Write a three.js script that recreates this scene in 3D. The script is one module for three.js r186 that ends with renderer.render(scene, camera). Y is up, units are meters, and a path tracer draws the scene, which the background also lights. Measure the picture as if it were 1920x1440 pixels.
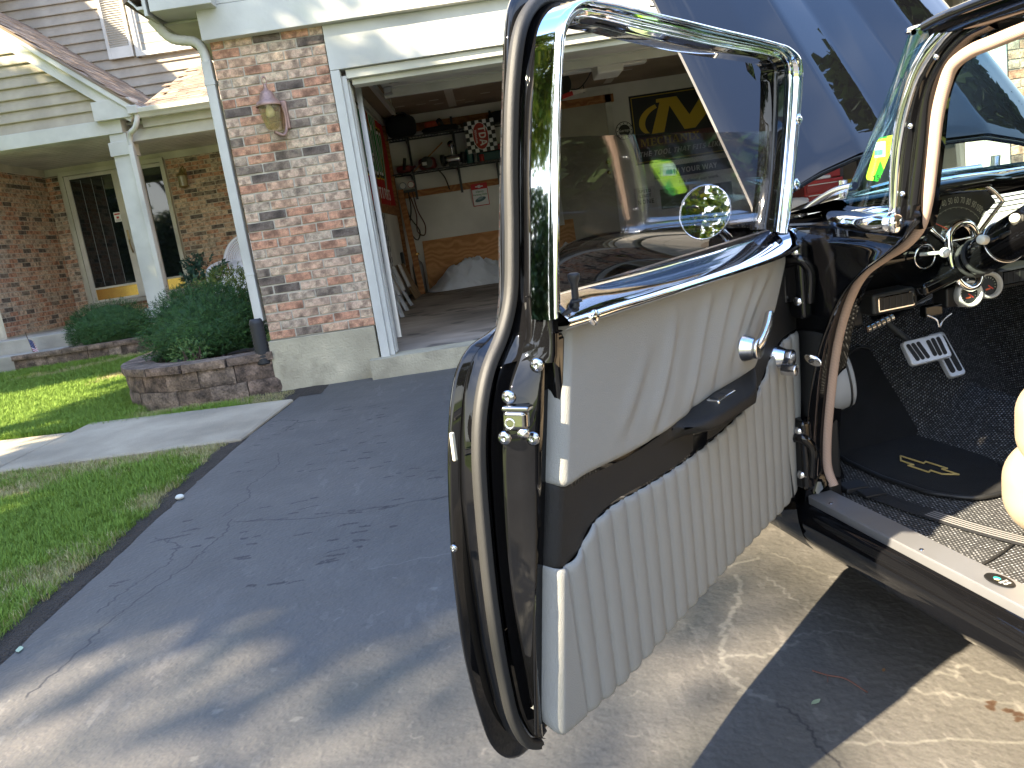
import * as THREE from 'three';
import { mergeGeometries } from 'three/addons/utils/BufferGeometryUtils.js';
import { RoundedBoxGeometry } from 'three/addons/geometries/RoundedBoxGeometry.js';

// ---------- camera, sky, sun, exposure ----------
const scene = new THREE.Scene();
const camera = new THREE.PerspectiveCamera(51.28, 1024 / 768, 0.05, 400);
camera.position.set(0, 1.16, 0);
camera.up.set(0.148658, 0.972439, -0.17962);
camera.lookAt(-0.0029179, 1.16 - 0.1812058, -0.983441);
const renderer = new THREE.WebGLRenderer({ antialias: true });
renderer.setSize(1024, 768);
renderer.toneMapping = THREE.LinearToneMapping;
renderer.toneMappingExposure = 6.7;
renderer.shadowMap.enabled = true;
const SUN = new THREE.Vector3(-0.687, 0.574, 0.446).normalize();
{ // clear sky with thin cloud streaks, brighter near the horizon and round the sun
  const W = 512, H = 256, px = new Float32Array(W * H * 4);
  const h2 = (i, j) => { let s = Math.sin(i * 127.1 + j * 311.7) * 43758.5453; return s - Math.floor(s); };
  const vn = (x, y, wrap) => { const i = Math.floor(x), j = Math.floor(y), fx = x - i, fy = y - j, sx = fx * fx * (3 - 2 * fx), sy = fy * fy * (3 - 2 * fy); const w = (k) => ((k % wrap) + wrap) % wrap;
    return (h2(w(i), j) * (1 - sx) + h2(w(i + 1), j) * sx) * (1 - sy) + (h2(w(i), j + 1) * (1 - sx) + h2(w(i + 1), j + 1) * sx) * sy; };
  const d = new THREE.Vector3();
  for (let y = 0; y < H; y++) for (let x = 0; x < W; x++) {
    const th = (y + 0.5) / H * Math.PI - Math.PI / 2, ph = ((x + 0.5) / W - 0.5) * 2 * Math.PI;
    d.set(Math.cos(th) * Math.cos(ph), Math.sin(th), Math.cos(th) * Math.sin(ph));
    const el = Math.max(0, d.y), c = Math.max(0, d.dot(SUN));
    const k = Math.pow(1 - el, 2.1), g = 0.35 * Math.pow(c, 8) + 0.8 * Math.pow(c, 60);
    let r = 0.062 + 0.40 * k + g * 0.5, gg = 0.138 + 0.33 * k + g * 0.48, b = 0.318 + 0.10 * k + g * 0.42;
    let cl = 0; for (let o = 0, a = 0.5, f = 6; o < 5; o++, a *= 0.55, f *= 2) cl += a * vn(x / W * f, y / H * f * 1.6 + o * 7, f);
    cl = Math.max(0, Math.min(1, (cl - 0.60) * 4)) * 0.35; r += (0.62 - r) * cl; gg += (0.66 - gg) * cl; b += (0.74 - b) * cl;
    if (d.y < 0) { r = 0.16; gg = 0.17; b = 0.13; }
    const i = (y * W + x) * 4, q = 1.30; px[i] = r * q; px[i + 1] = gg * q; px[i + 2] = b * q; px[i + 3] = 1;
  }
  const t = new THREE.DataTexture(px, W, H, THREE.RGBAFormat, THREE.FloatType); t.mapping = THREE.EquirectangularReflectionMapping; t.magFilter = t.minFilter = THREE.LinearFilter; t.needsUpdate = true;
  scene.background = t; scene.environment = t;
}
const sun = new THREE.DirectionalLight(new THREE.Color(1.0, 0.86, 0.64), 4.5);
sun.position.copy(SUN).multiplyScalar(40).add(new THREE.Vector3(0, 0, -5)); sun.target.position.set(0, 0, -5);
sun.castShadow = true; sun.shadow.mapSize.set(4096, 4096); sun.shadow.radius = 1.3;
Object.assign(sun.shadow.camera, { left: -20, right: 20, top: 20, bottom: -20, near: 1, far: 90 });
scene.add(sun, sun.target);

// ---------- helpers ----------
let seed = 7; const rnd = () => { seed = (seed + 0x6d2b79f5) | 0; let t = Math.imul(seed ^ (seed >>> 15), 1 | seed); t = (t + Math.imul(t ^ (t >>> 7), 61 | t)) ^ t; return ((t ^ (t >>> 14)) >>> 0) / 4294967296; };
const rr = (a, b) => a + (b - a) * rnd();
const clamp = (x, a, b) => Math.max(a, Math.min(b, x)), lerp = (a, b, t) => a + (b - a) * t;
const sstep = (a, b, x) => { const t = clamp((x - a) / (b - a), 0, 1); return t * t * (3 - 2 * t); };
const hsh = (i, j, k) => { let n = (i * 374761393 + j * 668265263 + k * 2147483647) | 0; n = Math.imul(n ^ (n >>> 13), 1274126177); return ((n ^ (n >>> 16)) >>> 0) / 4294967296; };
const vnoise = (x, y, z = 0) => { const i = Math.floor(x), j = Math.floor(y), k = Math.floor(z), u = sstep(0, 1, x - i), v = sstep(0, 1, y - j), w = sstep(0, 1, z - k);
  const L = (kk) => lerp(lerp(hsh(i, j, kk), hsh(i + 1, j, kk), u), lerp(hsh(i, j + 1, kk), hsh(i + 1, j + 1, kk), u), v); return lerp(L(k), w > 0 ? L(k + 1) : 0, w > 0 ? w : 0); };
const fbm = (x, y, z = 0, o = 4) => { let s = 0, a = 0.5; for (let q = 0; q < o; q++) { s += a * vnoise(x, y, z); x *= 2.03; y *= 2.03; z *= 2.03; a *= 0.5; } return s / (1 - Math.pow(0.5, o)); };
const names = new Map();
const numbered = (n) => { const k = names.get(n) || 0; names.set(n, k + 1); return k ? n + '_' + String(k).padStart(3, '0') : n; };
function mesh(name, geo, mat, parent) { const m = new THREE.Mesh(Array.isArray(geo) ? join(geo) : geo, mat); m.name = parent ? name : numbered(name); m.castShadow = m.receiveShadow = true; (parent || scene).add(m); return m; }
function group(name, parent) { const g = new THREE.Group(); g.name = parent ? name : numbered(name); (parent || scene).add(g); return g; }
function tag(o, label, category, grp) { o.userData.label = label; o.userData.category = category; if (grp) o.userData.group = grp; return o; }
const structure = (o) => { o.userData.kind = 'structure'; return o; };
const stuff = (o) => { o.userData.kind = 'stuff'; return o; };
function join(list) { const l = list.map((g) => { let q = g.index ? g.toNonIndexed() : g; for (const k of Object.keys(q.attributes)) if (!['position', 'normal', 'uv', 'color'].includes(k)) q.deleteAttribute(k); return q; });
  const col = l.some((g) => g.attributes.color); if (col) for (const g of l) if (!g.attributes.color) tint(g, 1, 1, 1); return l.length > 1 ? mergeGeometries(l) : l[0]; }
function tint(g, r, gg, b) { const n = g.attributes.position.count, a = new Float32Array(n * 3); for (let i = 0; i < n; i++) { a[i * 3] = r; a[i * 3 + 1] = gg; a[i * 3 + 2] = b; } g.setAttribute('color', new THREE.BufferAttribute(a, 3)); return g; }
// box from bounds, uv in metres; rd > 0 rounds the edges
function bx(x0, x1, y0, y1, z0, z1, rd = 0, seg = 1) {
  const w = x1 - x0, h = y1 - y0, d = z1 - z0;
  const g = rd ? new RoundedBoxGeometry(w, h, d, seg, Math.min(rd, w * 0.49, h * 0.49, d * 0.49)) : new THREE.BoxGeometry(w, h, d);
  g.translate((x0 + x1) / 2, (y0 + y1) / 2, (z0 + z1) / 2); return boxuv(g);
}
function boxuv(g) { const p = g.attributes.position, n = g.attributes.normal, u = new Float32Array(p.count * 2);
  for (let i = 0; i < p.count; i++) { const ax = Math.abs(n.getX(i)), ay = Math.abs(n.getY(i)), az = Math.abs(n.getZ(i));
    if (ax > ay && ax > az) { u[i * 2] = p.getZ(i); u[i * 2 + 1] = p.getY(i); } else if (ay > az) { u[i * 2] = p.getX(i); u[i * 2 + 1] = p.getZ(i); } else { u[i * 2] = p.getX(i); u[i * 2 + 1] = p.getY(i); } }
  g.setAttribute('uv', new THREE.BufferAttribute(u, 2)); return g; }
const v3 = (a) => new THREE.Vector3(a[0], a[1], a[2]);
function tube(pts, r, seg = 40, rad = 10, closed = false, tension = 0.5) { const c = new THREE.CatmullRomCurve3(pts.map(v3), closed, 'centripetal', tension); return new THREE.TubeGeometry(c, seg, r, rad, closed); }
function bar(a, b, r, rad = 8, r2) { const A = v3(a), B = v3(b), L = A.distanceTo(B); const g = new THREE.CylinderGeometry(r2 ?? r, r, L, rad); g.translate(0, L / 2, 0); g.applyQuaternion(new THREE.Quaternion().setFromUnitVectors(new THREE.Vector3(0, 1, 0), B.sub(A).normalize())); g.translate(...a); return g; }
// a flat bar of rectangular section from a to b, 'side' is the width direction
function plank(a, b, w, t, side = [1, 0, 0]) { const A = v3(a), B = v3(b), L = A.distanceTo(B), y = B.clone().sub(A).normalize(), x = v3(side); x.addScaledVector(y, -x.dot(y)).normalize(); const z = x.clone().cross(y);
  const g = boxuv(new THREE.BoxGeometry(w, L, t)); g.applyMatrix4(new THREE.Matrix4().makeBasis(x, y, z).setPosition(A.add(B).multiplyScalar(0.5))); return g; }
function resample(pts, n) { const L = [0]; for (let i = 1; i < pts.length; i++) L.push(L[i - 1] + Math.hypot(...pts[i].map((c, k) => c - pts[i - 1][k]))); const T = L[L.length - 1], o = [];
  for (let i = 0; i < n; i++) { const s = T * i / (n - 1); let j = 1; while (j < L.length - 1 && L[j] < s) j++; const f = clamp((s - L[j - 1]) / (L[j] - L[j - 1] || 1), 0, 1); o.push(pts[j].map((c, k) => lerp(pts[j - 1][k], c, f))); } return o; }
function smooth(pts, n) { if (pts.length < 3) return resample(pts, n); const c = new THREE.CatmullRomCurve3(pts.map((p) => new THREE.Vector3(p[0], p[1], p[2] || 0)), false, 'centripetal'); return c.getSpacedPoints(n - 1).map((p) => [p.x, p.y, p.z]); }
// grid of points rows[i][j] -> surface, uv in metres along both ways, smooth normals
function grid(rows, closeU = false, flip = false) { const n = rows.length, m = rows[0].length, P = [], U = [], I = [];
  const su = [0]; for (let i = 1; i < n; i++) su.push(su[i - 1] + v3(rows[i][m >> 1]).distanceTo(v3(rows[i - 1][m >> 1])));
  for (let i = 0; i < n; i++) { let t = 0; for (let j = 0; j < m; j++) { P.push(...rows[i][j].slice(0, 3)); if (j) t += v3(rows[i][j]).distanceTo(v3(rows[i][j - 1])); U.push(su[i], t); } }
  for (let i = 0; i < n - 1; i++) for (let j = 0; j < m - 1; j++) { const a = i * m + j, b = a + 1, c = a + m, d = c + 1; flip ? I.push(a, b, c, b, d, c) : I.push(a, c, b, b, c, d); }
  const g = new THREE.BufferGeometry(); g.setAttribute('position', new THREE.Float32BufferAttribute(P, 3)); g.setAttribute('uv', new THREE.Float32BufferAttribute(U, 2)); g.setIndex(I); g.computeVertexNormals(); return g; }
const lathe = (prof, seg = 32) => new THREE.LatheGeometry(prof.map((p) => new THREE.Vector2(p[0], p[1])), seg);
// points a lathe's +y axis along dir at position pos
function aim(g, pos, dir) { g.applyQuaternion(new THREE.Quaternion().setFromUnitVectors(new THREE.Vector3(0, 1, 0), v3(dir).normalize())); g.translate(...pos); return g; }
function extr(pts, depth, bevel = 0, holes = []) { const s = new THREE.Shape(pts.map((p) => new THREE.Vector2(p[0], p[1]))); for (const h of holes) s.holes.push(new THREE.Path(h.map((p) => new THREE.Vector2(p[0], p[1]))));
  return new THREE.ExtrudeGeometry(s, { depth, bevelEnabled: bevel > 0, bevelThickness: bevel, bevelSize: bevel, bevelSegments: 2, curveSegments: 12 }); }

// ---------- textures and materials ----------
function tex(w, h, fn, srgb = true, rep) { const d = new Uint8Array(w * h * 4); for (let y = 0; y < h; y++) for (let x = 0; x < w; x++) { const c = fn(x / w, y / h, x, y), i = (y * w + x) * 4; d[i] = clamp(c[0], 0, 1) * 255; d[i + 1] = clamp(c[1], 0, 1) * 255; d[i + 2] = clamp(c[2], 0, 1) * 255; d[i + 3] = 255; }
  const t = new THREE.DataTexture(d, w, h); t.wrapS = t.wrapT = THREE.RepeatWrapping; t.magFilter = THREE.LinearFilter; t.minFilter = THREE.LinearMipmapLinearFilter; t.generateMipmaps = true; if (srgb) t.colorSpace = THREE.SRGBColorSpace; if (rep) t.repeat.set(rep[0], rep[1]); t.needsUpdate = true; return t; }
function canvas(w, h, draw) { const c = document.createElement('canvas'); c.width = w; c.height = h; draw(c.getContext('2d'), w, h); const t = new THREE.CanvasTexture(c); t.colorSpace = THREE.SRGBColorSpace; t.anisotropy = 8; return t; }
// tileable fbm
const tnoise = (x, y, f, o = 4, z = 0) => { let s = 0, a = 0.5; for (let q = 0; q < o; q++) { const X = x * f, Y = y * f, i = Math.floor(X), j = Math.floor(Y), u = sstep(0, 1, X - i), v = sstep(0, 1, Y - j), w = (k) => ((k % f) + f) % f;
  s += a * lerp(lerp(hsh(w(i), w(j), z + q), hsh(w(i + 1), w(j), z + q), u), lerp(hsh(w(i), w(j + 1), z + q), hsh(w(i + 1), w(j + 1), z + q), u), v); f *= 2; a *= 0.5; } return s / (1 - Math.pow(0.5, o)); };
const rep = (t, x, y = x) => { const c = t.clone(); c.repeat.set(x, y); c.needsUpdate = true; return c; };
const grain = tex(256, 256, (x, y) => { const n = tnoise(x, y, 32, 3); return [n, n, n]; }, false);
const mottle = tex(256, 256, (x, y) => { const n = 0.86 + 0.28 * (tnoise(x, y, 4, 6, 3) - 0.5); return [n, n, n]; });
const leatherB = tex(256, 256, (x, y) => { const a = tnoise(x, y, 40, 2, 1), n = Math.abs(a - 0.5) * 2; return [n, n, n]; }, false);
const std = (r, g, b, rough = 0.8, o = {}) => new THREE.MeshStandardMaterial({ color: new THREE.Color(r, g, b), roughness: rough, ...o });
const phys = (r, g, b, rough = 0.5, o = {}) => new THREE.MeshPhysicalMaterial({ color: new THREE.Color(r, g, b), roughness: rough, ...o });
const M = {
  white: std(0.70, 0.68, 0.61, 0.55, { map: rep(mottle, 0.7), bumpMap: rep(grain, 2), bumpScale: 0.0006 }),
  cream: std(0.70, 0.67, 0.55, 0.5, { map: rep(mottle, 0.8) }),
  sash: std(0.74, 0.70, 0.62, 0.5, { map: rep(mottle, 0.8) }),
  mortar: std(0.66, 0.59, 0.47, 0.95, { map: rep(mottle, 3), bumpMap: rep(grain, 6), bumpScale: 0.003 }),
  found: std(0.58, 0.52, 0.39, 0.95, { map: tex(512, 512, (x, y) => { const n = 0.78 + 0.5 * (tnoise(x, y, 3, 7) - 0.5), s = 1 - 0.08 * sstep(0.55, 0.75, tnoise(x, y, 9, 5, 5)); return [n * s, n * s * 0.99, n * s * 0.96]; }, true, [0.9, 0.9]), bumpMap: rep(grain, 3), bumpScale: 0.004 }),
  siding: std(0.42, 0.355, 0.27, 0.6, { map: rep(mottle, 1.2, 1.2), bumpMap: rep(grain, 1, 8), bumpScale: 0.0006 }),
  sidingTan: std(0.48, 0.41, 0.30, 0.6, { map: rep(mottle, 1.2, 1.2), bumpMap: rep(grain, 1, 8), bumpScale: 0.0006 }),
  drywall: std(0.84, 0.81, 0.74, 0.9, { map: rep(mottle, 0.4) }),
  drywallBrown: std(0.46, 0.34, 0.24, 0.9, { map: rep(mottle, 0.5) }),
  steel: std(0.55, 0.55, 0.55, 0.35, { metalness: 0.9 }),
  darkSteel: std(0.05, 0.05, 0.05, 0.5, { metalness: 0.4 }),
  blackPlastic: std(0.012, 0.012, 0.012, 0.5),
  rubber: std(0.02, 0.02, 0.021, 0.62, { bumpMap: rep(grain, 20), bumpScale: 0.0004 }),
  redPaint: phys(0.33, 0.012, 0.012, 0.35),
  glassDark: phys(0.008, 0.011, 0.012, 0.03, { clearcoat: 1, clearcoatRoughness: 0.02 }),
  brass: std(0.80, 0.52, 0.16, 0.22, { metalness: 1 }),
  chrome: std(0.86, 0.86, 0.87, 0.035, { metalness: 1 }),
  satin: std(0.72, 0.72, 0.74, 0.22, { metalness: 1 }),
};
function woodTex(base, dark, s = 0) { return tex(512, 512, (x, y) => { const w = tnoise(x, y, 4, 3, s) * 0.9; const r = Math.sin((y * 26 + w * 9 + tnoise(x, y, 2, 2, s + 4) * 6) * 2.2) * 0.5 + 0.5, f = tnoise(x * 0.125, y, 128, 2, s + 9), k = clamp(r * 0.6 + f * 0.4, 0, 1); return [lerp(base[0], dark[0], k), lerp(base[1], dark[1], k), lerp(base[2], dark[2], k)]; }); }
M.plywood = std(1, 1, 1, 0.75, { map: rep(woodTex([0.78, 0.58, 0.38], [0.62, 0.42, 0.24]), 0.9, 0.9) });
M.lumber = std(1, 1, 1, 0.8, { map: rep(woodTex([0.70, 0.50, 0.32], [0.52, 0.33, 0.18], 3), 1.3, 1.3) });

// ---------- ground ----------
const SL = 0.0418, gy = (z) => (z < -10.2 ? 0.4264 : z > 9 ? -0.376 : -SL * z);
function sheet(x0, x1, z0, z1, nx, nz, dy, fn) { const rows = []; for (let i = 0; i <= nx; i++) { const r = []; for (let j = 0; j <= nz; j++) { const x = lerp(x0, x1, i / nx), z = lerp(z0, z1, j / nz); const p = fn ? fn(x, z, i / nx, j / nz) : [x, z]; r.push([p[0], gy(p[1]) + dy + (p[2] || 0), p[1]]); } rows.push(r); } const g = grid(rows, false, true); const p = g.attributes.position, u = g.attributes.uv; for (let i = 0; i < p.count; i++) u.setXY(i, p.getX(i), p.getZ(i)); return g; }
const soilTex = tex(512, 512, (x, y) => { const n = tnoise(x, y, 6, 6, 2), k = tnoise(x, y, 48, 3, 8); return [0.36 + 0.40 * n * k, 0.44 + 0.42 * n * k, 0.18 + 0.18 * n * k]; });
const lawnMat = std(0.62, 0.62, 0.62, 1, { map: rep(soilTex, 0.8) });
structure(mesh('lawn', sheet(-120, 120, -60, 150, 60, 400, -0.03), lawnMat)).userData.label = 'green front lawn';
// driveway: left edge follows the lawn, dark sealcoat with cracks
const drvL = [[-1.45, -6.9], [-1.49, -6.5], [-1.57, -5.7], [-1.66, -4.62], [-1.69, -3.7], [-1.71, -2.31], [-1.78, -1], [-1.9, 0.5], [-2.2, 9]];
const drvX = (z) => { for (let i = 1; i < drvL.length; i++) if (z <= drvL[i][1]) return lerp(drvL[i - 1][0], drvL[i][0], clamp((z - drvL[i - 1][1]) / (drvL[i][1] - drvL[i - 1][1]), 0, 1)); return drvL[drvL.length - 1][0]; };
const drvEdge = (z) => drvX(z) + 0.03 * (fbm(z * 5, 3.3) - 0.5) + 0.02 * (vnoise(z * 23, 9) - 0.5);
const DW = { x0: -2.0, x1: 3.2, z0: -6.9, z1: 0.6 };
const asphaltMap = canvas(1536, 2048, (c, w, h) => {
  const X = (x) => (x - DW.x0) / (DW.x1 - DW.x0) * w, Z = (z) => (z - DW.z0) / (DW.z1 - DW.z0) * h;
  const im = c.createImageData(w, h), d = im.data;
  for (let y = 0; y < h; y++) for (let x = 0; x < w; x++) { const wx = lerp(DW.x0, DW.x1, x / w), wz = lerp(DW.z0, DW.z1, y / h);
    const worn = sstep(0.35, 0.75, fbm(wx * 1.1 + 4, wz * 1.1 + 2, 0.5, 4) + 0.16 * sstep(-3.6, -1.6, wz)); const g = hsh(x, y, 5), m = fbm(wx * 9, wz * 9, 2.2, 3);
    let v = 0.288 + 0.035 * worn + 0.035 * (g - 0.5) + 0.05 * (m - 0.5); const st = fbm(wx * 26, wz * 9, 7.7, 3); if (st > 0.66) v += 0.05 * worn;
    const i = (y * w + x) * 4; d[i] = v * 255 * (1.01 + 0.02 * worn); d[i + 1] = v * 255 * 0.99; d[i + 2] = v * 255 * (0.95 - 0.015 * worn); d[i + 3] = 255; }
  c.putImageData(im, 0, 0);
  const crack = (pts, lw, col, jit = 0.02) => { c.strokeStyle = col; c.lineJoin = 'round'; const q = resample(pts, pts.length * 9); c.beginPath(); q.forEach((p, i) => { const jx = (rnd() - 0.5) * jit, jz = (rnd() - 0.5) * jit; c.lineWidth = lw; i ? c.lineTo(X(p[0] + jx), Z(p[1] + jz)) : c.moveTo(X(p[0]), Z(p[1])); }); c.stroke(); };
  const dk = 'rgba(26,26,30,0.8)';
  crack([[-1.35, -4.3], [-1.28, -4.1], [-1.3, -3.95], [-1.36, -3.78], [-1.3, -3.6], [-1.36, -3.4]], 1.4, dk);
  crack([[-1.3, -3.34], [-1.28, -3.18], [-1.33, -2.89], [-1.4, -2.7], [-1.45, -2.53], [-1.46, -2.34], [-1.5, -2.1]], 1.7, dk);
  crack([[-1.6, -3.25], [-1.45, -3.12], [-1.42, -2.95], [-1.5, -2.75], [-1.53, -2.6]], 1.5, dk); crack([[-1.28, -3.3], [-0.9, -3.2], [-0.4, -3.22]], 1.4, 'rgba(24,24,28,0.8)');
  crack([[-1.55, -5.1], [-1.4, -5.02], [-1.42, -4.8]], 2, dk);
  for (let k = 0; k < 240; k++) { const x = rr(-1.6, -0.2), z = rr(-5.2, -2.4), a = rr(-0.5, 0.5), L = rr(0.02, 0.09); if (fbm(x * 2.2, z * 2.2, 4) < 0.5) continue; crack([[x, z], [x + L * 0.6 * Math.cos(a), z + L * 0.3 * Math.sin(a)], [x + L * Math.cos(a + 0.5), z + L * 0.5 * Math.sin(a)]], rr(0.8, 2.6), 'rgba(22,22,27,0.75)', 0.012); }
  const lt = 'rgba(150,146,138,0.30)';
  crack([[0.56, -2.2], [0.53, -2.05], [0.44, -1.92], [0.4, -1.78], [0.41, -1.66], [0.47, -1.6]], 3.2, lt, 0.025); crack([[0.4, -1.8], [0.5, -1.78], [0.6, -1.82]], 2.4, lt);
  crack([[0.47, -1.6], [0.5, -1.5], [0.52, -1.35]], 1.2, 'rgba(20,20,24,0.6)'); crack([[0.64, -2.16], [0.68, -1.95], [0.79, -1.85], [0.89, -1.8]], 1.6, 'rgba(120,118,114,0.5)'); crack([[0.6, -1.85], [0.72, -1.84], [0.85, -1.7]], 1.6, 'rgba(120,118,114,0.5)');
  crack([[0.81, -1.66], [0.86, -1.6], [0.9, -1.64], [0.98, -1.53], [1.1, -1.45]], 2.4, lt); crack([[0.75, -1.58], [0.9, -1.5], [1.0, -1.4]], 2, lt); crack([[0.55, -1.45], [0.8, -1.4], [1.2, -1.3]], 2, lt); crack([[0.7, -2.3], [0.8, -2.1], [0.95, -2.02]], 1.4, lt);
  crack([[0.55, -2.32], [0.5, -2.24], [0.66, -2.28]], 2.5, lt); crack([[-0.6, -2.62], [-0.2, -2.66], [0.1, -2.7]], 1.3, lt);
  for (let k = 0; k < 900; k++) { const x = rr(-1.7, 2), z = rr(-2.9, 0.2), a = rr(0, 6.3), L = rr(0.008, 0.035); c.strokeStyle = `rgba(${rnd() < 0.7 ? '150,144,134' : '60,58,56'},${rr(0.1, 0.3)})`; c.lineWidth = rr(0.6, 1.8); c.beginPath(); c.moveTo(X(x), Z(z)); c.quadraticCurveTo(X(x + L * Math.cos(a)), Z(z + L * 0.5), X(x + L * Math.cos(a + 1)), Z(z + L * Math.sin(a + 1))); c.stroke(); }
  for (let k = 0; k < 40; k++) { const x = rr(-1.4, 1.6), z = rr(-2.4, -0.6); c.fillStyle = `rgba(${rnd() < 0.5 ? '140,136,126' : '50,50,52'},0.3)`; c.beginPath(); for (let q = 0; q < 9; q++) { const a = q / 9 * 6.283, r = rr(0.006, 0.02); c.lineTo(X(x + r * Math.cos(a)), Z(z + r * 0.7 * Math.sin(a))); } c.fill(); }
  c.fillStyle = 'rgba(58,38,24,0.8)'; for (const [x, z] of [[0.885, -1.5], [0.9, -1.47], [0.905, -1.44], [0.875, -1.485], [0.915, -1.455]]) { c.beginPath(); for (let q = 0; q < 9; q++) { const a = q / 9 * 6.283, r = rr(0.006, 0.016); c.lineTo(X(x + r * Math.cos(a)), Z(z + r * 0.8 * Math.sin(a))); } c.fill(); }
});
asphaltMap.flipY = false;
{ const bump = tex(512, 512, (x, y) => { const n = 0.5 * tnoise(x, y, 64, 2, 1) + 0.5 * tnoise(x, y, 16, 3, 4); return [n, n, n]; }, false);
  const near = sheet(0, 1, 0, 1, 40, 110, 0.0, (a, b) => { const z = lerp(DW.z0, DW.z1, b), e = drvEdge(z); return [lerp(e, DW.x1, a), z, 0.004 * (fbm(lerp(e, DW.x1, a) * 2, z * 2, 1) - 0.5)]; });
  const p = near.attributes.position, u = near.attributes.uv; for (let i = 0; i < p.count; i++) u.setXY(i, (p.getX(i) - DW.x0) / (DW.x1 - DW.x0), (p.getZ(i) - DW.z0) / (DW.z1 - DW.z0));
  const m = std(1, 1, 1, 0.62, { map: asphaltMap, bumpMap: rep(bump, 6.5, 9.4), bumpScale: 0.0035 });
  const d = structure(mesh('driveway', near, m)); d.userData.label = 'sealed asphalt driveway with cracks';
  const far = std(0.075, 0.074, 0.074, 0.75, { map: rep(mottle, 0.7), bumpMap: rep(bump, 1.2), bumpScale: 0.003 });
  mesh('asphalt', [sheet(0, 1, 0, 1, 10, 40, -0.001, (a, b) => { const z = lerp(0.6, 9, b); return [lerp(drvX(z), 5.2, a), z]; }), sheet(3.2, 5.2, -6.9, 0.6, 4, 10, -0.001)], far, d);
  structure(mesh('street', sheet(-120, 120, 10.5, 17.5, 8, 8, 0.0), far)).userData.label = 'asphalt street behind the driveway';
  const kerb = std(0.42, 0.41, 0.38, 0.9, { map: rep(mottle, 1) });
  structure(mesh('kerb', [bx(-120, -2.4, -0.376, -0.24, 10.2, 10.5), bx(5.4, 120, -0.376, -0.24, 10.2, 10.5), bx(-120, 120, -0.376, -0.24, 17.5, 17.8)], kerb)).userData.label = 'concrete kerb';
}
// concrete walk: two slabs with a gap between them
{ const con = std(0.58, 0.49, 0.36, 0.92, { map: rep(tex(512, 512, (x, y) => { const n = 0.8 + 0.35 * (tnoise(x, y, 4, 7, 6) - 0.5) + 0.08 * (hsh(x * 512 | 0, y * 512 | 0, 3) - 0.5); return [n, n * 0.99, n * 0.97]; }), 0.8), bumpMap: rep(grain, 5), bumpScale: 0.003 });
  const w = structure(group('walkway')); w.userData.label = 'concrete walk of wide slabs';
  const slab = (x0t, x1t, x0b, x1b) => { const r = []; for (const [y, e] of [[-0.09, 0], [0.012, 0], [0.022, 0.012]]) r.push([[x0b + e, -4.78 - e], [x1b - e, -4.68 - e], [x1t - e, -5.62 + e], [x0t + e, -5.85 + e]].map(([x, z]) => [x, gy(z) + y, z]));
    const rows = r.map((q) => [...q, q[0]]); rows.push(rows[2].map(() => { const q = rows[2]; return [(q[0][0] + q[2][0]) / 2, (q[0][1] + q[2][1]) / 2, (q[0][2] + q[2][2]) / 2]; })); const g = grid(rows, false, false).toNonIndexed(); g.computeVertexNormals(); const p = g.attributes.position, u = g.attributes.uv; for (let i = 0; i < p.count; i++) u.setXY(i, p.getX(i), p.getZ(i)); return g; };
  mesh('slab', slab(-3.15, -1.575, -3.235, -1.665), con, w); mesh('slab', slab(-4.75, -3.17, -4.85, -3.255), con, w); mesh('slab', slab(-6.35, -4.77, -6.45, -4.87), con, w);
}
// bare soil where the lawn meets the driveway and the foundation
{ const so = std(0.06, 0.045, 0.032, 1, { map: rep(mottle, 3), bumpMap: rep(grain, 4), bumpScale: 0.02 });
  const g = sheet(0, 1, 0, 1, 6, 120, 0.0, (a, b) => { const z = lerp(-6.2, 1, b); return [lerp(drvX(z) + 0.03, drvX(z) - 0.10 - 0.10 * fbm(z * 3, 1.7), a), z, a > 0.9 || a < 0.1 ? -0.03 : -0.004 + 0.012 * fbm(z * 9, a * 4)]; });
  const g2 = sheet(0, 1, 0, 1, 8, 8, 0.0, (a, b) => [lerp(-2.3, -1.4, a), lerp(-6.12, -5.75, b) , -0.004 + 0.015 * fbm(a * 9, b * 5)]);
  structure(mesh('soil', [g, g2], so)).userData.label = 'bare dark soil along the driveway edge';
}

// ---------- house ----------
const house = tag(group('house'), 'brick and tan siding house with an open double garage', 'house');
const brickTex = tex(512, 512, (x, y) => { const a = tnoise(x, y, 8, 5, 1), b = tnoise(x, y, 28, 3, 6), c = tnoise(x, y, 60, 2, 9); const lime = sstep(0.54, 0.62, b) * sstep(0.38, 0.52, a); const v = 0.80 + 0.62 * (a - 0.5) + 0.22 * (c - 0.5); return [lerp(v, 1.0, lime * 0.5), lerp(v, 1.05, lime * 0.55), lerp(v, 1.02, lime * 0.6)]; });
const brickBump = rep(grain, 7);
const brickCols = [[0.66, 0.35, 0.22], [0.72, 0.45, 0.30], [0.65, 0.43, 0.30], [0.78, 0.56, 0.39], [0.60, 0.45, 0.33], [0.20, 0.15, 0.12], [0.30, 0.225, 0.17], [0.71, 0.49, 0.35], [0.63, 0.32, 0.20]];
const brickMats = brickCols.map(([r, g, b], i) => std(r, g, b, 0.92, { map: (() => { const t = rep(brickTex, 3.1, 3.1); t.offset.set(i * 0.13, i * 0.29); return t; })(), bumpMap: brickBump, bumpScale: 0.004 }));
const pickBrick = () => { const r = rnd(); return r < 0.17 ? (r < 0.10 ? 5 : 6) : [0, 1, 2, 3, 4, 7, 8][Math.floor(rnd() * 7)]; };
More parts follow.
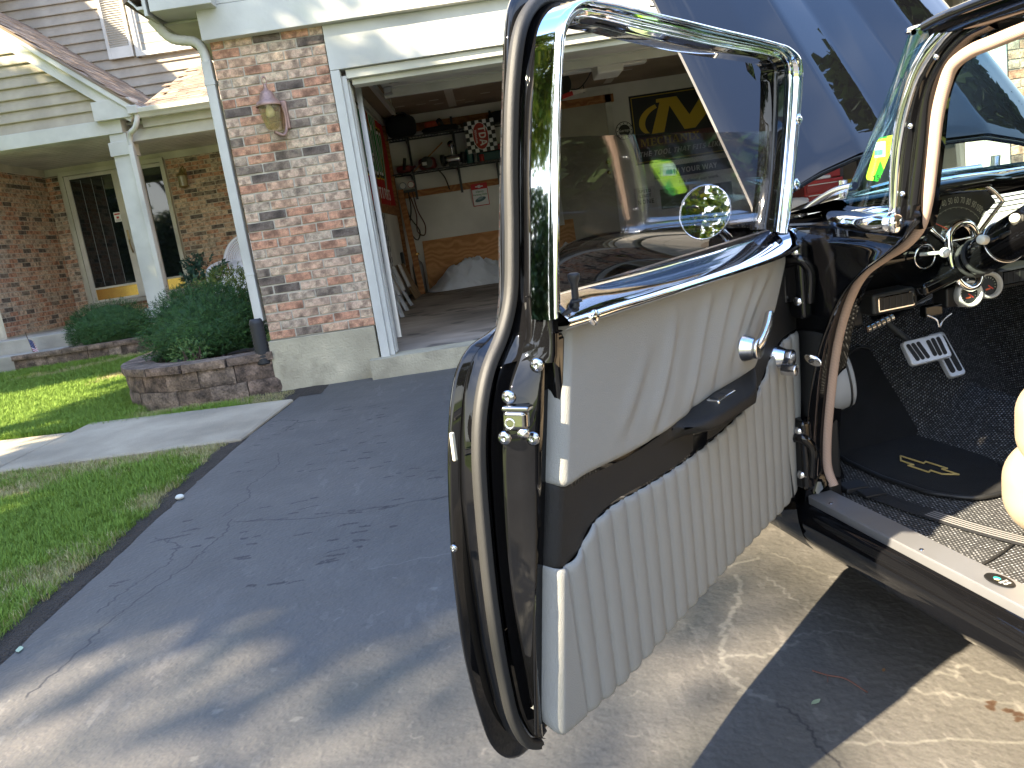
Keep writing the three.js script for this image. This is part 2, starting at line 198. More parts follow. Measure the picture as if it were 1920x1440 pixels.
function brickGeo(w, h, d, k) { const g = new RoundedBoxGeometry(w, h, d, 1, 0.004); const p = g.attributes.position; for (let i = 0; i < p.count; i++) { const x = p.getX(i), y = p.getY(i), z = p.getZ(i); p.setXYZ(i, x + 0.0022 * (vnoise(x * 40 + k * 9, y * 60, z * 30) - 0.5), y + 0.0045 * (vnoise(x * 30 + k * 5, y * 40 + 7, z * 9) - 0.5), z + 0.003 * (vnoise(x * 25 + k * 3, y * 30, 4) - 0.5)); } boxuv(g); const u = g.attributes.uv; for (let i = 0; i < u.count; i++) u.setXY(i, u.getX(i) + k * 0.377, u.getY(i) + k * 0.211); g.computeVertexNormals(); return g; }
const brickG = [0, 1, 2, 3].map((k) => brickGeo(0.1925, 0.0577, 0.09, k)), brickH = [0, 1].map((k) => brickGeo(0.0912, 0.0577, 0.09, k + 5));
const BW = 0.2025, BH = 0.0677; let soloBricks = 0; const bulk = [];
// fills a wall from origin o along unit dir a (normal n) with running bond; solo: every brick a mesh of its own
function brickWall(parent, o, a, n, L, y0, y1, solo, skip = () => false) {
  const rot = new THREE.Matrix4().makeBasis(v3(a), new THREE.Vector3(0, 1, 0), v3(n)); const rows = Math.round((y1 - y0) / BH);
  for (let r = 0; r < rows; r++) { let s = 0; const halfFirst = r % 2; let first = true;
    while (s < L - 0.05) { let half = (first && halfFirst) || (L - s < BW - 0.02); const w = half ? BW / 2 : BW; first = false; const cs = s + w / 2, y = y0 + (r + 0.5) * BH; s += w; if (skip(cs, y)) continue;
      const jx = 0.002 * (rnd() - 0.5), jy = 0.004 * (rnd() - 0.5), out = 0.004 * (rnd() - 0.5) - 0.045, ci = pickBrick();
      const pos = [o[0] + a[0] * (cs + jx) + n[0] * out, y + jy, o[2] + a[2] * (cs + jx) + n[2] * out]; const gs = half ? brickH : brickG, gi = Math.floor(rnd() * gs.length), flip = rnd() < 0.5 ? Math.PI : 0;
      if (solo && soloBricks < 298) { soloBricks++; const m = mesh('brick', gs[gi], brickMats[ci], parent); m.setRotationFromMatrix(rot); m.rotateZ(flip); m.position.set(...pos); }
      else { const g = boxuv(new THREE.BoxGeometry(half ? 0.0912 : 0.1925, 0.0577, 0.09)); const u = g.attributes.uv, ox = rnd() * 5, oy = rnd() * 5; for (let i = 0; i < u.count; i++) u.setXY(i, u.getX(i) + ox, u.getY(i) + oy); g.applyMatrix4(rot); g.translate(...pos); const c = brickCols[ci]; bulk.push(tint(g, c[0], c[1], c[2])); } } } }
const WZ = -6.07;
// left pier beside the garage opening
const pier = group('brick_pier', house);
mesh('mortar', bx(-1.778, -0.978, 0.648, 2.86, WZ - 0.16, WZ - 0.007), M.mortar, pier);
brickWall(pier, [-1.783, 0, WZ], [1, 0, 0], [0, 0, 1], 0.81, 0.648, 2.815, true);
mesh('foundation', (() => { const g = bx(-1.80, -0.985, 0.12, 0.645, WZ - 0.2, WZ + 0.012, 0.008); return g; })(), M.found, house);
const rpier = group('brick_pier', house);
mesh('mortar', bx(3.90, 4.70, 0.648, 2.86, WZ - 0.16, WZ - 0.007), M.mortar, rpier); mesh('foundation', bx(3.88, 4.72, 0.12, 0.645, WZ - 0.2, WZ + 0.012), M.found, house);
// garage opening: casing, header, frieze
mesh('door_casing', [bx(-0.972, -0.905, 0.39, 2.49, WZ - 0.14, WZ + 0.012, 0.004), bx(-0.905, -0.868, 0.40, 2.45, WZ - 0.16, WZ - 0.018, 0.004), bx(-0.868, -0.858, 0.41, 2.43, WZ - 0.18, WZ - 0.06, 0.003)], M.white, house);
mesh('door_casing', [bx(3.80, 3.895, 0.39, 2.49, WZ - 0.14, WZ + 0.012, 0.004), bx(3.72, 3.80, 0.40, 2.43, WZ - 0.18, WZ - 0.03, 0.004)], M.white, house);
mesh('header_board', bx(-0.972, 3.90, 2.493, 2.80, WZ - 0.2, WZ + 0.01, 0.004), M.white, house);
mesh('header_stop', [bx(-0.868, 3.73, 2.43, 2.49, WZ - 0.17, WZ - 0.02, 0.003), bx(-0.84, 3.72, 2.39, 2.43, WZ - 0.19, WZ - 0.07, 0.003)], M.cream, house);
mesh('frieze_board', [bx(-1.808, 4.75, 2.80, 3.02, WZ - 0.02, WZ + 0.075, 0.004), bx(-1.808, 4.75, 3.022, 3.34, WZ - 0.02, WZ + 0.072, 0.004)], M.white, house);
mesh('threshold', (() => { const g = new THREE.BoxGeometry(4.9, 0.3, 0.3, 80, 2, 2); g.translate(1.4, 0.25, WZ - 0.04); const p = g.attributes.position; for (let i = 0; i < p.count; i++) if (p.getZ(i) > WZ) p.setY(i, p.getY(i) + 0.02 * (fbm(p.getX(i) * 4, p.getY(i) * 9) - 0.5)); return boxuv(g); })(), M.found, house);
{ const c = 'rgb(30,30,32)'; // house number on the frieze
  const t = canvas(128, 256, (k, w, h) => { k.fillStyle = '#e9ebe6'; k.fillRect(0, 0, w, h); k.fillStyle = c; k.font = 'bold 230px sans-serif'; k.textAlign = 'center'; k.fillText('3', w / 2, 210); });
  const m = mesh('house_number', new THREE.PlaneGeometry(0.075, 0.15), std(0.8, 0.8, 0.78, 0.6, { map: t }), house); m.position.set(1.385, 2.635, WZ + 0.0125); }
// eave return, soffit, gutter and roof of the garage
mesh('eave_return', [bx(-2.08, -1.66, 3.0, 3.36, WZ - 0.1, WZ + 0.19, 0.004)], M.white, house);
mesh('eave_soffit', bx(-2.10, -1.79, 2.985, 3.0, -13, WZ - 0.1), M.cream, house);
mesh('eave_fascia', bx(-2.12, -2.10, 2.98, 3.17, -13, WZ + 0.19), M.white, house);
mesh('gutter', extr([[0, 0], [-0.05, 0], [-0.07, 0.03], [-0.1, 0.06], [-0.11, 0.12], [-0.1, 0.12], [-0.09, 0.07], [-0.05, 0.02], [-0.01, 0.02], [-0.01, 0.12], [0, 0.12]], 7).translate(-2.121, 3.03, -12.9), M.white, house);
{ const ds = []; const path = [[-2.16, 3.02, WZ - 0.05], [-2.1, 2.93, WZ - 0.05], [-2.06, 2.885, WZ - 0.05], [-2.0, 2.86, WZ - 0.05], [-1.93, 2.845, WZ - 0.05], [-1.875, 2.82, WZ - 0.045], [-1.845, 2.76, WZ - 0.045], [-1.838, 2.68, WZ - 0.045]];
  const c = new THREE.CatmullRomCurve3(path.map(v3)); const rows = []; for (let i = 0; i <= 46; i++) { const p = c.getPointAt(i / 46), t = c.getTangentAt(i / 46), n = new THREE.Vector3(-t.y, t.x, 0), k = 1 + (i > 4 && i < 40 ? 0.05 * Math.sin(i * 2.1) : 0); const q = []; for (let j = 0; j <= 12; j++) { const a = j / 12 * 6.2832, ca = Math.cos(a), sa = Math.sin(a), e = Math.pow(Math.abs(ca) ** 4 + Math.abs(sa) ** 4, -0.25); q.push([p.x + n.x * ca * e * 0.032 * k, p.y + n.y * ca * e * 0.032 * k, p.z + sa * e * 0.04 * k]); } rows.push(q); }
  mesh('downspout', [grid(rows), bx(-1.872, -1.804, 0.80, 2.69, WZ - 0.085, WZ - 0.005, 0.008), bx(-1.876, -1.800, 2.52, 2.56, WZ - 0.088, WZ - 0.002, 0.004), bx(-1.874, -1.802, 1.15, 1.17, WZ - 0.087, WZ - 0.003, 0.004)], M.white, house);
  const pr = []; for (let i = 0; i <= 26; i++) { const y = 0.48 + i * 0.0125; pr.push([0.048 + (i % 2 ? 0.009 : 0), y]); } pr.push([0.05, 0.815], [0.036, 0.83]);
  mesh('drain_pipe', lathe(pr, 20).translate(-1.86, 0, WZ + 0.0), std(0.02, 0.02, 0.022, 0.55), house); }
const shingleMat = std(1, 1, 1, 0.95, { vertexColors: true, bumpMap: rep(grain, 4), bumpScale: 0.004, map: rep(mottle, 2) });
// shingle tabs laid on the plane o + s*a + t*b, clipped by keep(s, t)
function shingles(name, o, a, b, ls, lt, keep, base = [0.30, 0.22, 0.155]) { const A = v3(a).normalize(), B = v3(b).normalize(), N = A.clone().cross(B).normalize(); if (N.y < 0) N.negate(); const l = []; const tilt = new THREE.Matrix4();
  for (let t = 0, r = 0; t < lt; t += 0.125, r++) for (let s = -rr(0, 0.3); s < ls; ) { const w = rr(0.13, 0.34); if (keep(s + w / 2, t + 0.06) && s > -0.05 && s + w < ls + 0.1) { const g = new THREE.BoxGeometry(w - 0.006, 0.19, rnd() < 0.4 ? 0.012 : 0.007); const k = rr(0.68, 1.3), z = rr(-0.04, 0.04); tint(g, base[0] * k * (1 + z), base[1] * k, base[2] * k * (1 - z)); g.rotateX(-0.035); g.applyMatrix4(tilt.makeBasis(A, B, N)); g.translate(...[0, 1, 2].map((i) => o[i] + A.getComponent(i) * (s + w / 2) + B.getComponent(i) * (t + 0.075) + N.getComponent(i) * 0.014)); l.push(boxuv(g)); } s += w; }
  return stuff(mesh(name, l, shingleMat, house)); }
mesh('garage_roof', [extr([[-2.25, 3.08], [1.4, 5.2], [5.1, 3.08], [5.1, 3.16], [1.4, 5.3], [-2.25, 3.17]], 7.2).translate(0, 0, -13.1)], std(0.2, 0.15, 0.11, 0.95), house);
mesh('garage_gable', extr([[-1.8, 3.34], [4.7, 3.34], [1.4, 5.15]], 0.1).translate(0, 0, WZ - 0.12), M.siding, house);
mesh('garage_side_wall', bx(-1.79, -1.60, 0.2, 3.0, -13.2, WZ - 0.21), M.siding, house); 
// ---- upper storey wall with lap siding, window and shutter
const UZ = -13.0;
const upper = group('upper_wall', house);
mesh('sheathing', bx(-7.0, -1.7, 3.3, 7.5, UZ - 0.2, UZ - 0.025), M.siding, upper);
const lapG = (x0, x1, h) => { const s = [[0, 0], [0.022, 0], [0.022, 0.012], [0.014, h * 0.42], [0.017, h * 0.5], [0.006, h], [0, h]]; const g = extr(s, x1 - x0); g.rotateY(-Math.PI / 2); g.scale(-1, 1, 1); return g; };
function lapBoard(parent, x0, x1, y, h, z, mat) { const rows = []; for (const x of [x0, x1]) rows.push([[x, y - 0.004, z - 0.02], [x, y - 0.004, z + 0.018], [x, y + 0.006, z + 0.02], [x, y + h * 0.45, z + 0.008], [x, y + h * 0.52, z + 0.006], [x, y + h, z - 0.003]]); const g = grid(rows).toNonIndexed(); g.computeVertexNormals(); return mesh('siding_board', g, mat, parent); }
for (let i = 0; i < 16; i++) lapBoard(upper, -7.0, -1.7, 4.07 + i * 0.147, 0.147, UZ - 0.02, M.siding);
const win = group('window', house);
mesh('frame', [bx(-4.925, -4.865, 4.62, 6.1, UZ - 0.03, UZ + 0.05, 0.004), bx(-4.925, -3.85, 4.62, 4.69, UZ - 0.03, UZ + 0.055, 0.004), bx(-3.91, -3.85, 4.62, 6.1, UZ - 0.03, UZ + 0.05, 0.004), bx(-4.865, -3.91, 5.32, 5.37, UZ - 0.02, UZ + 0.03), bx(-4.865, -4.83, 4.69, 6.1, UZ - 0.02, UZ + 0.03)], M.white, win);
mesh('pane', bx(-4.84, -3.91, 4.68, 6.1, UZ - 0.012, UZ - 0.004), phys(0.30, 0.31, 0.30, 0.08, { clearcoat: 1 }), win);
const shut = group('shutter', house); mesh('frame', [bx(-5.345, -5.30, 4.64, 6.15, UZ + 0.002, UZ + 0.04, 0.003), bx(-5.005, -4.965, 4.64, 6.15, UZ + 0.002, UZ + 0.04, 0.003), bx(-5.30, -5.005, 4.64, 4.80, UZ + 0.002, UZ + 0.038, 0.003), bx(-5.30, -5.005, 5.6, 5.7, UZ + 0.002, UZ + 0.038), bx(-5.30, -5.005, 4.80, 6.1, UZ + 0.002, UZ + 0.006)], M.sash, shut);
{ const l = []; for (let y = 4.82; y < 5.6; y += 0.033) { const g = bx(-5.30, -5.005, -0.012, 0.012, -0.003, 0.003); g.rotateX(0.75); g.translate(0, y, UZ + 0.022); l.push(g); } stuff(mesh('louvre', l, M.sash, shut)); }
mesh('corner_trim', bx(-6.99, -6.90, 3.3, 7.4, UZ - 0.03, UZ + 0.04, 0.004), M.white, house);
// two-storey wing at the far left, its roof shades part of the siding
mesh('wing_wall', bx(-12.2, -6.90, 3.2, 6.05, -13.2, -11.25), M.siding, house);
mesh('wing_roof', extr([[-6.75, 6.25], [-9.6, 9.38], [-12.5, 6.25], [-12.5, 6.4], [-9.6, 9.55], [-6.65, 6.3]], 2.6).translate(-0.05, -0.32, -13.6), std(0.2, 0.15, 0.11, 0.95), house);
mesh('wing_gable', extr([[-12.2, 6.3], [-6.9, 6.3], [-9.6, 9.3]], 0.12).translate(0, -0.34, -11.37), M.siding, house);
// ---- porch
const PZ = -13.2;
const soloP = group('porch_wall', house);
mesh('mortar', [bx(-7.0, -1.8, 0.78, 3.3, PZ - 0.16, PZ - 0.0035), bx(-7.0, -6.8635, 0.78, 3.3, PZ - 0.0025, -11.2)], M.mortar, soloP);
brickWall(soloP, [-4.94, 0, PZ], [1, 0, 0], [0, 0, 1], 2.0, 0.80, 3.2, true);
brickWall(soloP, [-6.86, 0, PZ], [1, 0, 0], [0, 0, 1], 0.25, 0.80, 3.2, true);
brickWall(house, [-6.86, 0, -11.2], [0, 0, -1], [1, 0, 0], 2.0, 0.80, 3.2, false);
brickWall(house, [-6.60, 0, PZ], [1, 0, 0], [0, 0, 1], 1.66, 0.80, 1.0, false);
brickWall(house, [3.895, 0, WZ], [1, 0, 0], [0, 0, 1], 0.81, 0.648, 2.815, false);
stuff(mesh('bricks', bulk, std(1, 1, 1, 0.92, { vertexColors: true, map: rep(brickTex, 3.1, 3.1), bumpMap: brickBump, bumpScale: 0.004 }), house));
mesh('porch_ceiling', bx(-8.6, -1.8, 3.24, 3.27, PZ, -10.75), M.sash, house);
mesh('porch_frieze', [bx(-6.86, -1.8, 3.12, 3.24, PZ - 0.005, PZ + 0.03, 0.003), bx(-6.865, -6.83, 3.12, 3.24, PZ + 0.03, -11.2, 0.003)], M.cream, house);
{ const l = []; for (let x = -8.5; x < -1.9; x += 0.1) l.push(bx(x, x + 0.092, 3.228, 3.24, PZ + 0.03, -10.8)); stuff(mesh('soffit_strips', l, M.sash, house)); }
const slabMat = std(0.48, 0.44, 0.37, 0.92, { map: rep(mottle, 1.1), bumpMap: rep(grain, 3), bumpScale: 0.003 });
mesh('porch_slab', bx(-8.8, -1.8, 0.2, 0.78, PZ, -10.52, 0.012), slabMat, house); mesh('porch_step', bx(-8.8, -5.62, 0.2, 0.60, -10.515, -10.15, 0.012), slabMat, house);
function stormDoor(x0, x1, glassX0, glassX1, name) { const d = group(name, house), z = PZ + 0.02;
  mesh('frame', [bx(x0, x0 + 0.06, 1.07, 3.15, z - 0.06, z + 0.04, 0.004), bx(x1 - 0.06, x1, 1.07, 3.15, z - 0.06, z + 0.04, 0.004), bx(x0, x1, 3.09, 3.16, z - 0.06, z + 0.045, 0.004)], M.cream, d);
  mesh('sash', [bx(x0 + 0.062, glassX0, 1.075, 3.085, z - 0.04, z + 0.025, 0.005), bx(glassX1, x1 - 0.062, 1.075, 3.085, z - 0.04, z + 0.025, 0.005), bx(glassX0, glassX1, 3.03, 3.085, z - 0.04, z + 0.024, 0.004), bx(glassX0, glassX1, 1.28, 1.31, z - 0.04, z + 0.024, 0.004), bx(glassX0, glassX1, 1.075, 1.11, z - 0.04, z + 0.024, 0.004)], M.sash, d);
  mesh('pane', bx(glassX0, glassX1, 1.31, 3.03, z - 0.006, z), M.glassDark, d); mesh('kick_plate', bx(glassX0, glassX1, 1.11, 1.28, z - 0.004, z + 0.006), M.brass, d);
  mesh('sill', bx(x0 - 0.05, x1 + 0.02, 1.0, 1.07, z - 0.05, z + 0.12, 0.006), slabMat, d); return d; }
const sd = stormDoor(-6.61, -5.62, -6.474, -5.80, 'storm_door');
mesh('handle', [bx(-5.765, -5.73, 1.98, 2.14, PZ + 0.046, PZ + 0.058, 0.004), tube([[-5.748, 1.98, PZ + 0.055], [-5.735, 1.95, PZ + 0.10], [-5.725, 1.85, PZ + 0.10], [-5.73, 1.78, PZ + 0.06]], 0.011, 20, 8)], std(0.35, 0.27, 0.15, 0.35, { metalness: 0.9 }), sd);
{ const l = []; for (const x of [-6.31, -6.14, -5.97]) l.push(bx(x - 0.004, x + 0.004, 1.33, 3.0, PZ + 0.0205, PZ + 0.0225)); mesh('blind_cord', l, std(0.16, 0.17, 0.17, 0.6), sd); }
{ const st = mesh('door_sticker', new THREE.PlaneGeometry(0.11, 0.15), std(1, 1, 1, 0.5, { map: canvas(64, 88, (c, w, h) => { c.fillStyle = '#e8e4e0'; c.fillRect(0, 0, w, h); c.fillStyle = '#b03028'; c.fillRect(6, 10, 52, 14); c.fillRect(20, 38, 24, 20); c.fillStyle = '#444'; for (let y = 66; y < 82; y += 6) c.fillRect(8, y, 48, 2); }) }), sd); st.position.set(-5.86, 2.36, PZ + 0.024); }
stormDoor(-5.40, -4.95, -5.31, -5.02, 'sidelight');
const col = group('porch_column', house);
mesh('shaft', bx(-4.59, -4.375, 0.9, 3.13, -10.84, -10.6, 0.006), M.white, col); mesh('base', bx(-4.64, -4.35, 0.765, 0.92, -10.88, -10.57, 0.008), M.white, col); mesh('capital', [bx(-4.615, -4.355, 2.86, 3.03, -10.87, -10.575, 0.006)], M.white, col);
mesh('pier_footing', bx(-4.72, -4.25, 0.3, 0.764, -10.95, -10.5, 0.01), slabMat, house);
mesh('porch_beam', [bx(-8.7, -4.40, 3.13, 3.31, -10.78, -10.58, 0.005), bx(-4.40, -1.8, 3.02, 3.16, -10.86, -10.68, 0.005)], M.white, house);
mesh('porch_beam', [bx(-4.15, -1.8, 3.16, 3.30, -10.72, -10.62, 0.005)], M.white, house);
// porch gable: siding boards under the rake
const gab = group('porch_gable', house); const RK = (x) => 3.36 + (-4.25 - x) * 0.81;
for (let i = 0; i < 14; i++) { const y = 3.312 + i * 0.135, xr = Math.min(-4.62, -4.25 - (y + 0.1 - 3.36) / 0.81); if (xr < -8.2) break; lapBoard(gab, -8.5 - 0 * xr, xr, y, 0.135, -10.62, M.sidingTan); }
mesh('sheathing', extr([[-8.5, 3.3], [-4.5, 3.3], [-4.5, 3.5], [-6.4, 5.0], [-8.5, 3.5]], 0.05).translate(0, 0, -10.72), M.sidingTan, gab);
const rakeB = (o, w, z, t) => plank([-4.2, RK(-4.2) + o, z], [-6.45, RK(-6.45) + o, z], w, t, [0.63, 0.78, 0]);
mesh('rake_board', [rakeB(-0.02, 0.17, -10.55, 0.05), rakeB(0.075, 0.06, -10.52, 0.09), plank([-6.45, RK(-6.45), -10.55], [-8.7, RK(-4.2), -10.55], 0.2, 0.05, [0.63, -0.78, 0])], M.white, house);
mesh('cornice_return', bx(-4.68, -4.19, 3.29, 3.52, -10.74, -10.5, 0.005), M.white, house);
mesh('porch_roof', [plank([-4.12, RK(-4.12) + 0.13, -11.75], [-6.45, RK(-6.45) + 0.13, -11.75], 2.56, 0.03, [0, 0, 1]), plank([-6.45, RK(-6.45) + 0.13, -11.75], [-8.8, RK(-4.12) + 0.13, -11.75], 2.56, 0.03, [0, 0, 1]), plank([-2.9, 3.36, -10.55], [-2.9, 4.36, -13.0], 2.5, 0.02, [1, 0, 0])], std(0.2, 0.15, 0.11, 0.95), house);
shingles('shingles', [-4.12, RK(-4.12) + 0.145, -10.47], [0, 0, -1], [-1, 0.81, 0], 2.5, 2.9, () => true);
shingles('shingles', [-4.15, 3.375, -10.52], [1, 0, 0], [0, 0.98, -2.45], 2.35, 2.65, (s, t) => true);
mesh('gutter', [grid([-4.1, -1.8].map((x) => [[x, 3.36, -10.54], [x, 3.25, -10.54], [x, 3.25, -10.47], [x, 3.28, -10.45], [x, 3.31, -10.42], [x, 3.36, -10.41], [x, 3.365, -10.415], [x, 3.30, -10.43]])).toNonIndexed()].map((g) => { g.computeVertexNormals(); return g; }), M.white, house);
mesh('gutter', bx(-4.22, -4.09, 3.30, 3.40, -10.62, -10.40, 0.01), M.white, house);
mesh('downspout', [tube([[-4.13, 3.3, -10.47], [-4.15, 3.21, -10.46], [-4.2, 3.14, -10.48], [-4.29, 3.10, -10.54], [-4.325, 3.03, -10.57], [-4.33, 2.93, -10.57]], 0.034, 30, 8), bx(-4.362, -4.298, 0.90, 2.96, -10.61, -10.53, 0.008), plank([-4.33, 0.92, -10.56], [-4.26, 0.84, -10.40], 0.06, 0.08)], M.white, house);

// ---------- retaining walls ----------
const stoneTex = tex(512, 512, (x, y) => { const a = tnoise(x, y, 6, 6, 2), b = tnoise(x, y, 40, 3, 5); const v = 0.68 + 0.75 * (a - 0.5) + 0.35 * (b - 0.5); return [v, v * 0.97, v * 0.93]; });
const stoneMats = [[0.40, 0.30, 0.23], [0.36, 0.265, 0.21], [0.44, 0.34, 0.27], [0.32, 0.24, 0.19]].map((c, i) => std(...c, 0.95, { map: (() => { const t = rep(stoneTex, 2.2); t.offset.set(i * 0.31, i * 0.17); return t; })(), bumpMap: rep(stoneTex, 4.5), bumpScale: 0.012 }));
function blockGeo(w, h, d, k, rough = 0.012) { const g = new THREE.BoxGeometry(w, h, d, 6, 3, 1), p = g.attributes.position; for (let i = 0; i < p.count; i++) { let x = p.getX(i), y = p.getY(i), z = p.getZ(i); if (z > 0) { const ex = 1 - Math.pow(Math.abs(x) / (w / 2), 6), ey = 1 - Math.pow(Math.abs(y) / (h / 2), 4); z += rough * (ex * ey) + rough * 0.9 * (fbm(x * 18 + k * 7, y * 18, k) - 0.5); } if (y > 0) y += 0.003 * (vnoise(x * 20 + k, z * 20) - 0.5); x *= z < 0 ? 0.86 : 1; p.setXYZ(i, x, y, z); } boxuv(g); const u = g.attributes.uv; for (let i = 0; i < u.count; i++) u.setXY(i, u.getX(i) + k * 0.41, u.getY(i) + k * 0.17); g.computeVertexNormals(); return g; }
const blocks = [0, 1, 2, 3].map((k) => blockGeo(0.275, 0.132, 0.2, k)), blocksS = [0, 1].map((k) => blockGeo(0.16, 0.132, 0.2, k + 9)), caps = [0, 1, 2].map((k) => blockGeo(0.335, 0.06, 0.25, k + 4, 0.006));
function blockWall(name, path, y0, courses, label) { const g = tag(group(name), label, 'retaining wall'); const c = new THREE.CatmullRomCurve3(path.map((p) => new THREE.Vector3(p[0], 0, p[1])), false, 'centripetal'), L = c.getLength();
  const put = (s, y, geo, i) => { if (s < 0 || s > L) return; const p = c.getPointAt(s / L), t = c.getTangentAt(s / L); const m = mesh(i < 0 ? 'cap_stone' : 'block', geo, stoneMats[Math.floor(rnd() * 4)], g); m.position.set(p.x, y, p.z); m.rotation.y = Math.atan2(-t.z, t.x) + rr(-0.02, 0.02) + Math.PI; m.translateZ(-0.1 + rr(-0.006, 0.006)); };
  for (let r = 0; r < courses; r++) { let s = r % 2 ? -0.07 : 0.0; while (s < L) { const sm = rnd() < 0.2, w = sm ? 0.16 : 0.275; put(s + w / 2, y0 + 0.067 + r * 0.135, sm ? blocksS[Math.floor(rnd() * 2)] : blocks[Math.floor(rnd() * 4)], r); s += w + 0.004; } }
  for (let s = 0.15; s < L; s += 0.343) put(s, y0 + courses * 0.135 + 0.031, caps[Math.floor(rnd() * 3)], -1); return g; }
blockWall('planter_wall', [[-1.80, -6.06], [-2.2, -6.0], [-2.62, -6.08], [-2.98, -6.33], [-3.24, -6.78], [-3.38, -7.35], [-3.45, -8.2]], 0.105, 3, 'curved tumbled block planter wall under the dense green yew by the pier');
blockWall('garden_wall', [[-3.5, -9.95], [-4.4, -9.98], [-5.4, -10.05], [-6.35, -10.15]], 0.40, 1, 'low straight block garden wall in front of the porch column');
{ const so = std(0.045, 0.032, 0.022, 1, { map: rep(mottle, 2), bumpMap: rep(grain, 4), bumpScale: 0.02 }); structure(mesh('mulch', [extr([[-1.85, 6.25], [-2.3, 6.22], [-2.65, 6.3], [-2.9, 6.5], [-3.08, 6.85], [-3.2, 7.4], [-3.26, 8.2], [-1.85, 8.2]], 0.27).rotateX(-Math.PI / 2).translate(0, 0.2, 0), bx(-6.2, -3.5, 0.3, 0.53, -10.5, -10.15)], so)).userData.label = 'dark mulch in the planter beds'; }
// ---------- foliage ----------
const leafMat = (r, g, b, o = {}) => phys(r, g, b, 0.75, { side: THREE.DoubleSide, vertexColors: true, specularIntensity: 0.3, ...o });
function leafTri(P, C, N, p, d, up, L, W, c) { const s = d.clone().cross(up).normalize().multiplyScalar(W / 2); const a = p.clone().sub(s).addScaledVector(d, L * 0.45), b = p.clone().add(s).addScaledVector(d, L * 0.45), t = p.clone().addScaledVector(d, L).addScaledVector(up, -L * 0.08);
  for (const q of [p, b, a, a, b, t]) { P.push(q.x, q.y, q.z); C.push(...c); } }
function bush(name, label, cen, rad, n, leaf, cols, o = {}) { const t = tag(group(name), label, 'shrub', o.group); const P = [], C = []; const d = new THREE.Vector3(), up = new THREE.Vector3(), p = new THREE.Vector3();
  const sprigs = n / 14 | 0;
  for (let k = 0; k < sprigs; k++) { const th = Math.acos(rr(-0.45, 1)), ph = rr(0, 6.2832); d.set(Math.sin(th) * Math.cos(ph), Math.cos(th), Math.sin(th) * Math.sin(ph)); const lump = 0.80 + 0.34 * fbm(d.x * 3.1 + cen[0], d.y * 3.1, d.z * 3.1 + 5, 3), r = (rnd() < 0.75 ? rr(0.82, 1.03) : rr(0.5, 0.85)) * lump;
    p.set(cen[0] + d.x * rad[0] * r, cen[1] + d.y * rad[1] * r, cen[2] + d.z * rad[2] * r); const dir = d.clone().add(new THREE.Vector3(rr(-0.6, 0.6), rr(-0.3, 0.8), rr(-0.6, 0.6))).normalize(); const cc = cols[Math.floor(rnd() * cols.length)], sh = rr(0.75, 1.25), L = leaf * rr(1.6, 3.2);
    for (let q = 0; q < 14; q++) { const f = q / 14, o2 = p.clone().addScaledVector(dir, L * f); up.set(rr(-1, 1), rr(-1, 1), rr(-1, 1)); const ld = dir.clone().multiplyScalar(0.7).add(up).normalize(); leafTri(P, C, null, o2, ld, dir, leaf * rr(0.8, 1.3), leaf * (o.aspect || 0.22), cc.map((x) => x * sh * rr(0.85, 1.15))); } }
  const g = new THREE.BufferGeometry(); g.setAttribute('position', new THREE.Float32BufferAttribute(P, 3)); g.setAttribute('color', new THREE.Float32BufferAttribute(C, 3)); g.computeVertexNormals(); stuff(mesh('foliage', g, leafMat(1, 1, 1), t));
  if (o.core) { const cg = new THREE.IcosahedronGeometry(1, 4), cp = cg.attributes.position; for (let i = 0; i < cp.count; i++) { const x = cp.getX(i), y = cp.getY(i), z = cp.getZ(i), r = (0.80 + 0.34 * fbm(x * 3.1 + cen[0], y * 3.1, z * 3.1 + 5, 3)) * o.core * (0.92 + 0.16 * fbm(x * 14, y * 14, z * 14)); cp.setXYZ(i, cen[0] + x * rad[0] * r, cen[1] + Math.max(y, -0.6) * rad[1] * r, cen[2] + z * rad[2] * r); } cg.computeVertexNormals(); mesh('inner_foliage', cg, std(cols[0][0], cols[0][1], cols[0][2], 1, { bumpMap: rep(grain, 4), bumpScale: 0.02 }), t); }
  const st = []; for (let k = 0; k < 7; k++) st.push(bar([cen[0] + rr(-0.08, 0.08), cen[1] - rad[1] * 0.95, cen[2] + rr(-0.08, 0.08)], [cen[0] + rr(-0.6, 0.6) * rad[0], cen[1] + rr(0, 0.5) * rad[1], cen[2] + rr(-0.6, 0.6) * rad[2]], 0.014, 6, 0.005)); mesh('stems', st, std(0.09, 0.06, 0.04, 0.9), t); return t; }
const yew = [[0.045, 0.10, 0.03], [0.032, 0.08, 0.025], [0.06, 0.13, 0.038], [0.04, 0.09, 0.04]];
bush('yew_bush', 'large dense dark green yew in the curved block planter', [-2.56, 0.74, -6.98], [0.53, 0.40, 0.52], 66000, 0.020, yew, { core: 0.84 });
bush('yew_bush', 'smaller dark green yew beside the porch column', [-5.06, 0.74, -10.42], [0.56, 0.34, 0.36], 36000, 0.022, yew, { core: 0.84 });
bush('yellow_green_shrub', 'loose yellow green shrub between the yew and the wicker chair', [-2.72, 0.96, -8.25], [0.36, 0.28, 0.4], 6500, 0.03, [[0.13, 0.16, 0.03], [0.09, 0.13, 0.03], [0.17, 0.19, 0.05]], { aspect: 0.3 });
bush('weed_sprig', 'pale leafy sprig in front of the large yew', [-2.52, 0.60, -6.38], [0.14, 0.13, 0.06], 1500, 0.018, [[0.10, 0.17, 0.05], [0.14, 0.22, 0.08]], { aspect: 0.4 });
bush('potted_plant', 'blue green broad leaf plant beside the wicker chair', [-4.22, 1.2, -11.8], [0.2, 0.22, 0.2], 700, 0.075, [[0.03, 0.07, 0.05], [0.05, 0.10, 0.075]], { aspect: 0.45 });
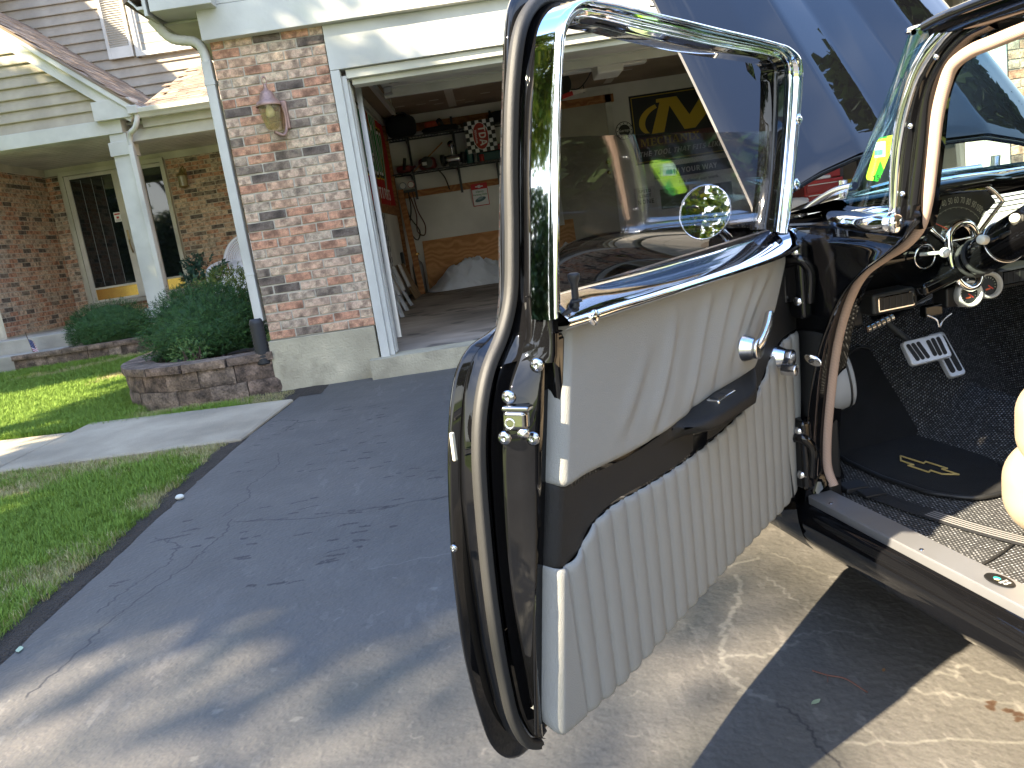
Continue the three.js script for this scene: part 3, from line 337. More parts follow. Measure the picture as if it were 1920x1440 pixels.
// ---------- wicker chair on the porch ----------
{ const t = tag(group('wicker_chair'), 'white wicker armchair with a fan back on the porch', 'chair'); t.position.set(-3.74, 0.80, -11.9); t.rotation.y = -0.35; const wk = std(0.72, 0.72, 0.76, 0.6);
  const ring = (r, rr0) => new THREE.TorusGeometry(r, rr0, 6, 40, Math.PI).scale(1.05, 1, 1).rotateX(-0.2).translate(0, 0.58, -0.22); const l = []; for (let k = 0; k < 9; k++) l.push(ring(0.09 + k * 0.033, 0.009)); for (let k = 0; k <= 34; k++) { const a = k / 34 * Math.PI, c = Math.cos(a), s = Math.sin(a); l.push(bar([c * 0.09 * 1.05, 0.58 + s * 0.09 * 0.98, -0.22 - s * 0.018], [c * 0.35 * 1.05, 0.58 + s * 0.35 * 0.98, -0.22 - s * 0.07], 0.0065, 5)); }
  mesh('backrest', l, wk, t); mesh('rim', [ring(0.365, 0.026)], wk, t);
  for (const s of [-1, 1]) mesh('armrest', [tube([[s * 0.375, 0.6, -0.22], [s * 0.37, 0.57, 0.0], [s * 0.36, 0.5, 0.2], [s * 0.35, 0.3, 0.27]], 0.035, 24, 10), bx(s * 0.36 - 0.01, s * 0.36 + 0.01, 0.15, 0.52, -0.22, 0.22, 0.005)], wk, t);
  mesh('seat', [bx(-0.35, 0.35, 0.33, 0.39, -0.28, 0.27, 0.02, 2), bx(-0.35, 0.35, 0.12, 0.33, 0.24, 0.27, 0.01), bx(-0.35, 0.35, 0.2, 0.62, -0.27, -0.24, 0.01)], wk, t); for (const [x, z] of [[-0.32, 0.24], [0.32, 0.24], [-0.32, -0.25], [0.32, -0.25]]) mesh('leg', bar([x, 0, z], [x, 0.34, z], 0.02), wk, t); }
// small flag on a stick
{ const t = tag(group('garden_flag'), 'tiny striped flag on a stick behind the low garden wall', 'flag'); t.position.set(-6.02, 0.52, -10.3); mesh('stick', bar([0, -0.02, 0], [-0.05, 0.34, 0], 0.005), std(0.1, 0.06, 0.03, 0.8), t);
  const fl = canvas(64, 96, (c) => { c.fillStyle = '#dcdce4'; c.fillRect(0, 0, 64, 96); c.fillStyle = '#9c2030'; for (let x = 0; x < 64; x += 10) c.fillRect(x, 0, 5, 96); c.fillStyle = '#1d2a55'; c.fillRect(0, 0, 44, 56); c.fillStyle = '#dde'; for (let y = 5; y < 54; y += 9) for (let x = 5; x < 42; x += 9) c.fillRect(x, y, 3, 3); });
  const r = []; for (let i = 0; i <= 6; i++) { const q = []; for (let j = 0; j <= 6; j++) q.push([-0.04 + i * 0.013 + j * 0.006, 0.27 - j * 0.030 - i * 0.014, 0.015 * Math.sin(i * 1.3 + j * 0.4)]); r.push(q); } const g = grid(r); const u = g.attributes.uv; for (let i = 0; i <= 6; i++) for (let j = 0; j <= 6; j++) u.setXY(i * 7 + j, j / 6, 1 - i / 6); mesh('cloth', g, std(1, 1, 1, 0.8, { map: fl, side: THREE.DoubleSide }), t); }
// ---------- wall lanterns ----------
{ const t = tag(group('wall_lantern'), 'copper brown coach lantern with amber glass on the brick pier', 'lantern'); const cu = std(0.46, 0.29, 0.23, 0.5, { metalness: 0.5, map: rep(mottle, 6) });
  const cx = -1.42, cy = 2.27, cz = WZ + 0.13; mesh('glass', lathe([[0.028, -0.135], [0.045, -0.12], [0.062, -0.06], [0.072, 0.0], [0.073, 0.035]], 28).translate(cx, cy, cz), phys(0.78, 0.70, 0.45, 0.18, { transmission: 0.9, thickness: 0, ior: 1.45 }), t);
  mesh('cap', lathe([[0.088, 0.022], [0.09, 0.032], [0.082, 0.05], [0.058, 0.07], [0.05, 0.1], [0.04, 0.12], [0.018, 0.135], [0.012, 0.15], [0.016, 0.16], [0.008, 0.17]], 28).translate(cx, cy, cz), cu, t);
  mesh('finial', [new THREE.TorusGeometry(0.022, 0.006, 8, 18).scale(0.7, 1.2, 1).rotateY(0.5).translate(cx, cy + 0.195, cz)], cu, t);
  mesh('arm', [tube([[cx + 0.0, cy - 0.15, cz - 0.02], [cx + 0.05, cy - 0.175, cz - 0.05], [cx + 0.07, cy - 0.13, cz - 0.09], [cx + 0.07, cy + 0.02, cz - 0.09], [cx + 0.045, cy + 0.05, cz - 0.07], [cx, cy + 0.055, cz - 0.05]], 0.013, 40, 8)], cu, t);
  mesh('back_plate', [bx(cx + 0.045, cx + 0.10, cy - 0.13, cy + 0.07, WZ - 0.02, WZ + 0.03, 0.012, 2)], cu, t);
  mesh('bulb', lathe([[0.0, -0.055], [0.026, -0.045], [0.032, -0.02], [0.026, 0.005], [0.016, 0.025], [0.015, 0.05]], 18).translate(cx, cy, cz), phys(0.85, 0.85, 0.85, 0.25), t); }
{ const t = tag(group('porch_lantern'), 'small brass carriage lantern on the porch brick wall', 'lantern'); const x = -4.68, y = 2.82, z = PZ + 0.13; const br = std(0.35, 0.27, 0.12, 0.4, { metalness: 0.8 }); mesh('glass', lathe([[0.07, -0.16], [0.075, 0.0]], 8).translate(x, y, z), phys(0.6, 0.55, 0.35, 0.2, { transmission: 0.6, thickness: 0 }), t); mesh('cap', lathe([[0.09, 0.0], [0.085, 0.02], [0.03, 0.06], [0.02, 0.1], [0.005, 0.12]], 8).translate(x, y, z), br, t); mesh('base', lathe([[0.005, -0.19], [0.08, -0.165], [0.08, -0.155]], 8).translate(x, y, z), br, t); mesh('arm', [tube([[x, y + 0.1, z], [x + 0.02, y + 0.15, z - 0.06], [x + 0.01, y + 0.06, z - 0.12]], 0.01, 16, 6), bx(x - 0.03, x + 0.04, y + 0.0, y + 0.12, PZ - 0.01, PZ + 0.02, 0.006)], br, t); }
// ---------- grass ----------
{ const bl = []; for (let k = 0; k < 6; k++) { const a = rr(0, 6.28), l = rr(0.6, 1.15), w = 0.026, ox = rr(-0.32, 0.32), oz = rr(-0.32, 0.32), bx_ = Math.cos(a), bz = Math.sin(a), lean = rr(0.15, 0.85); const A = [ox - bz * w, 0, oz + bx_ * w], B = [ox + bz * w, 0, oz - bx_ * w], m = [ox + bx_ * lean * 0.35 * l, 0.6 * l, oz + bz * lean * 0.35 * l], T = [ox + bx_ * lean * l, (1 - lean * 0.25) * l, oz + bz * lean * l]; const C = [m[0] - bz * w * 0.7, m[1], m[2] + bx_ * w * 0.7], D = [m[0] + bz * w * 0.7, m[1], m[2] - bx_ * w * 0.7];
    bl.push(...A, ...B, ...D, ...A, ...D, ...C, ...C, ...D, ...T); }
  for (let i = 0; i < bl.length; i += 3) { bl[i] *= 1; }
  const g = new THREE.BufferGeometry(); g.setAttribute('position', new THREE.Float32BufferAttribute(bl, 3)); g.computeVertexNormals();
  const spots = []; const ok = (x, z) => { if (x > drvEdge(z) - 0.05 - 0.09 * fbm(z * 3, 1.7)) return false; if (z < -4.66 + (x + 1.7) * -0.06 - 0.0 && z > -5.62 + (x + 1.6) * 0.1) { const zb = lerp(-4.78, -4.68, clamp((x + 3.2) / 1.6, -3, 1)), zt = lerp(-5.85, -5.62, clamp((x + 3.2) / 1.6, -1, 1)); if (z < zb + 0.01 && z > zt - 0.01) return false; } if (z < -5.98 && x > -3.2 && z < -6.0 + 0.0 && !(z > -6.75 && x < -2.95 - (z + 6.3) * -0.5)) { if (x > -3.42) return false; } if (z < -9.95) return false; return true; };
  let tries = 0; while (spots.length < 165000 && tries++ < 1500000) { const z = 0.6 - 10.6 * Math.pow(rnd(), 1.15), x = rr(-1.5 - Math.max(2.2, Math.abs(z) * 0.66 + 0.9), -1.5); if (ok(x, z)) spots.push([x, z]); }
  const im = new THREE.InstancedMesh(g, phys(0.9, 0.9, 0.9, 0.7, { side: THREE.DoubleSide, specularIntensity: 0.3, transmission: 0.0 }), spots.length); im.name = 'grass'; im.castShadow = im.receiveShadow = true; const m4 = new THREE.Matrix4(), q = new THREE.Quaternion(), Y = new THREE.Vector3(0, 1, 0), c = new THREE.Color();
  spots.forEach(([x, z], i) => { const d = drvX(z) - x, dry = sstep(0.55, 0.72, fbm(x * 1.3, z * 1.3, 3) + 0.22 * sstep(0.5, 0.1, d)), h = rr(0.03, 0.062) * (1 - 0.3 * dry); q.setFromAxisAngle(Y, rr(0, 6.28)); m4.compose(new THREE.Vector3(x, gy(z) - 0.012, z), q, new THREE.Vector3(h * (1 + Math.abs(z) * 0.05), h, h * (1 + Math.abs(z) * 0.05))); im.setMatrixAt(i, m4);
    const k = rr(0.75, 1.25); dry * 0.9 > rnd() ? c.setRGB(0.42 * k, 0.36 * k, 0.17 * k) : c.setRGB(0.180 * k + 0.03 * dry, 0.275 * k, 0.042 * k); im.setColorAt(i, c); });
  scene.add(im); stuff(im); tag(im, 'short green grass of the front lawn', 'grass');
}

// ---------- trees behind and beside the viewer: they dapple the light and show in the paint ----------
function tree(name, label, pos, h, crown, n, leaf, cols, opt = {}) { const t = tag(group(name), label, 'tree', opt.group); t.position.set(...pos);
  const bark = M.bark || (M.bark = std(0.10, 0.075, 0.055, 0.95, { map: rep(mottle, 3, 1), bumpMap: rep(grain, 3, 0.6), bumpScale: 0.02 })); const limbs = [], ends = []; const tr = opt.trunk || h * 0.022; const [cx, cy, cz] = crown.c, [rx, ry, rz] = crown.r;
  limbs.push(tube([[0, -0.3, 0], [0.05, cy * 0.3, 0.03], [cx * 0.3, cy * 0.6, cz * 0.3], [cx * 0.8, cy + ry * 0.4, cz * 0.8]], tr, 14, 9));
  for (let k = 0; k < (opt.limbs || 16); k++) { const a = k * 2.4 + rr(0, 0.5), u = rr(-0.75, 0.85), q = Math.sqrt(1 - u * u) * rr(0.6, 0.95), e = [cx + rx * q * Math.cos(a), cy + ry * u, cz + rz * q * Math.sin(a)], b = cy * rr(0.45, 0.85), s = [cx * 0.4, b, cz * 0.4]; limbs.push(tube([s, [lerp(s[0], e[0], 0.5), lerp(s[1], e[1], 0.6) + 0.2, lerp(s[2], e[2], 0.5)], e], tr * 0.28, 8, 6)); ends.push(e); }
  mesh('trunk', limbs, bark, t);
  const P = []; for (let k = 0; k < 3; k++) { const a = k * 2.1, c = Math.cos(a), s = Math.sin(a), L = 1, w = 0.36, ox = rr(-0.5, 0.5), oy = rr(-0.4, 0.4), oz = rr(-0.5, 0.5), ty = rr(-0.5, 0.5); const A = [ox, oy, oz], B = [ox + c * 0.5 - s * w, oy + ty * 0.4, oz + s * 0.5 + c * w], C = [ox + c * 0.5 + s * w, oy + ty * 0.4 - 0.06, oz + s * 0.5 - c * w], D = [ox + c * L, oy + ty - 0.15, oz + s * L]; P.push(...A, ...C, ...B, ...B, ...C, ...D); }
  const g = new THREE.BufferGeometry(); g.setAttribute('position', new THREE.Float32BufferAttribute(P, 3)); g.computeVertexNormals();
  const im = new THREE.InstancedMesh(g, M.leaf || (M.leaf = phys(1, 1, 1, 0.6, { side: THREE.DoubleSide, transmission: 0.5, thickness: 0, specularIntensity: 0.4 })), n); im.name = 'crown'; im.castShadow = im.receiveShadow = true; const m4 = new THREE.Matrix4(), q = new THREE.Quaternion(), c = new THREE.Color(), e3 = new THREE.Euler();
  for (let i = 0, gd = 0; i < n && gd < n * 40; gd++) { let x, y, z; do { x = rr(-1, 1); y = rr(-1, 1); z = rr(-1, 1); } while (x * x + y * y + z * z > 1); const d = fbm(x * 2.6 + pos[0], y * 2.6 + 3, z * 2.6 + pos[2], 3), thr = opt.gap ?? 0.5; if (d < thr + 0.08 * (rnd() - 0.5)) continue; const rad = Math.sqrt(x * x + y * y + z * z); if (rad < 0.45 && rnd() < 0.6) continue;
    q.setFromEuler(e3.set(rr(-0.7, 0.7), rr(0, 6.28), rr(-0.7, 0.7))); const s = leaf * rr(0.7, 1.35); m4.compose(new THREE.Vector3(cx + x * rx, cy + y * ry, cz + z * rz), q, new THREE.Vector3(s, s, s)); im.setMatrixAt(i, m4); const cc = cols[Math.floor(rnd() * cols.length)], k = rr(0.75, 1.3); im.setColorAt(i, c.setRGB(cc[0] * k, cc[1] * k, cc[2] * k)); i++; im.count = i; }
  stuff(im); t.add(im); return t; }
const maple = [[0.12, 0.19, 0.03], [0.16, 0.22, 0.035], [0.09, 0.15, 0.025], [0.24, 0.25, 0.045]], dark = [[0.03, 0.06, 0.02], [0.045, 0.085, 0.025], [0.06, 0.10, 0.03]];
tree('maple_tree', 'broad leafy maple on the lawn left of the driveway', [-7.4, 0.05, -0.7], 9, { c: [0.4, 5.9, 0.2], r: [2.6, 2.3, 2.5] }, 12000, 0.13, maple, { gap: 0.49 });
tree('maple_tree', 'open crowned maple near the street left of the driveway', [-11.2, -0.2, 4.0], 8, { c: [0.5, 6.6, 0.0], r: [3.4, 1.6, 2.6] }, 2300, 0.14, maple, { gap: 0.562 });
tree('maple_tree', 'slender maple on the lawn between the broad maple and the porch', [-7.4, 0.12, -3.9], 8, { c: [0.2, 5.9, 0.1], r: [2.2, 2.5, 2.1] }, 9500, 0.13, maple, { gap: 0.48 });
tree('maple_tree', 'tall maple on the lawn in front of the porch wing', [-10.9, 0.25, -6.7], 9, { c: [0, 5.8, 0], r: [2.5, 2.3, 2.5] }, 11000, 0.15, maple, { gap: 0.47 });
tree('locust_tree', 'yellow green street tree right behind the driveway mouth', [6.5, -0.3, 9.3], 9, { c: [-1.2, 5.6, 0], r: [3.6, 2.8, 2.8] }, 9000, 0.17, [[0.17, 0.2, 0.035], [0.12, 0.17, 0.03], [0.22, 0.22, 0.05]], { gap: 0.5 });
for (const k of [0, 1, 2, 9, 10]) tree('street_tree', 'dark leafy tree in the row across the street', [-34 + k * 6.6 + rr(-1.5, 1.5), -0.35, 24 + rr(-2, 5)], 10, { c: [0, rr(3.2, 4.2), 0], r: [rr(3, 4.2), rr(2.4, 3.4), rr(2.5, 3.5)] }, 3200, 0.42, dark, { gap: 0.45, group: 'trees across the street', limbs: 8 });
for (let k = 0; k < 7; k++) tree('side_tree', 'dark leafy tree at the far side of the lawn', [-24 + rr(-3, 3), 0, -14 + k * 6 + rr(-1, 1)], 9, { c: [0, rr(4.5, 5.5), 0], r: [3.2, 4.2, 3.4] }, 3200, 0.42, dark, { gap: 0.45, group: 'trees beside the lawn', limbs: 8 });
for (let k = 0; k < 6; k++) tree('hedgerow_tree', 'low round dark green tree in the row right of the driveway', [9.6 + rr(-0.6, 0.8), 0, -13 + k * 2.4 + rr(-0.5, 0.5)], 8, { c: [0, rr(1.4, 1.7), 0], r: [1.6, rr(1.4, 1.7), 1.5] }, 2600, 0.26, dark, { gap: 0.44, group: 'trees right of the driveway', limbs: 8 });
tree('spruce_tree', 'tall dark tree behind the right end of the garage', [12.8, 0.2, -6.3], 12, { c: [0, 9.4, 0], r: [2.6, 2.8, 2.6] }, 7000, 0.4, dark, { gap: 0.42 });
for (let k = 0; k < 3; k++) bush('boundary_shrub', 'sunlit yellow green shrub along the right edge of the driveway', [7.4 + 0.3 * k, 0.75, 1.6 + k * 1.9], [1.1, 1.1, 1.1], 5000, 0.12, [[0.30, 0.30, 0.05], [0.22, 0.26, 0.05], [0.36, 0.33, 0.07]], { aspect: 0.5, group: 'shrubs right of the driveway' });

// ---------- inside the garage ----------
const GZ = -13.1, fl = (z) => lerp(0.40, 0.475, clamp((z + 6.2) / -6.9, 0, 1));
{ const floorTex = tex(512, 512, (x, y) => { const n = tnoise(x, y, 4, 7, 3), s = tnoise(x * 0.3, y, 24, 3, 6), v = 0.74 + 0.5 * (n - 0.5) + 0.18 * (s - 0.5) - 0.2 * sstep(0.62, 0.72, tnoise(x, y, 10, 3, 8)); return [v, v * 0.97, v * 0.93]; });
  mesh('garage_floor', (() => { const r = []; for (const x of [-1.6, 4.6]) { const q = []; for (let j = 0; j <= 6; j++) { const z = lerp(WZ - 0.17, GZ, j / 6); q.push([x, fl(z), z]); } r.push(q); } return grid(r, false, true); })(), std(0.56, 0.50, 0.44, 0.7, { map: rep(floorTex, 0.35, 0.35) }), house);
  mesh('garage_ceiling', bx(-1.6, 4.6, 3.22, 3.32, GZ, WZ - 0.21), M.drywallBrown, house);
  { const l = []; for (const x of [-0.3, 2.1]) l.push(bx(x - 0.06, x + 0.06, 3.216, 3.219, GZ + 0.2, -8.6)); for (let k = 0; k < 26; k++) { const x = rr(-1.3, 3.8), z = rr(-12.8, -9.5); l.push(bx(x - 0.07, x + 0.07, 3.2165, 3.219, z - 0.02, z + 0.02)); } mesh('ceiling_joint_tape', l, std(0.62, 0.55, 0.46, 0.9), house); }
  mesh('garage_rear_wall', bx(-1.6, 4.6, 0.3, 3.22, GZ - 0.15, GZ), M.drywall, house);
  mesh('garage_inner_wall', [bx(-1.598, -1.44, 0.3, 3.22, GZ, WZ - 0.21)], M.drywall, house); mesh('garage_inner_wall', [bx(4.45, 4.70, 0.3, 1.35, GZ, WZ - 0.21), bx(4.45, 4.70, 2.45, 3.22, GZ, WZ - 0.21), bx(4.45, 4.70, 1.35, 2.45, GZ, -12.3), bx(4.45, 4.70, 1.35, 2.45, -10.2, -9.4), bx(4.45, 4.70, 1.35, 2.45, -7.3, WZ - 0.21)], M.drywall, house); for (const z of [-12.3, -9.4]) { const w = group('garage_window', house); mesh('frame', [bx(4.55, 4.6, 1.35, 1.40, z, z + 2.1), bx(4.55, 4.6, 2.40, 2.45, z, z + 2.1), bx(4.55, 4.6, 1.40, 2.40, z, z + 0.05), bx(4.55, 4.6, 1.40, 2.40, z + 2.05, z + 2.1), bx(4.55, 4.6, 1.40, 2.40, z + 1.03, z + 1.08)], M.white, w); mesh('pane', bx(4.572, 4.576, 1.40, 2.40, z + 0.05, z + 2.05), phys(0.97, 0.97, 0.97, 0, { transmission: 1, thickness: 0 }), w); }
  mesh('front_inner_wall', [bx(-1.44, -0.93, 0.3, 3.22, WZ - 0.26, WZ - 0.205), bx(3.72, 4.45, 0.3, 3.22, WZ - 0.26, WZ - 0.205), bx(-0.84, 3.72, 2.5, 3.22, WZ - 0.26, WZ - 0.205)], M.drywall, house);
  mesh('crown_strip', [bx(-1.44, -1.40, 3.10, 3.20, GZ, -8.0)], M.white, house);
  mesh('wall_cleat', [bx(-1.38, 2.2, 2.96, 3.08, GZ, GZ + 0.03)], M.lumber, house); mesh('wall_cleat', [bx(-1.38, 0.9, 1.97, 2.07, GZ, GZ + 0.035)], M.lumber, house); mesh('wall_cleat', bx(-1.44, -1.415, 1.72, 1.92, GZ, -9.0), M.lumber, house); mesh('corner_stud', bx(-1.44, -1.39, 0.47, 3.1, GZ, GZ + 0.12), M.lumber, house); }
{ // raised overhead door and its tracks
  const d = group('overhead_door', house); const dw = std(0.66, 0.64, 0.58, 0.6, { map: rep(mottle, 0.6) });
  for (let k = 0; k < 3; k++) { const z1 = -6.42 - k * 0.5; mesh('panel', [bx(-0.80, 3.68, 2.66, 2.70, z1 - 0.495, z1, 0.006), bx(-0.72, 3.6, 2.645, 2.66, z1 - 0.43, z1 - 0.40), bx(-0.72, 3.6, 2.645, 2.66, z1 - 0.10, z1 - 0.07)], dw, d); }
  mesh('strut', [bx(-0.80, 3.68, 2.58, 2.66, -7.92, -7.87)], M.white, d); for (const x of [-0.85, 3.73]) mesh('track', [bx(x - 0.02, x + 0.02, 2.60, 2.66, -9.0, -6.5), bx(x - 0.003, x + 0.003, 2.66, 3.2, -8.95, -8.9), plank([x, 2.6, -6.5], [x, 0.5, -6.36], 0.04, 0.05)], M.steel, d);
  mesh('hinge', [bx(1.50, 1.58, 2.60, 2.645, -6.98, -6.92, 0.005), bx(-0.78, -0.72, 2.60, 2.65, -7.86, -7.75), bx(-0.7, -0.62, 2.61, 2.645, -7.45, -7.40)], M.steel, d); }
{ const t = tag(group('door_opener'), 'white box of the overhead door opener hanging under the garage ceiling', 'door opener'); mesh('housing', bx(1.39, 1.68, 2.72, 2.90, -9.5, -9.1, 0.02, 2), std(0.7, 0.69, 0.64, 0.5), t); mesh('rail', bx(1.51, 1.55, 2.84, 2.88, -9.1, -6.6), M.steel, t); mesh('arm', [plank([1.53, 2.84, -8.1], [1.53, 2.66, -7.9], 0.03, 0.01)], M.darkSteel, t); mesh('hanger', [bx(1.41, 1.43, 2.9, 3.22, -9.3, -9.28), bx(1.63, 1.65, 2.9, 3.22, -9.3, -9.28)], M.steel, t); }
{ const t = tag(group('shop_light'), 'long white tube light under the garage ceiling', 'ceiling light'); mesh('body', bx(0.85, 2.05, 2.86, 2.92, -9.75, -9.62, 0.015), std(0.75, 0.74, 0.7, 0.4), t); mesh('hanger', [bar([1.0, 2.92, -9.68], [1.0, 3.22, -9.68], 0.004), bar([1.95, 2.92, -9.68], [1.95, 3.22, -9.68], 0.004)], M.steel, t); }
{ const t = tag(group('cord_reel'), 'round black cord reel hanging from the garage ceiling', 'cord reel'); mesh('drum', aim(lathe([[0.02, -0.06], [0.15, -0.06], [0.155, -0.05], [0.12, -0.03], [0.12, 0.03], [0.155, 0.05], [0.15, 0.06], [0.02, 0.06]], 28), [1.10, 2.90, -10.5], [0.3, 0, 1]), M.blackPlastic, t); mesh('bracket', bx(1.06, 1.14, 3.0, 3.22, -10.53, -10.47), M.darkSteel, t); mesh('cord', [tube([[1.22, 2.82, -10.45], [1.32, 2.80, -10.4], [1.40, 2.84, -10.2], [1.46, 2.93, -9.6], [1.46, 2.90, -9.5]], 0.007, 24, 6), tube([[1.38, 2.82, -10.3], [1.385, 2.77, -10.3], [1.38, 2.73, -10.3]], 0.006, 8, 6)], M.blackPlastic, t); }
{ const t = tag(group('work_light'), 'red handled work light hanging below the cord reel', 'work light'); mesh('handle', [plank([1.02, 2.70, -10.3], [1.24, 2.745, -10.3], 0.05, 0.05, [0, 0, 1])], M.redPaint, t); mesh('guard', plank([1.24, 2.745, -10.3], [1.40, 2.755, -10.3], 0.04, 0.035, [0, 0, 1]), std(0.5, 0.45, 0.4, 0.4), t); }
{ // door in the rear wall
  const d = group('rear_door', house); mesh('frame', [bx(2.06, 2.16, 0.5, 3.16, GZ, GZ + 0.03, 0.004), bx(1.1, 2.16, 3.08, 3.17, GZ, GZ + 0.032, 0.004), bx(1.1, 1.18, 0.5, 3.08, GZ, GZ + 0.03)], M.white, d); mesh('leaf', bx(1.18, 2.06, 0.5, 3.08, GZ, GZ + 0.015), std(0.50, 0.46, 0.36, 0.6, { map: rep(mottle, 0.5) }), d); for (const y of [1.90, 2.06]) mesh('knob', aim(lathe([[0.03, 0], [0.03, 0.02], [0.015, 0.03], [0.028, 0.05], [0.0, 0.065]], 16), [1.99, y, GZ + 0.015], [0, 0, 1]), M.brass, d); }
// flat printed things
function poster(name, label, cat, w, h, pos, ry, tx, rough = 0.6, rz = 0) { const g = bx(-w / 2, w / 2, -h / 2, h / 2, -0.004, 0); const pl = new THREE.PlaneGeometry(w, h).translate(0, 0, 0.0015); const t = tag(group(name), label, cat); mesh('backing', g, M.blackPlastic, t); mesh('print', pl, std(0.85, 0.85, 0.85, rough, { map: tx }), t); t.position.set(...pos); t.rotation.set(0, ry, rz); return t; }
const checks = (c, x, y, nx, ny, s, a = '#eee', b = '#111') => { for (let i = 0; i < nx; i++) for (let j = 0; j < ny; j++) { c.fillStyle = (i + j) % 2 ? a : b; c.fillRect(x + i * s, y + j * s, s, s); } };
{ // red banner on the left wall
  const tx = canvas(768, 320, (c, w, h) => { c.fillStyle = '#c01818'; c.fillRect(0, 0, w, h); for (let i = 0; i < 60; i++) { c.fillStyle = `rgba(120,10,12,${rnd() * 0.12})`; c.fillRect(rnd() * w, 0, 4 + rnd() * 20, h); }
    c.font = 'bold 290px sans-serif'; c.textBaseline = 'alphabetic'; c.save(); c.transform(0.60, -0.02, -0.06, 0.92, 0, 0); c.lineJoin = 'round'; for (const [col, lw] of [['#e8c81a', 60], ['#101010', 48], ['#f4f4f0', 26]]) { c.strokeStyle = col; c.lineWidth = lw; c.strokeText("O'Reilly", 50, 238); } c.fillStyle = '#0c8a3c'; c.fillText("O'Reilly", 50, 238); c.restore(); c.fillStyle = '#f2f2ee'; c.font = 'bold 58px sans-serif'; c.fillText('AUTO PARTS', 330, 300); });
  const r = []; for (let i = 0; i <= 24; i++) { const q = []; for (let j = 0; j <= 8; j++) q.push([0.012 * Math.sin(i * 0.9) * (j / 8) + 0.006 * Math.sin(i * 2.3 + j), 3.06 - j / 8 * 1.2 - 0.03 * Math.sin(i / 24 * 3.14159), -9.4 - i / 24 * 3.3]); r.push(q); } const g = grid(r); const u = g.attributes.uv; for (let i = 0; i <= 24; i++) for (let j = 0; j <= 8; j++) u.setXY(i * 9 + j, i / 24, 1 - j / 8);
  const t = tag(group('wall_banner'), 'red cloth banner with green and white lettering on the garage side wall', 'banner'); t.position.x = -1.405; mesh('cloth', g, std(0.9, 0.9, 0.9, 0.85, { map: tx, side: THREE.DoubleSide }), t); }
poster('checkered_poster', 'grey poster with a checkered edge low on the garage side wall', 'poster', 1.2, 0.75, [-1.43, 1.33, -10.75], Math.PI / 2, canvas(256, 160, (c, w, h) => { c.fillStyle = '#4c4e52'; c.fillRect(0, 0, w, h); checks(c, w - 48, 0, 3, 10, 16); c.fillStyle = '#cfd0d2'; for (let y = 20; y < 130; y += 36) { c.font = 'bold 26px sans-serif'; c.fillText(['RACING', 'NIGHT', 'TRACK'][(y / 36) | 0] || '', 60, y + 24); } c.strokeStyle = '#aaa'; c.strokeRect(50, 60, 90, 40); }));
poster('oval_sign', 'checkered metal sign with a red oval hanging from the upper shelf', 'sign', 0.46, 0.47, [0.055, 2.70, -12.70], 0, canvas(256, 256, (c, w, h) => { checks(c, 0, 0, 8, 8, 32); c.fillStyle = '#b02a22'; c.beginPath(); c.ellipse(128, 128, 66, 108, 0, 0, 7); c.fill(); c.strokeStyle = '#eee'; c.lineWidth = 5; c.stroke(); c.save(); c.translate(128, 128); c.rotate(Math.PI / 2); c.fillStyle = '#f0eee8'; c.font = 'bold 84px sans-serif'; c.textAlign = 'center'; c.fillText('TDA', 0, 14); c.font = 'bold 26px serif'; c.fillText('Winston', 0, 48); c.restore(); }), 0.4, 0.02);
poster('red_topped_card', 'small white card with a red top on the rear garage wall', 'sign', 0.26, 0.35, [-0.09, 1.86, GZ + 0.04], 0, canvas(128, 176, (c, w, h) => { c.fillStyle = '#e9eaea'; c.fillRect(0, 0, w, h); c.fillStyle = '#c4262c'; c.fillRect(0, 0, w, 46); c.fillRect(0, h - 6, w, 6); c.fillRect(0, 0, 5, h); c.fillRect(w - 5, 0, 5, h); c.fillStyle = '#d8d8d8'; c.fillRect(34, 20, 60, 10); c.fillRect(54, 14, 20, 22); c.fillStyle = '#2f7a3c'; c.font = 'bold 20px serif'; c.textAlign = 'center'; c.fillText('Chevy', 64, 72); c.font = 'bold 17px serif'; c.fillText('Parking Only', 64, 94); c.fillStyle = '#4e6a70'; c.beginPath(); c.ellipse(62, 126, 44, 16, -0.25, 0, 7); c.fill(); c.fillStyle = '#8fa5aa'; c.beginPath(); c.ellipse(62, 116, 24, 10, -0.25, 0, 7); c.fill(); }));
poster('glove_banner', 'black banner with a big yellow letter mark on the rear garage wall', 'banner', 2.05, 1.06, [3.46, 2.47, GZ + 0.008], 0, canvas(820, 424, (c, w, h) => { c.fillStyle = '#0c0c0c'; c.fillRect(0, 0, w, h); c.strokeStyle = '#b89a1a'; c.lineWidth = 5; c.strokeRect(14, 14, w - 28, h - 28);
  c.fillStyle = '#c8a41c'; const P = (a) => { c.beginPath(); a.forEach(([x, y], i) => i ? c.lineTo(x, y) : c.moveTo(x, y)); c.closePath(); c.fill(); }; P([[170, 40], [300, 40], [370, 160], [470, 40], [700, 40], [640, 245], [500, 245], [560, 90], [400, 245], [330, 245], [250, 90], [200, 245], [120, 245], [190, 62], [168, 62]]); c.beginPath(); c.moveTo(160, 70); c.bezierCurveTo(40, 100, 20, 200, 80, 236); c.lineTo(110, 240); c.bezierCurveTo(60, 190, 90, 120, 170, 92); c.fill();
  c.fillStyle = '#5a2a2e'; c.fillRect(20, 258, w - 40, 70); c.fillStyle = '#c8a41c'; c.font = 'bold 66px serif'; c.fillText('MECHANIX', 40, 316); c.fillStyle = '#1c1a1c'; c.fillRect(20, 330, w - 40, 60); c.fillStyle = '#cfcac6'; c.font = 'italic bold 44px sans-serif'; c.fillText('THE TOOL THAT FITS LIKE A GLOVE', 24, 378, 770); }), 0.5);
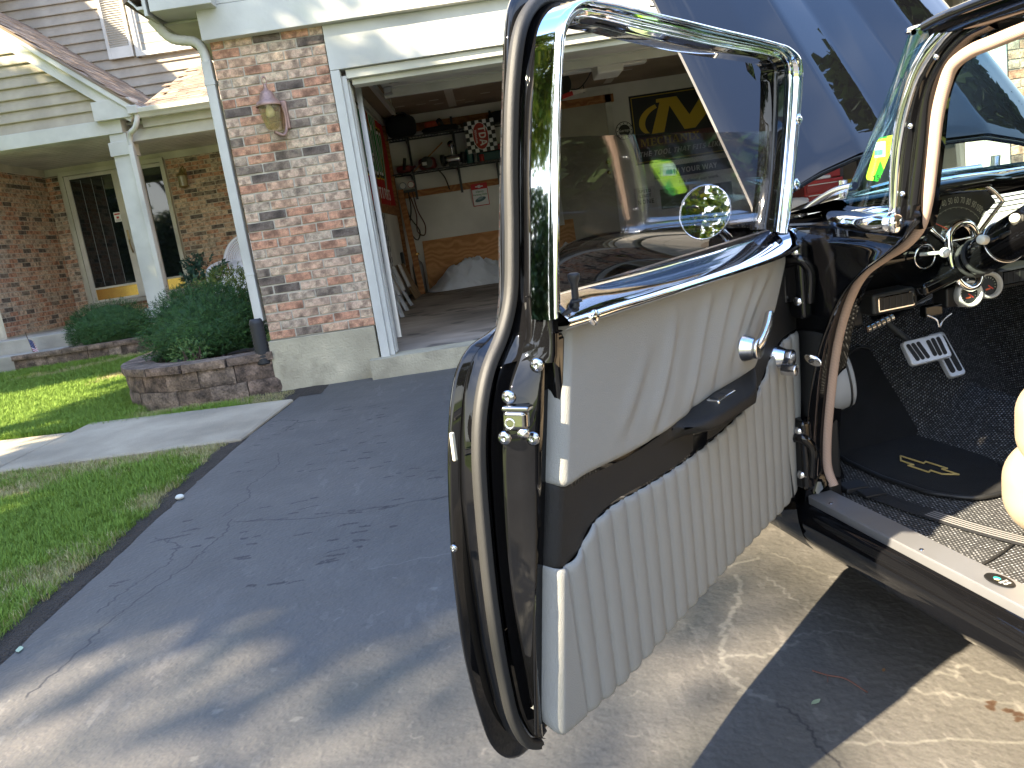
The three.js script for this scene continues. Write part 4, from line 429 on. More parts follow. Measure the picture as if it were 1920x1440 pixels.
poster('shop_poster', 'pale poster with dark lettering under the black banner', 'poster', 1.3, 0.72, [3.35, 1.5, GZ + 0.008], 0, canvas(416, 230, (c, w, h) => { c.fillStyle = '#c9c8c4'; c.fillRect(0, 0, w, h); c.fillStyle = '#3a3f5a'; c.fillRect(0, 0, w, 56); c.fillStyle = '#ddd'; c.font = 'bold 36px sans-serif'; c.fillText('IN YOUR WAY', 90, 42); c.fillStyle = '#333'; c.font = 'bold 22px sans-serif'; c.fillText('Ask about our work', 120, 92); c.fillStyle = '#6a7a60'; c.fillRect(20, 110, 150, 100); c.fillStyle = '#38424a'; c.fillRect(190, 120, 200, 80); }));
poster('notice_sign', 'small white notice with dark capitals beside the pale poster', 'sign', 0.34, 0.34, [2.52, 1.42, GZ + 0.012], 0, canvas(128, 128, (c, w, h) => { c.fillStyle = '#bcb9b4'; c.fillRect(0, 0, w, h); c.fillStyle = '#26262a'; c.font = 'bold 26px sans-serif'; c.textAlign = 'center'; c.fillText('SPEED', 64, 32); c.fillText('LIMIT', 64, 60); c.font = 'bold 36px sans-serif'; c.fillText('NONE', 64, 98); }));
{ const t = tag(group('round_sign'), 'round dark badge sign between the rear door and the black banner', 'sign'); mesh('disc', aim(lathe([[0, 0], [0.13, 0], [0.14, 0.01], [0.13, 0.016], [0, 0.016]], 32), [2.31, 2.5, GZ], [0, 0, 1]), M.blackPlastic, t); const p = mesh('print', new THREE.CircleGeometry(0.128, 32), std(0.8, 0.8, 0.8, 0.5, { map: canvas(128, 128, (c) => { c.fillStyle = '#d5d3cc'; c.fillRect(0, 0, 128, 128); c.fillStyle = '#161616'; c.beginPath(); c.arc(64, 64, 46, 0, 7); c.fill(); c.fillStyle = '#d5d3cc'; c.font = 'italic bold 26px serif'; c.textAlign = 'center'; c.fillText('Garage', 64, 72); for (let k = 0; k < 12; k++) { c.save(); c.translate(64, 64); c.rotate(k / 12 * 6.283); c.fillStyle = '#161616'; c.fillRect(-3, -60, 6, 9); c.restore(); } }) }), t); p.position.set(2.31, 2.5, GZ + 0.018); }
// shelves with their standards
for (const [y, lab] of [[2.86, 'upper'], [2.33, 'lower']]) { const t = tag(group('wall_shelf'), `${lab} black wire shelf on the rear garage wall`, 'shelf', 'garage wall shelves'); const l = [bx(-1.38, 1.0, y - 0.02, y, -12.76, -12.74), bx(-1.38, 1.0, y - 0.02, y, GZ + 0.01, GZ + 0.03)]; for (let x = -1.36; x < 1.0; x += 0.05) l.push(bx(x, x + 0.012, y - 0.008, y - 0.002, GZ + 0.02, -12.75)); mesh('deck', l, M.darkSteel, t); for (const x of [-1.09, -0.37, 0.24]) mesh('bracket', [extr([[0, 0], [0.33, 0], [0.33, -0.02], [0.03, -0.09], [0, -0.09]], 0.012).rotateY(-Math.PI / 2).translate(x, y - 0.02, GZ + 0.02)], M.darkSteel, t); }
{ const t = tag(group('shelf_standards'), 'three slotted steel uprights carrying the garage shelves', 'shelf rail'); for (const x of [-1.09, -0.37, 0.24]) mesh('upright', bx(x - 0.012, x + 0.024, 1.93, 3.1, GZ + 0.036, GZ + 0.05), M.darkSteel, t); }
// things on the shelves
const lump = (w, h, d, k, amp = 0.12) => { const g = new THREE.SphereGeometry(0.5, 22, 14); const p = g.attributes.position; for (let i = 0; i < p.count; i++) { let x = p.getX(i), y = p.getY(i), z = p.getZ(i); const e = Math.pow(Math.abs(x * 2) ** 4 + Math.abs(y * 2) ** 4 + Math.abs(z * 2) ** 4, -0.25) * 0.5 / 0.5, n = 1 + amp * (fbm(x * 4 + k * 3, y * 4, z * 4 + k) - 0.5) * 2; const s = Math.min(1.6, e) * n * 0.9; p.setXYZ(i, x * s * w, Math.max(y * s, -0.45) * h, z * s * d); } g.computeVertexNormals(); return g; };
{ const cl = std(0.012, 0.012, 0.014, 0.9); let t = tag(group('duffel_bag'), 'bulky black bag at the left end of the upper shelf', 'bag'); mesh('body', lump(0.5, 0.36, 0.34, 1).translate(-1.14, 3.03, -12.9), cl, t); mesh('strap', tube([[-1.3, 3.1, -12.74], [-1.2, 3.2, -12.72], [-1.05, 3.2, -12.72], [-0.98, 3.1, -12.74]], 0.012, 16, 6), cl, t);
  t = tag(group('orange_tool'), 'orange red power tool on the upper shelf', 'tool'); mesh('body', lump(0.22, 0.17, 0.2, 4).translate(-0.68, 2.97, -12.9), std(0.45, 0.06, 0.02, 0.5), t); mesh('grip', tube([[-0.62, 2.98, -12.88], [-0.54, 3.05, -12.86], [-0.5, 2.95, -12.86]], 0.025, 14, 8), M.blackPlastic, t);
  t = tag(group('folded_mat'), 'black folded mat on the upper shelf', 'mat'); mesh('cloth', lump(0.6, 0.1, 0.3, 7, 0.2).translate(-0.55, 2.905, -12.88), cl, t); t = tag(group('rolled_bag'), 'long black roll at the right end of the upper shelf', 'bag'); mesh('cloth', lump(0.75, 0.2, 0.28, 9).translate(0.55, 2.96, -12.9), cl, t); t = tag(group('brown_case'), 'brown case between the mat and the black roll', 'case'); mesh('shell', lump(0.4, 0.1, 0.2, 3, 0.05).translate(-0.05, 2.92, -12.95), std(0.16, 0.09, 0.035, 0.6), t);
  t = tag(group('red_drill'), 'dark red drill at the left end of the lower shelf', 'tool'); mesh('body', [lump(0.26, 0.12, 0.13, 5).translate(-1.2, 2.40, -12.9), bar([-1.1, 2.4, -12.9], [-1.02, 2.42, -12.88], 0.03, 10, 0.015)], std(0.16, 0.015, 0.015, 0.5), t); mesh('grip', bar([-1.2, 2.38, -12.86], [-1.16, 2.56, -12.86], 0.03, 10, 0.025), M.blackPlastic, t);
  t = tag(group('circular_saw'), 'dark red circular saw on the lower shelf', 'tool'); mesh('body', [lump(0.3, 0.2, 0.16, 6).translate(-0.83, 2.43, -12.9)], std(0.13, 0.012, 0.015, 0.45), t); mesh('guard', aim(lathe([[0, 0], [0.09, 0], [0.09, 0.03], [0, 0.03]], 24), [-0.83, 2.44, -12.80], [0, 0, 1]), M.darkSteel, t); mesh('label', bx(-0.90, -0.83, 2.40, 2.45, -12.769, -12.766), std(0.7, 0.7, 0.7, 0.5), t);
  t = tag(group('wooden_stick'), 'thin wooden stick leaning on the circular saw', 'stick'); mesh('rod', bar([-1.05, 2.335, -12.8], [-0.55, 2.72, -12.95], 0.01), M.lumber, t);
  t = tag(group('bench_grinder'), 'chrome and black bench grinder with a round lamp on the lower shelf', 'grinder'); mesh('motor', [aim(lathe([[0, -0.13], [0.06, -0.13], [0.075, -0.08], [0.075, 0.08], [0.06, 0.13], [0, 0.13]], 20), [-0.42, 2.44, -12.88], [1, 0, 0.1])], M.satin, t); for (const s of [-1, 1]) mesh('wheel_guard', aim(lathe([[0, -0.03], [0.09, -0.03], [0.09, 0.03], [0, 0.03]], 20), [-0.42 + s * 0.16, 2.44, -12.88], [1, 0, 0.1]), M.darkSteel, t); mesh('base', bx(-0.5, -0.34, 2.335, 2.39, -12.97, -12.8, 0.01), M.darkSteel, t); mesh('lamp', [bar([-0.42, 2.5, -12.88], [-0.42, 2.62, -12.86], 0.01), aim(lathe([[0.0, -0.06], [0.05, -0.03], [0.055, 0.02], [0.0, 0.05]], 18), [-0.42, 2.66, -12.85], [0.1, 0.2, 1])], M.satin, t);
  t = tag(group('teal_canister'), 'teal canister on the lower shelf beside the grinder', 'canister'); mesh('body', lathe([[0, 0], [0.06, 0], [0.06, 0.2], [0.045, 0.235], [0, 0.24]], 20).translate(-0.16, 2.335, -12.9), phys(0.02, 0.10, 0.10, 0.4), t); t = tag(group('green_case'), 'dark green tool case under the checkered sign', 'case'); mesh('shell', bx(-0.05, 0.62, 2.335, 2.47, -13.0, -12.78, 0.02, 2), std(0.01, 0.06, 0.06, 0.5), t); mesh('lid', bx(0.0, 0.55, 2.475, 2.56, -13.0, -12.8, 0.02, 2), std(0.25, 0.015, 0.02, 0.5), t); t = tag(group('red_cup'), 'small red can at the front edge of the lower shelf', 'can'); mesh('body', lathe([[0, 0], [0.035, 0], [0.04, 0.1], [0, 0.1]], 16).translate(0.02, 2.335, -12.765), M.redPaint, t); }
{ // gauge set with hoses
  const t = tag(group('manifold_gauges'), 'pair of round gauges with hoses hanging below the lower shelf', 'gauge set'); for (const [x, c] of [[-1.27, [0.2, 0.25, 0.3]], [-1.14, [0.4, 0.12, 0.12]]]) { mesh('gauge', aim(lathe([[0, 0], [0.055, 0], [0.055, 0.03], [0.048, 0.035], [0.046, 0.03], [0, 0.03]], 24), [x, 2.16, -12.98], [0, 0, 1]), std(...c, 0.4), t); const f = mesh('dial', new THREE.CircleGeometry(0.044, 20), std(0.7, 0.7, 0.68, 0.5), t); f.position.set(x, 2.16, -12.948); } mesh('manifold', bx(-1.32, -1.08, 2.05, 2.09, -13.0, -12.94, 0.008), M.darkSteel, t);
  const hm = std(0.03, 0.02, 0.016, 0.6); mesh('hose', tube([[-1.28, 2.05, -12.96], [-1.25, 1.7, -12.94], [-1.12, 1.42, -12.93], [-1.18, 1.30, -12.93], [-1.27, 1.45, -12.93], [-1.2, 1.8, -12.94], [-1.2, 2.05, -12.95]], 0.011, 60, 6), hm, t); mesh('hose', tube([[-1.14, 2.05, -12.96], [-1.1, 1.75, -12.93], [-1.02, 1.5, -12.92], [-1.06, 1.36, -12.92], [-1.15, 1.42, -12.92], [-1.13, 1.7, -12.92], [-1.18, 1.98, -12.93]], 0.011, 60, 6), std(0.09, 0.03, 0.02, 0.6), t); mesh('hose', tube([[-0.68, 2.32, -12.78], [-0.6, 2.2, -12.9], [-0.55, 2.0, -12.95]], 0.012, 20, 6), hm, t); }
{ let t = tag(group('lumber_post'), 'bare two by four leaning in the garage corner', 'lumber'); mesh('board', plank([-1.20, 0.47, -12.5], [-1.32, 2.1, -12.95], 0.09, 0.04), M.lumber, t);
  t = tag(group('plywood_sheet'), 'plywood sheet standing against the rear garage wall', 'plywood'); mesh('sheet', plank([0.1, 0.475, -12.98], [0.1, 1.27, GZ + 0.012], 2.45, 0.015), M.plywood, t);
  t = tag(group('gas_cylinder'), 'grey steel gas cylinder with a valve on the garage floor', 'gas cylinder'); mesh('tank', lathe([[0, 0], [0.085, 0], [0.09, 0.02], [0.09, 0.27], [0.092, 0.275], [0.09, 0.28], [0.09, 0.42], [0.075, 0.48], [0.035, 0.52], [0.028, 0.55], [0, 0.55]], 24).translate(-1.22, 0.472, -12.7), std(0.20, 0.195, 0.185, 0.4, { metalness: 0.7, map: rep(mottle, 4) }), t); mesh('valve', [lathe([[0.03, 0.55], [0.03, 0.6], [0.05, 0.61], [0.05, 0.63], [0.02, 0.64]], 14).translate(-1.22, 0.472, -12.7), new THREE.TorusGeometry(0.05, 0.008, 6, 18).rotateX(1.57).translate(-1.22, 1.08, -12.7)], M.brass, t);
  t = tag(group('cardboard_sheet'), 'brown cardboard leaning on the garage side wall', 'cardboard'); mesh('sheet', plank([-1.22, 0.46, -12.0], [-1.41, 0.98, -12.0], 0.9, 0.01, [0, 0, 1]), std(0.32, 0.20, 0.10, 0.9, { map: rep(mottle, 2) }), t);
  t = tag(group('outlet_box'), 'black outlet box on the garage corner', 'outlet'); mesh('box', bx(-1.44, -1.40, 0.95, 1.15, -12.62, -12.48, 0.01), M.blackPlastic, t); mesh('lid', bx(-1.40, -1.392, 0.97, 1.13, -12.61, -12.49, 0.003), std(0.06, 0.06, 0.06, 0.4), t);
  const wp = std(0.62, 0.64, 0.68, 0.7, { map: rep(mottle, 3) }); const pl = [[-8.3, 1.2, -1.16, 1.35, 0.16], [-9.1, 0.9, -1.14, 1.55, 0.13], [-9.9, 0.7, -1.17, 1.05, 0.13], [-10.6, 0.45, -1.18, 0.95, 0.10]]; const lb = ['longest weathered white board leaning just inside the garage jamb', 'wide weathered white board leaning beside the longest one', 'shorter weathered white board leaning third from the garage jamb', 'narrow weathered white board leaning nearest the cardboard']; pl.forEach(([z, w, x, h, d], i) => { const q = tag(group('white_board'), lb[i], 'board', 'boards leaning on the garage wall'); mesh('board', plank([x, fl(z), z + 0.0], [-1.40, h, z - 0.15], d, 0.03, [0, 0, 1]), wp, q); mesh('batten', plank([x + 0.01, fl(z) + 0.25, z + 0.0], [x - 0.08, fl(z) + 0.55, z - 0.05], d * 0.9, 0.035, [0, 0, 1]), M.steel, q); }); }
{ // crumpled silver cover
  const t = tag(group('car_cover'), 'crumpled silver grey car cover heaped on the garage floor', 'cover'); const r = []; for (let i = 0; i <= 110; i++) { const q = []; for (let j = 0; j <= 60; j++) { const u = i / 110, v = j / 60; const x = lerp(-1.12, 1.5, u), e = Math.min(1, Math.min(u, 1 - u) * 9) ; const a = v * Math.PI; const hh = (0.11 + 0.25 * sstep(0.0, 0.32, u) * (0.75 + 0.35 * Math.sin(u * 7 + 0.6)) * 1.1) * Math.sqrt(e); const fold = Math.abs(fbm(x * 5 + v * 2, v * 5, 1.3, 4) - 0.5) * 2; const k = 1 - 0.5 * fold + 0.35 * (fbm(x * 11, v * 9, 5, 4) - 0.5) + 0.12 * Math.abs(fbm(x * 22, v * 20, 9, 2) - 0.5); q.push([x + 0.03 * Math.sin(v * 11 + x * 9), 0.472 + Math.max(0.004, Math.sin(a) * hh * k * 1.25), -12.62 - Math.cos(a) * (0.3 + 0.06 * Math.sin(x * 6)) * -1 * Math.sqrt(e) * (0.85 + 0.3 * fold)]); } r.push(q); }
  mesh('cloth', grid(r), phys(0.55, 0.58, 0.64, 0.45, { side: THREE.DoubleSide, sheen: 0.4 }), t); }
{ const t = tag(group('tool_chest'), 'red tool chest with drawers inside the garage', 'tool chest'); mesh('body', bx(3.66, 4.12, 0.46, 1.26, -9.9, -9.45, 0.012), M.redPaint, t); mesh('top_box', bx(3.80, 4.16, 1.27, 1.62, -9.95, -9.6, 0.012), M.redPaint, t); for (let k = 0; k < 6; k++) { const d = mesh('drawer', bx(3.68, 4.10, 0.52 + k * 0.12, 0.62 + k * 0.12, -9.45, -9.432, 0.005), std(0.24, 0.012, 0.012, 0.4), t); mesh('pull', bx(3.70, 4.08, 0.605 + k * 0.12, 0.615 + k * 0.12, -9.433, -9.42), M.steel, d); } mesh('tray', bx(3.68, 3.98, 1.262, 1.30, -9.6, -9.45, 0.01), std(0.6, 0.6, 0.6, 0.5), t); }
{ const t = tag(group('storage_rack'), 'dark storage rack beside the red tool chest', 'rack'); mesh('frame', [bx(4.18, 4.22, 0.46, 2.0, -9.7, -9.66), bx(4.40, 4.44, 0.46, 2.0, -9.7, -9.66), bx(4.18, 4.44, 1.0, 1.02, -10.3, -9.66), bx(4.18, 4.44, 1.5, 1.52, -10.3, -9.66)], M.darkSteel, t); mesh('crate', bx(4.2, 4.43, 1.02, 1.22, -10.2, -9.72, 0.01), std(0.5, 0.4, 0.02, 0.5), t); }
{ const t = tag(group('cloth_pile'), 'white and black cloth pile beside the red tool chest', 'cloth'); mesh('towel', lump(0.5, 0.22, 0.4, 12, 0.3).translate(3.35, 1.0, -9.2), std(0.6, 0.58, 0.55, 0.9), t); mesh('cap', lump(0.3, 0.2, 0.3, 13).translate(3.25, 1.17, -9.2), std(0.012, 0.012, 0.02, 0.9), t); mesh('stand', bx(3.1, 3.6, 0.46, 0.92, -9.4, -9.0, 0.01), std(0.05, 0.05, 0.05, 0.6), t); }

// ---------- classic car ----------
const car = tag(group('classic_car'), 'glossy black classic sedan with its driver door and hood open', 'car');
{ const b = new THREE.Matrix4().makeBasis(new THREE.Vector3(0.9744, 0.0094, -0.2246).normalize(), new THREE.Vector3(0, 0.9991, 0.0418).normalize(), new THREE.Vector3(0.2248, -0.0407, 0.9736).normalize()); car.quaternion.setFromRotationMatrix(b); car.position.set(0.6063, 0.0745, -1.79); }
const CX = 0.70; // centre line of the car
const paint = phys(0.004, 0.004, 0.0045, 0.6, { specularIntensity: 0, clearcoat: 1, clearcoatRoughness: 0.015 });
const vinylGrey = phys(0.262, 0.258, 0.238, 0.55, { bumpMap: rep(leatherB, 22), bumpScale: 0.0005, specularIntensity: 0.4 });
const vinylBlack = phys(0.017, 0.0162, 0.0155, 0.45, { bumpMap: rep(leatherB, 22), bumpScale: 0.0006, specularIntensity: 0.5 });
const rubberTrim = M.rubber;
const carpetTex = tex(256, 256, (x, y) => { const n = 26, r = Math.floor(y * n), i = (x * n + (r % 2) * 0.5), cx = i - Math.floor(i) - 0.5, cy = y * n - r - 0.5; const k = hsh(((Math.floor(i) % n) + n) % n, r, 3); const b = clamp(1 - (cx * cx * 5 + cy * cy * 6), 0, 1); const v = 0.15 + 0.38 * b * (0.5 + 1.0 * k); return [v, v, v * 1.0]; });
const carpetB = tex(256, 256, (x, y) => { const n = 26, r = Math.floor(y * n), i = (x * n + (r % 2) * 0.5), cx = i - Math.floor(i) - 0.5, cy = y * n - r - 0.5; const b = clamp(1 - (cx * cx * 5 + cy * cy * 6), 0, 1); return [b, b, b]; }, false);
const carpet = std(1, 1, 1, 1, { map: rep(carpetTex, 5), bumpMap: rep(carpetB, 5), bumpScale: 0.004 });
// ---- open driver door, built in its own frame: x towards the hinge, y up, z towards the cabin side
const door = group('driver_door', car);
{ door.quaternion.setFromRotationMatrix(new THREE.Matrix4().makeBasis(new THREE.Vector3(0.8188, 0, -0.5741).normalize(), new THREE.Vector3(0.03, 0.9986, 0.0429).normalize(), new THREE.Vector3(0.5733, -0.0523, 0.8177).normalize())); door.position.set(0, 0.37, 0); }
const DC = {
  skin: [[-0.8502, -0.1244], [-0.8858, -0.1208], [-0.9172, -0.1005], [-0.9436, -0.0592], [-0.9618, 0.0207], [-0.9743, 0.1235], [-0.9748, 0.2327], [-0.9666, 0.3417], [-0.9514, 0.4442], [-0.9324, 0.519], [-0.9115, 0.5611], [-0.8811, 0.5854], [-0.8442, 0.5947], [-0.8185, 0.6021]],
  skinIn: [[-0.8557, -0.1036], [-0.8826, -0.0924], [-0.9119, -0.0597], [-0.9297, -0.0073], [-0.9458, 0.0999], [-0.949, 0.2217], [-0.9506, 0.3192], [-0.9472, 0.4025], [-0.9313, 0.4792], [-0.9118, 0.5378], [-0.8848, 0.5748], [-0.8491, 0.5913], [-0.8239, 0.6036]],
  postOut: [[-0.8439, 0.6086], [-0.8302, 0.6472], [-0.8161, 0.7306], [-0.7939, 0.8417], [-0.771, 0.9504], [-0.755, 1.02], [-0.74, 1.055], [-0.715, 1.075], [-0.66, 1.083], [-0.5, 1.075], [-0.3, 1.06], [-0.05, 1.04], [0.03, 1.02], [0.055, 0.98]],
  seal: [[-0.879, -0.0782], [-0.9039, -0.0589], [-0.9286, -0.0042], [-0.9404, 0.0803], [-0.946, 0.1939], [-0.9439, 0.3238], [-0.9345, 0.4444], [-0.9184, 0.5112], [-0.894, 0.5596], [-0.8565, 0.6018], [-0.8309, 0.6476], [-0.8136, 0.7299], [-0.7976, 0.8406], [-0.7762, 0.941], [-0.7491, 1.0123], [-0.725, 1.04], [-0.69, 1.058], [-0.5, 1.052], [-0.3, 1.038], [-0.05, 1.02]],
  grooveIn: [[-0.9138, -0.0337], [-0.9199, 0.0046], [-0.9275, 0.104], [-0.9364, 0.2259], [-0.934, 0.3274], [-0.9238, 0.43], [-0.9139, 0.4823], [-0.8941, 0.5313], [-0.871, 0.5642], [-0.8522, 0.5908], [-0.8391, 0.6498], [-0.826, 0.7305], [-0.8097, 0.8381], [-0.7869, 0.9359], [-0.7626, 0.9916], [-0.738, 1.025], [-0.70, 1.047], [-0.5, 1.043], [-0.3, 1.03], [-0.05, 1.012]],
  jambIn: [[-0.9568, 0.0178], [-0.9522, 0.047], [-0.9417, 0.1305], [-0.9242, 0.2341], [-0.9013, 0.3245], [-0.8811, 0.4227], [-0.8635, 0.5042], [-0.852, 0.563], [-0.8473, 0.6015], [-0.8433, 0.6515], [-0.8335, 0.7301], [-0.8151, 0.834], [-0.7957, 0.9286], [-0.7828, 0.982], [-0.7587, 1.0162], [-0.7215, 1.0371], [-0.68, 1.041], [-0.5, 1.033], [-0.3, 1.022], [-0.05, 1.008]],
  pBot: [[-0.9535, 0.0387], [-0.9465, 0.0173], [-0.9293, -0.0001], [-0.9101, -0.0076], [-0.8408, -0.0131], [-0.7487, -0.0172], [-0.4995, -0.0008], [-0.1522, 0.0172], [-0.0626, 0.0188], [0.0013, 0.0332], [0.0256, 0.0709]],
  swLow: [[-0.9144, 0.265], [-0.89, 0.2575], [-0.868, 0.2548], [-0.8359, 0.2608], [-0.7967, 0.2878], [-0.7357, 0.2985], [-0.6555, 0.2947], [-0.5676, 0.2905], [-0.4066, 0.2933], [-0.2407, 0.3143], [-0.1602, 0.3451], [-0.1112, 0.3858], [-0.05, 0.4064], [0.0736, 0.4151]],
  swUp: [[-0.8891, 0.3869], [-0.8526, 0.3753], [-0.7983, 0.3759], [-0.6792, 0.3687], [-0.5589, 0.368], [-0.5114, 0.3725], [-0.3984, 0.3822], [-0.2727, 0.3823], [-0.1972, 0.3869], [-0.1604, 0.4285], [-0.0977, 0.4772], [-0.0582, 0.5324], [-0.0208, 0.5912]],
  pTop: [[-0.8437, 0.606], [-0.6953, 0.604], [-0.4396, 0.600], [-0.0208, 0.5965]],
  garT: [[-0.8492, 0.6514], [-0.8355, 0.6458], [-0.705, 0.6418], [-0.4547, 0.6343], [-0.1398, 0.6329], [0.03, 0.6401]],
  garB: [[-0.849, 0.6054], [-0.7103, 0.6024], [-0.4585, 0.597], [-0.1422, 0.5916], [0.045, 0.600]],
  frOut: [[-0.8541, 0.6241], [-0.8388, 0.7306], [-0.8205, 0.8338], [-0.7939, 0.9611], [-0.7808, 1.0009], [-0.7597, 1.023], [-0.7295, 1.0371], [-0.6843, 1.0406], [-0.5718, 1.0369], [-0.3486, 1.0266], [-0.0802, 1.0129], [-0.0006, 1.0043], [0.0496, 0.9835], [0.0602, 0.9545], [0.0424, 0.8698], [0.0027, 0.753], [-0.0342, 0.6356]],
  frIn: [[-0.8067, 0.6443], [-0.798, 0.726], [-0.779, 0.8336], [-0.7536, 0.9595], [-0.7424, 0.9927], [-0.7329, 1.0068], [-0.7144, 1.0133], [-0.6513, 1.0127], [-0.5346, 1.0038], [-0.3021, 0.9901], [-0.0739, 0.9831], [-0.0325, 0.9792], [-0.0169, 0.9694], [-0.0182, 0.9469], [-0.0281, 0.8639], [-0.0504, 0.7588], [-0.089, 0.6543]],
  glassTop: [[-0.7936, 0.8612], [-0.7713, 0.8647], [-0.664, 0.8645], [-0.4413, 0.8589], [-0.0204, 0.8474], [0.0069, 0.8432], [0.0202, 0.8297]],
};
const atZ = (pts, z, n = 70) => smooth(pts.map((p) => [p[0], p[1], z]), n);
const clipV = (pts, lo, hi) => pts.filter((p) => p[1] <= hi && p[1] >= lo);
const shiftP = (rows, dx, dy, z) => rows.map((p) => [p[0] + dx, p[1] + dy, z]);
{ const N = 70, lo = (k) => DC[k].filter((p, i, a) => i < a.length && p[1] <= 0.612 && i < 15);
  const J = atZ(clipV(DC.jambIn, -1, 0.61), 0, N), G = atZ(clipV(DC.grooveIn, -1, 0.60), -0.05, N), S = atZ(clipV(DC.seal, -1, 0.605), -0.085, N), KI = atZ(DC.skinIn, -0.116, N), K = atZ(DC.skin, -0.125, N);
  const wob = (rows) => rows.map((p, i) => [p[0] + 0.0012 * (fbm(i * 0.3, 2, 0.5) - 0.5), p[1], p[2] + 0.002 * (fbm(i * 0.21, 5, 1.5) - 0.5)]);
  const mid = (A, B, t, dx = 0) => A.map((p, i) => [lerp(p[0], B[i][0], t) + dx, lerp(p[1], B[i][1], t), lerp(p[2], B[i][2], t)]);
  mesh('jamb_panel', [grid([shiftP(J, 0.03, 0, -0.024), shiftP(J, 0.003, 0, -0.024), shiftP(J, -0.001, 0, -0.019), wob(shiftP(J, -0.002, 0, -0.014)), wob(mid(J, G, 0.35)), wob(mid(J, G, 0.65)), wob(mid(J, G, 0.92)), shiftP(G, -0.001, 0, -0.05), shiftP(G, 0.004, 0, -0.0535), shiftP(G, 0.022, 0, -0.055), shiftP(G, 0.026, 0, -0.062), shiftP(mid(G, S, 0.45), 0.024, 0, -0.068), shiftP(mid(G, S, 0.7), 0.010, 0, -0.074)])], paint, door);
  mesh('jamb_channel', [grid([shiftP(S, 0.012, 0, -0.078), shiftP(S, 0.010, 0, -0.095), wob(mid(S, KI, 0.6, 0.008)), wob(mid(S, KI, 0.9, 0.006)), shiftP(KI, 0.002, 0, -0.1165), shiftP(KI, -0.003, 0, -0.118)])], paint, door);
  mesh('skin_flange', [grid([shiftP(KI, 0.0, 0, -0.117), mid(KI, K, 0.15), mid(KI, K, 0.85), shiftP(K, -0.0015, 0, -0.1255), shiftP(K, -0.001, 0, -0.129), shiftP(K, 0.003, 0, -0.131)])], paint, door);
  // outer skin of the door
  const rows = []; for (let i = 0; i < N; i++) { const p = K[i], r = []; for (let j = 0; j <= 26; j++) { const s = j / 26, u = lerp(p[0], 0.055, s); r.push([u, lerp(p[1], p[1] < 0.0 ? Math.max(-0.1, p[1] + 0.02) : p[1], s), -0.131 - 0.028 * Math.sin(Math.min(1, s * 2.2) * 1.57) * (0.6 + 0.4 * Math.sin(clamp((p[1] + 0.12) / 0.74, 0, 1) * 3.14))]); } rows.push(r); } mesh('outer_skin', grid(rows), paint, door);
  mesh('inner_shell', [bx(-0.84, 0.05, 0.02, 0.60, -0.06, -0.004, 0.01), bx(-0.80, 0.05, -0.02, 0.02, -0.12, -0.05, 0.01), bx(0.03, 0.06, -0.05, 0.60, -0.13, -0.01, 0.006)], paint, door);
  // upper post and header of the frame
  const n2 = 90, j2 = atZ(DC.jambIn.filter((p) => p[1] > 0.55), -0.004, n2), g2 = atZ(DC.grooveIn.filter((p) => p[1] > 0.55), -0.05, n2), s2 = atZ(DC.seal.filter((p) => p[1] > 0.55), -0.085, n2), o2 = atZ(DC.postOut, -0.10, n2);
  mesh('frame_post', [grid([shiftP(j2, 0.012, -0.01, 0.0), shiftP(j2, 0.002, 0, 0.0), shiftP(j2, -0.003, 0, -0.006), mid(j2, g2, 0.5, -0.002), mid(j2, g2, 0.95), shiftP(g2, 0.012, 0, -0.055), shiftP(mid(g2, s2, 0.6), 0.014, 0, -0.07), shiftP(s2, 0.012, 0, -0.08), shiftP(s2, 0.010, 0, -0.094), mid(s2, o2, 0.8), shiftP(o2, -0.002, 0, -0.103), shiftP(o2, 0.004, 0, -0.112), shiftP(o2, 0.05, -0.02, -0.112)])], paint, door);
  // rubber seal
  const sp = smooth(DC.seal.map((p) => [p[0] - 0.004, p[1], -0.082]), 120), rows2 = []; const c = new THREE.CatmullRomCurve3(sp.map(v3), false, 'centripetal'); for (let i = 0; i <= 200; i++) { const p = c.getPointAt(i / 200), t = c.getTangentAt(i / 200), n = new THREE.Vector3(-t.y, t.x, 0).normalize(), r = []; for (let j = 0; j <= 14; j++) { const a = j / 14 * 6.2832, k = Math.abs(a - 1.15) < 0.25 ? 0.72 : 1; r.push([p.x + n.x * Math.cos(a) * 0.009 * k, p.y + n.y * Math.cos(a) * 0.009 * k, p.z + Math.sin(a) * 0.0115 * k]); } rows2.push(r); } mesh('weather_seal', grid(rows2), M.seal = std(0.020, 0.0195, 0.019, 0.6, { bumpMap: rep(grain, 30), bumpScale: 0.0003 }), door);
}
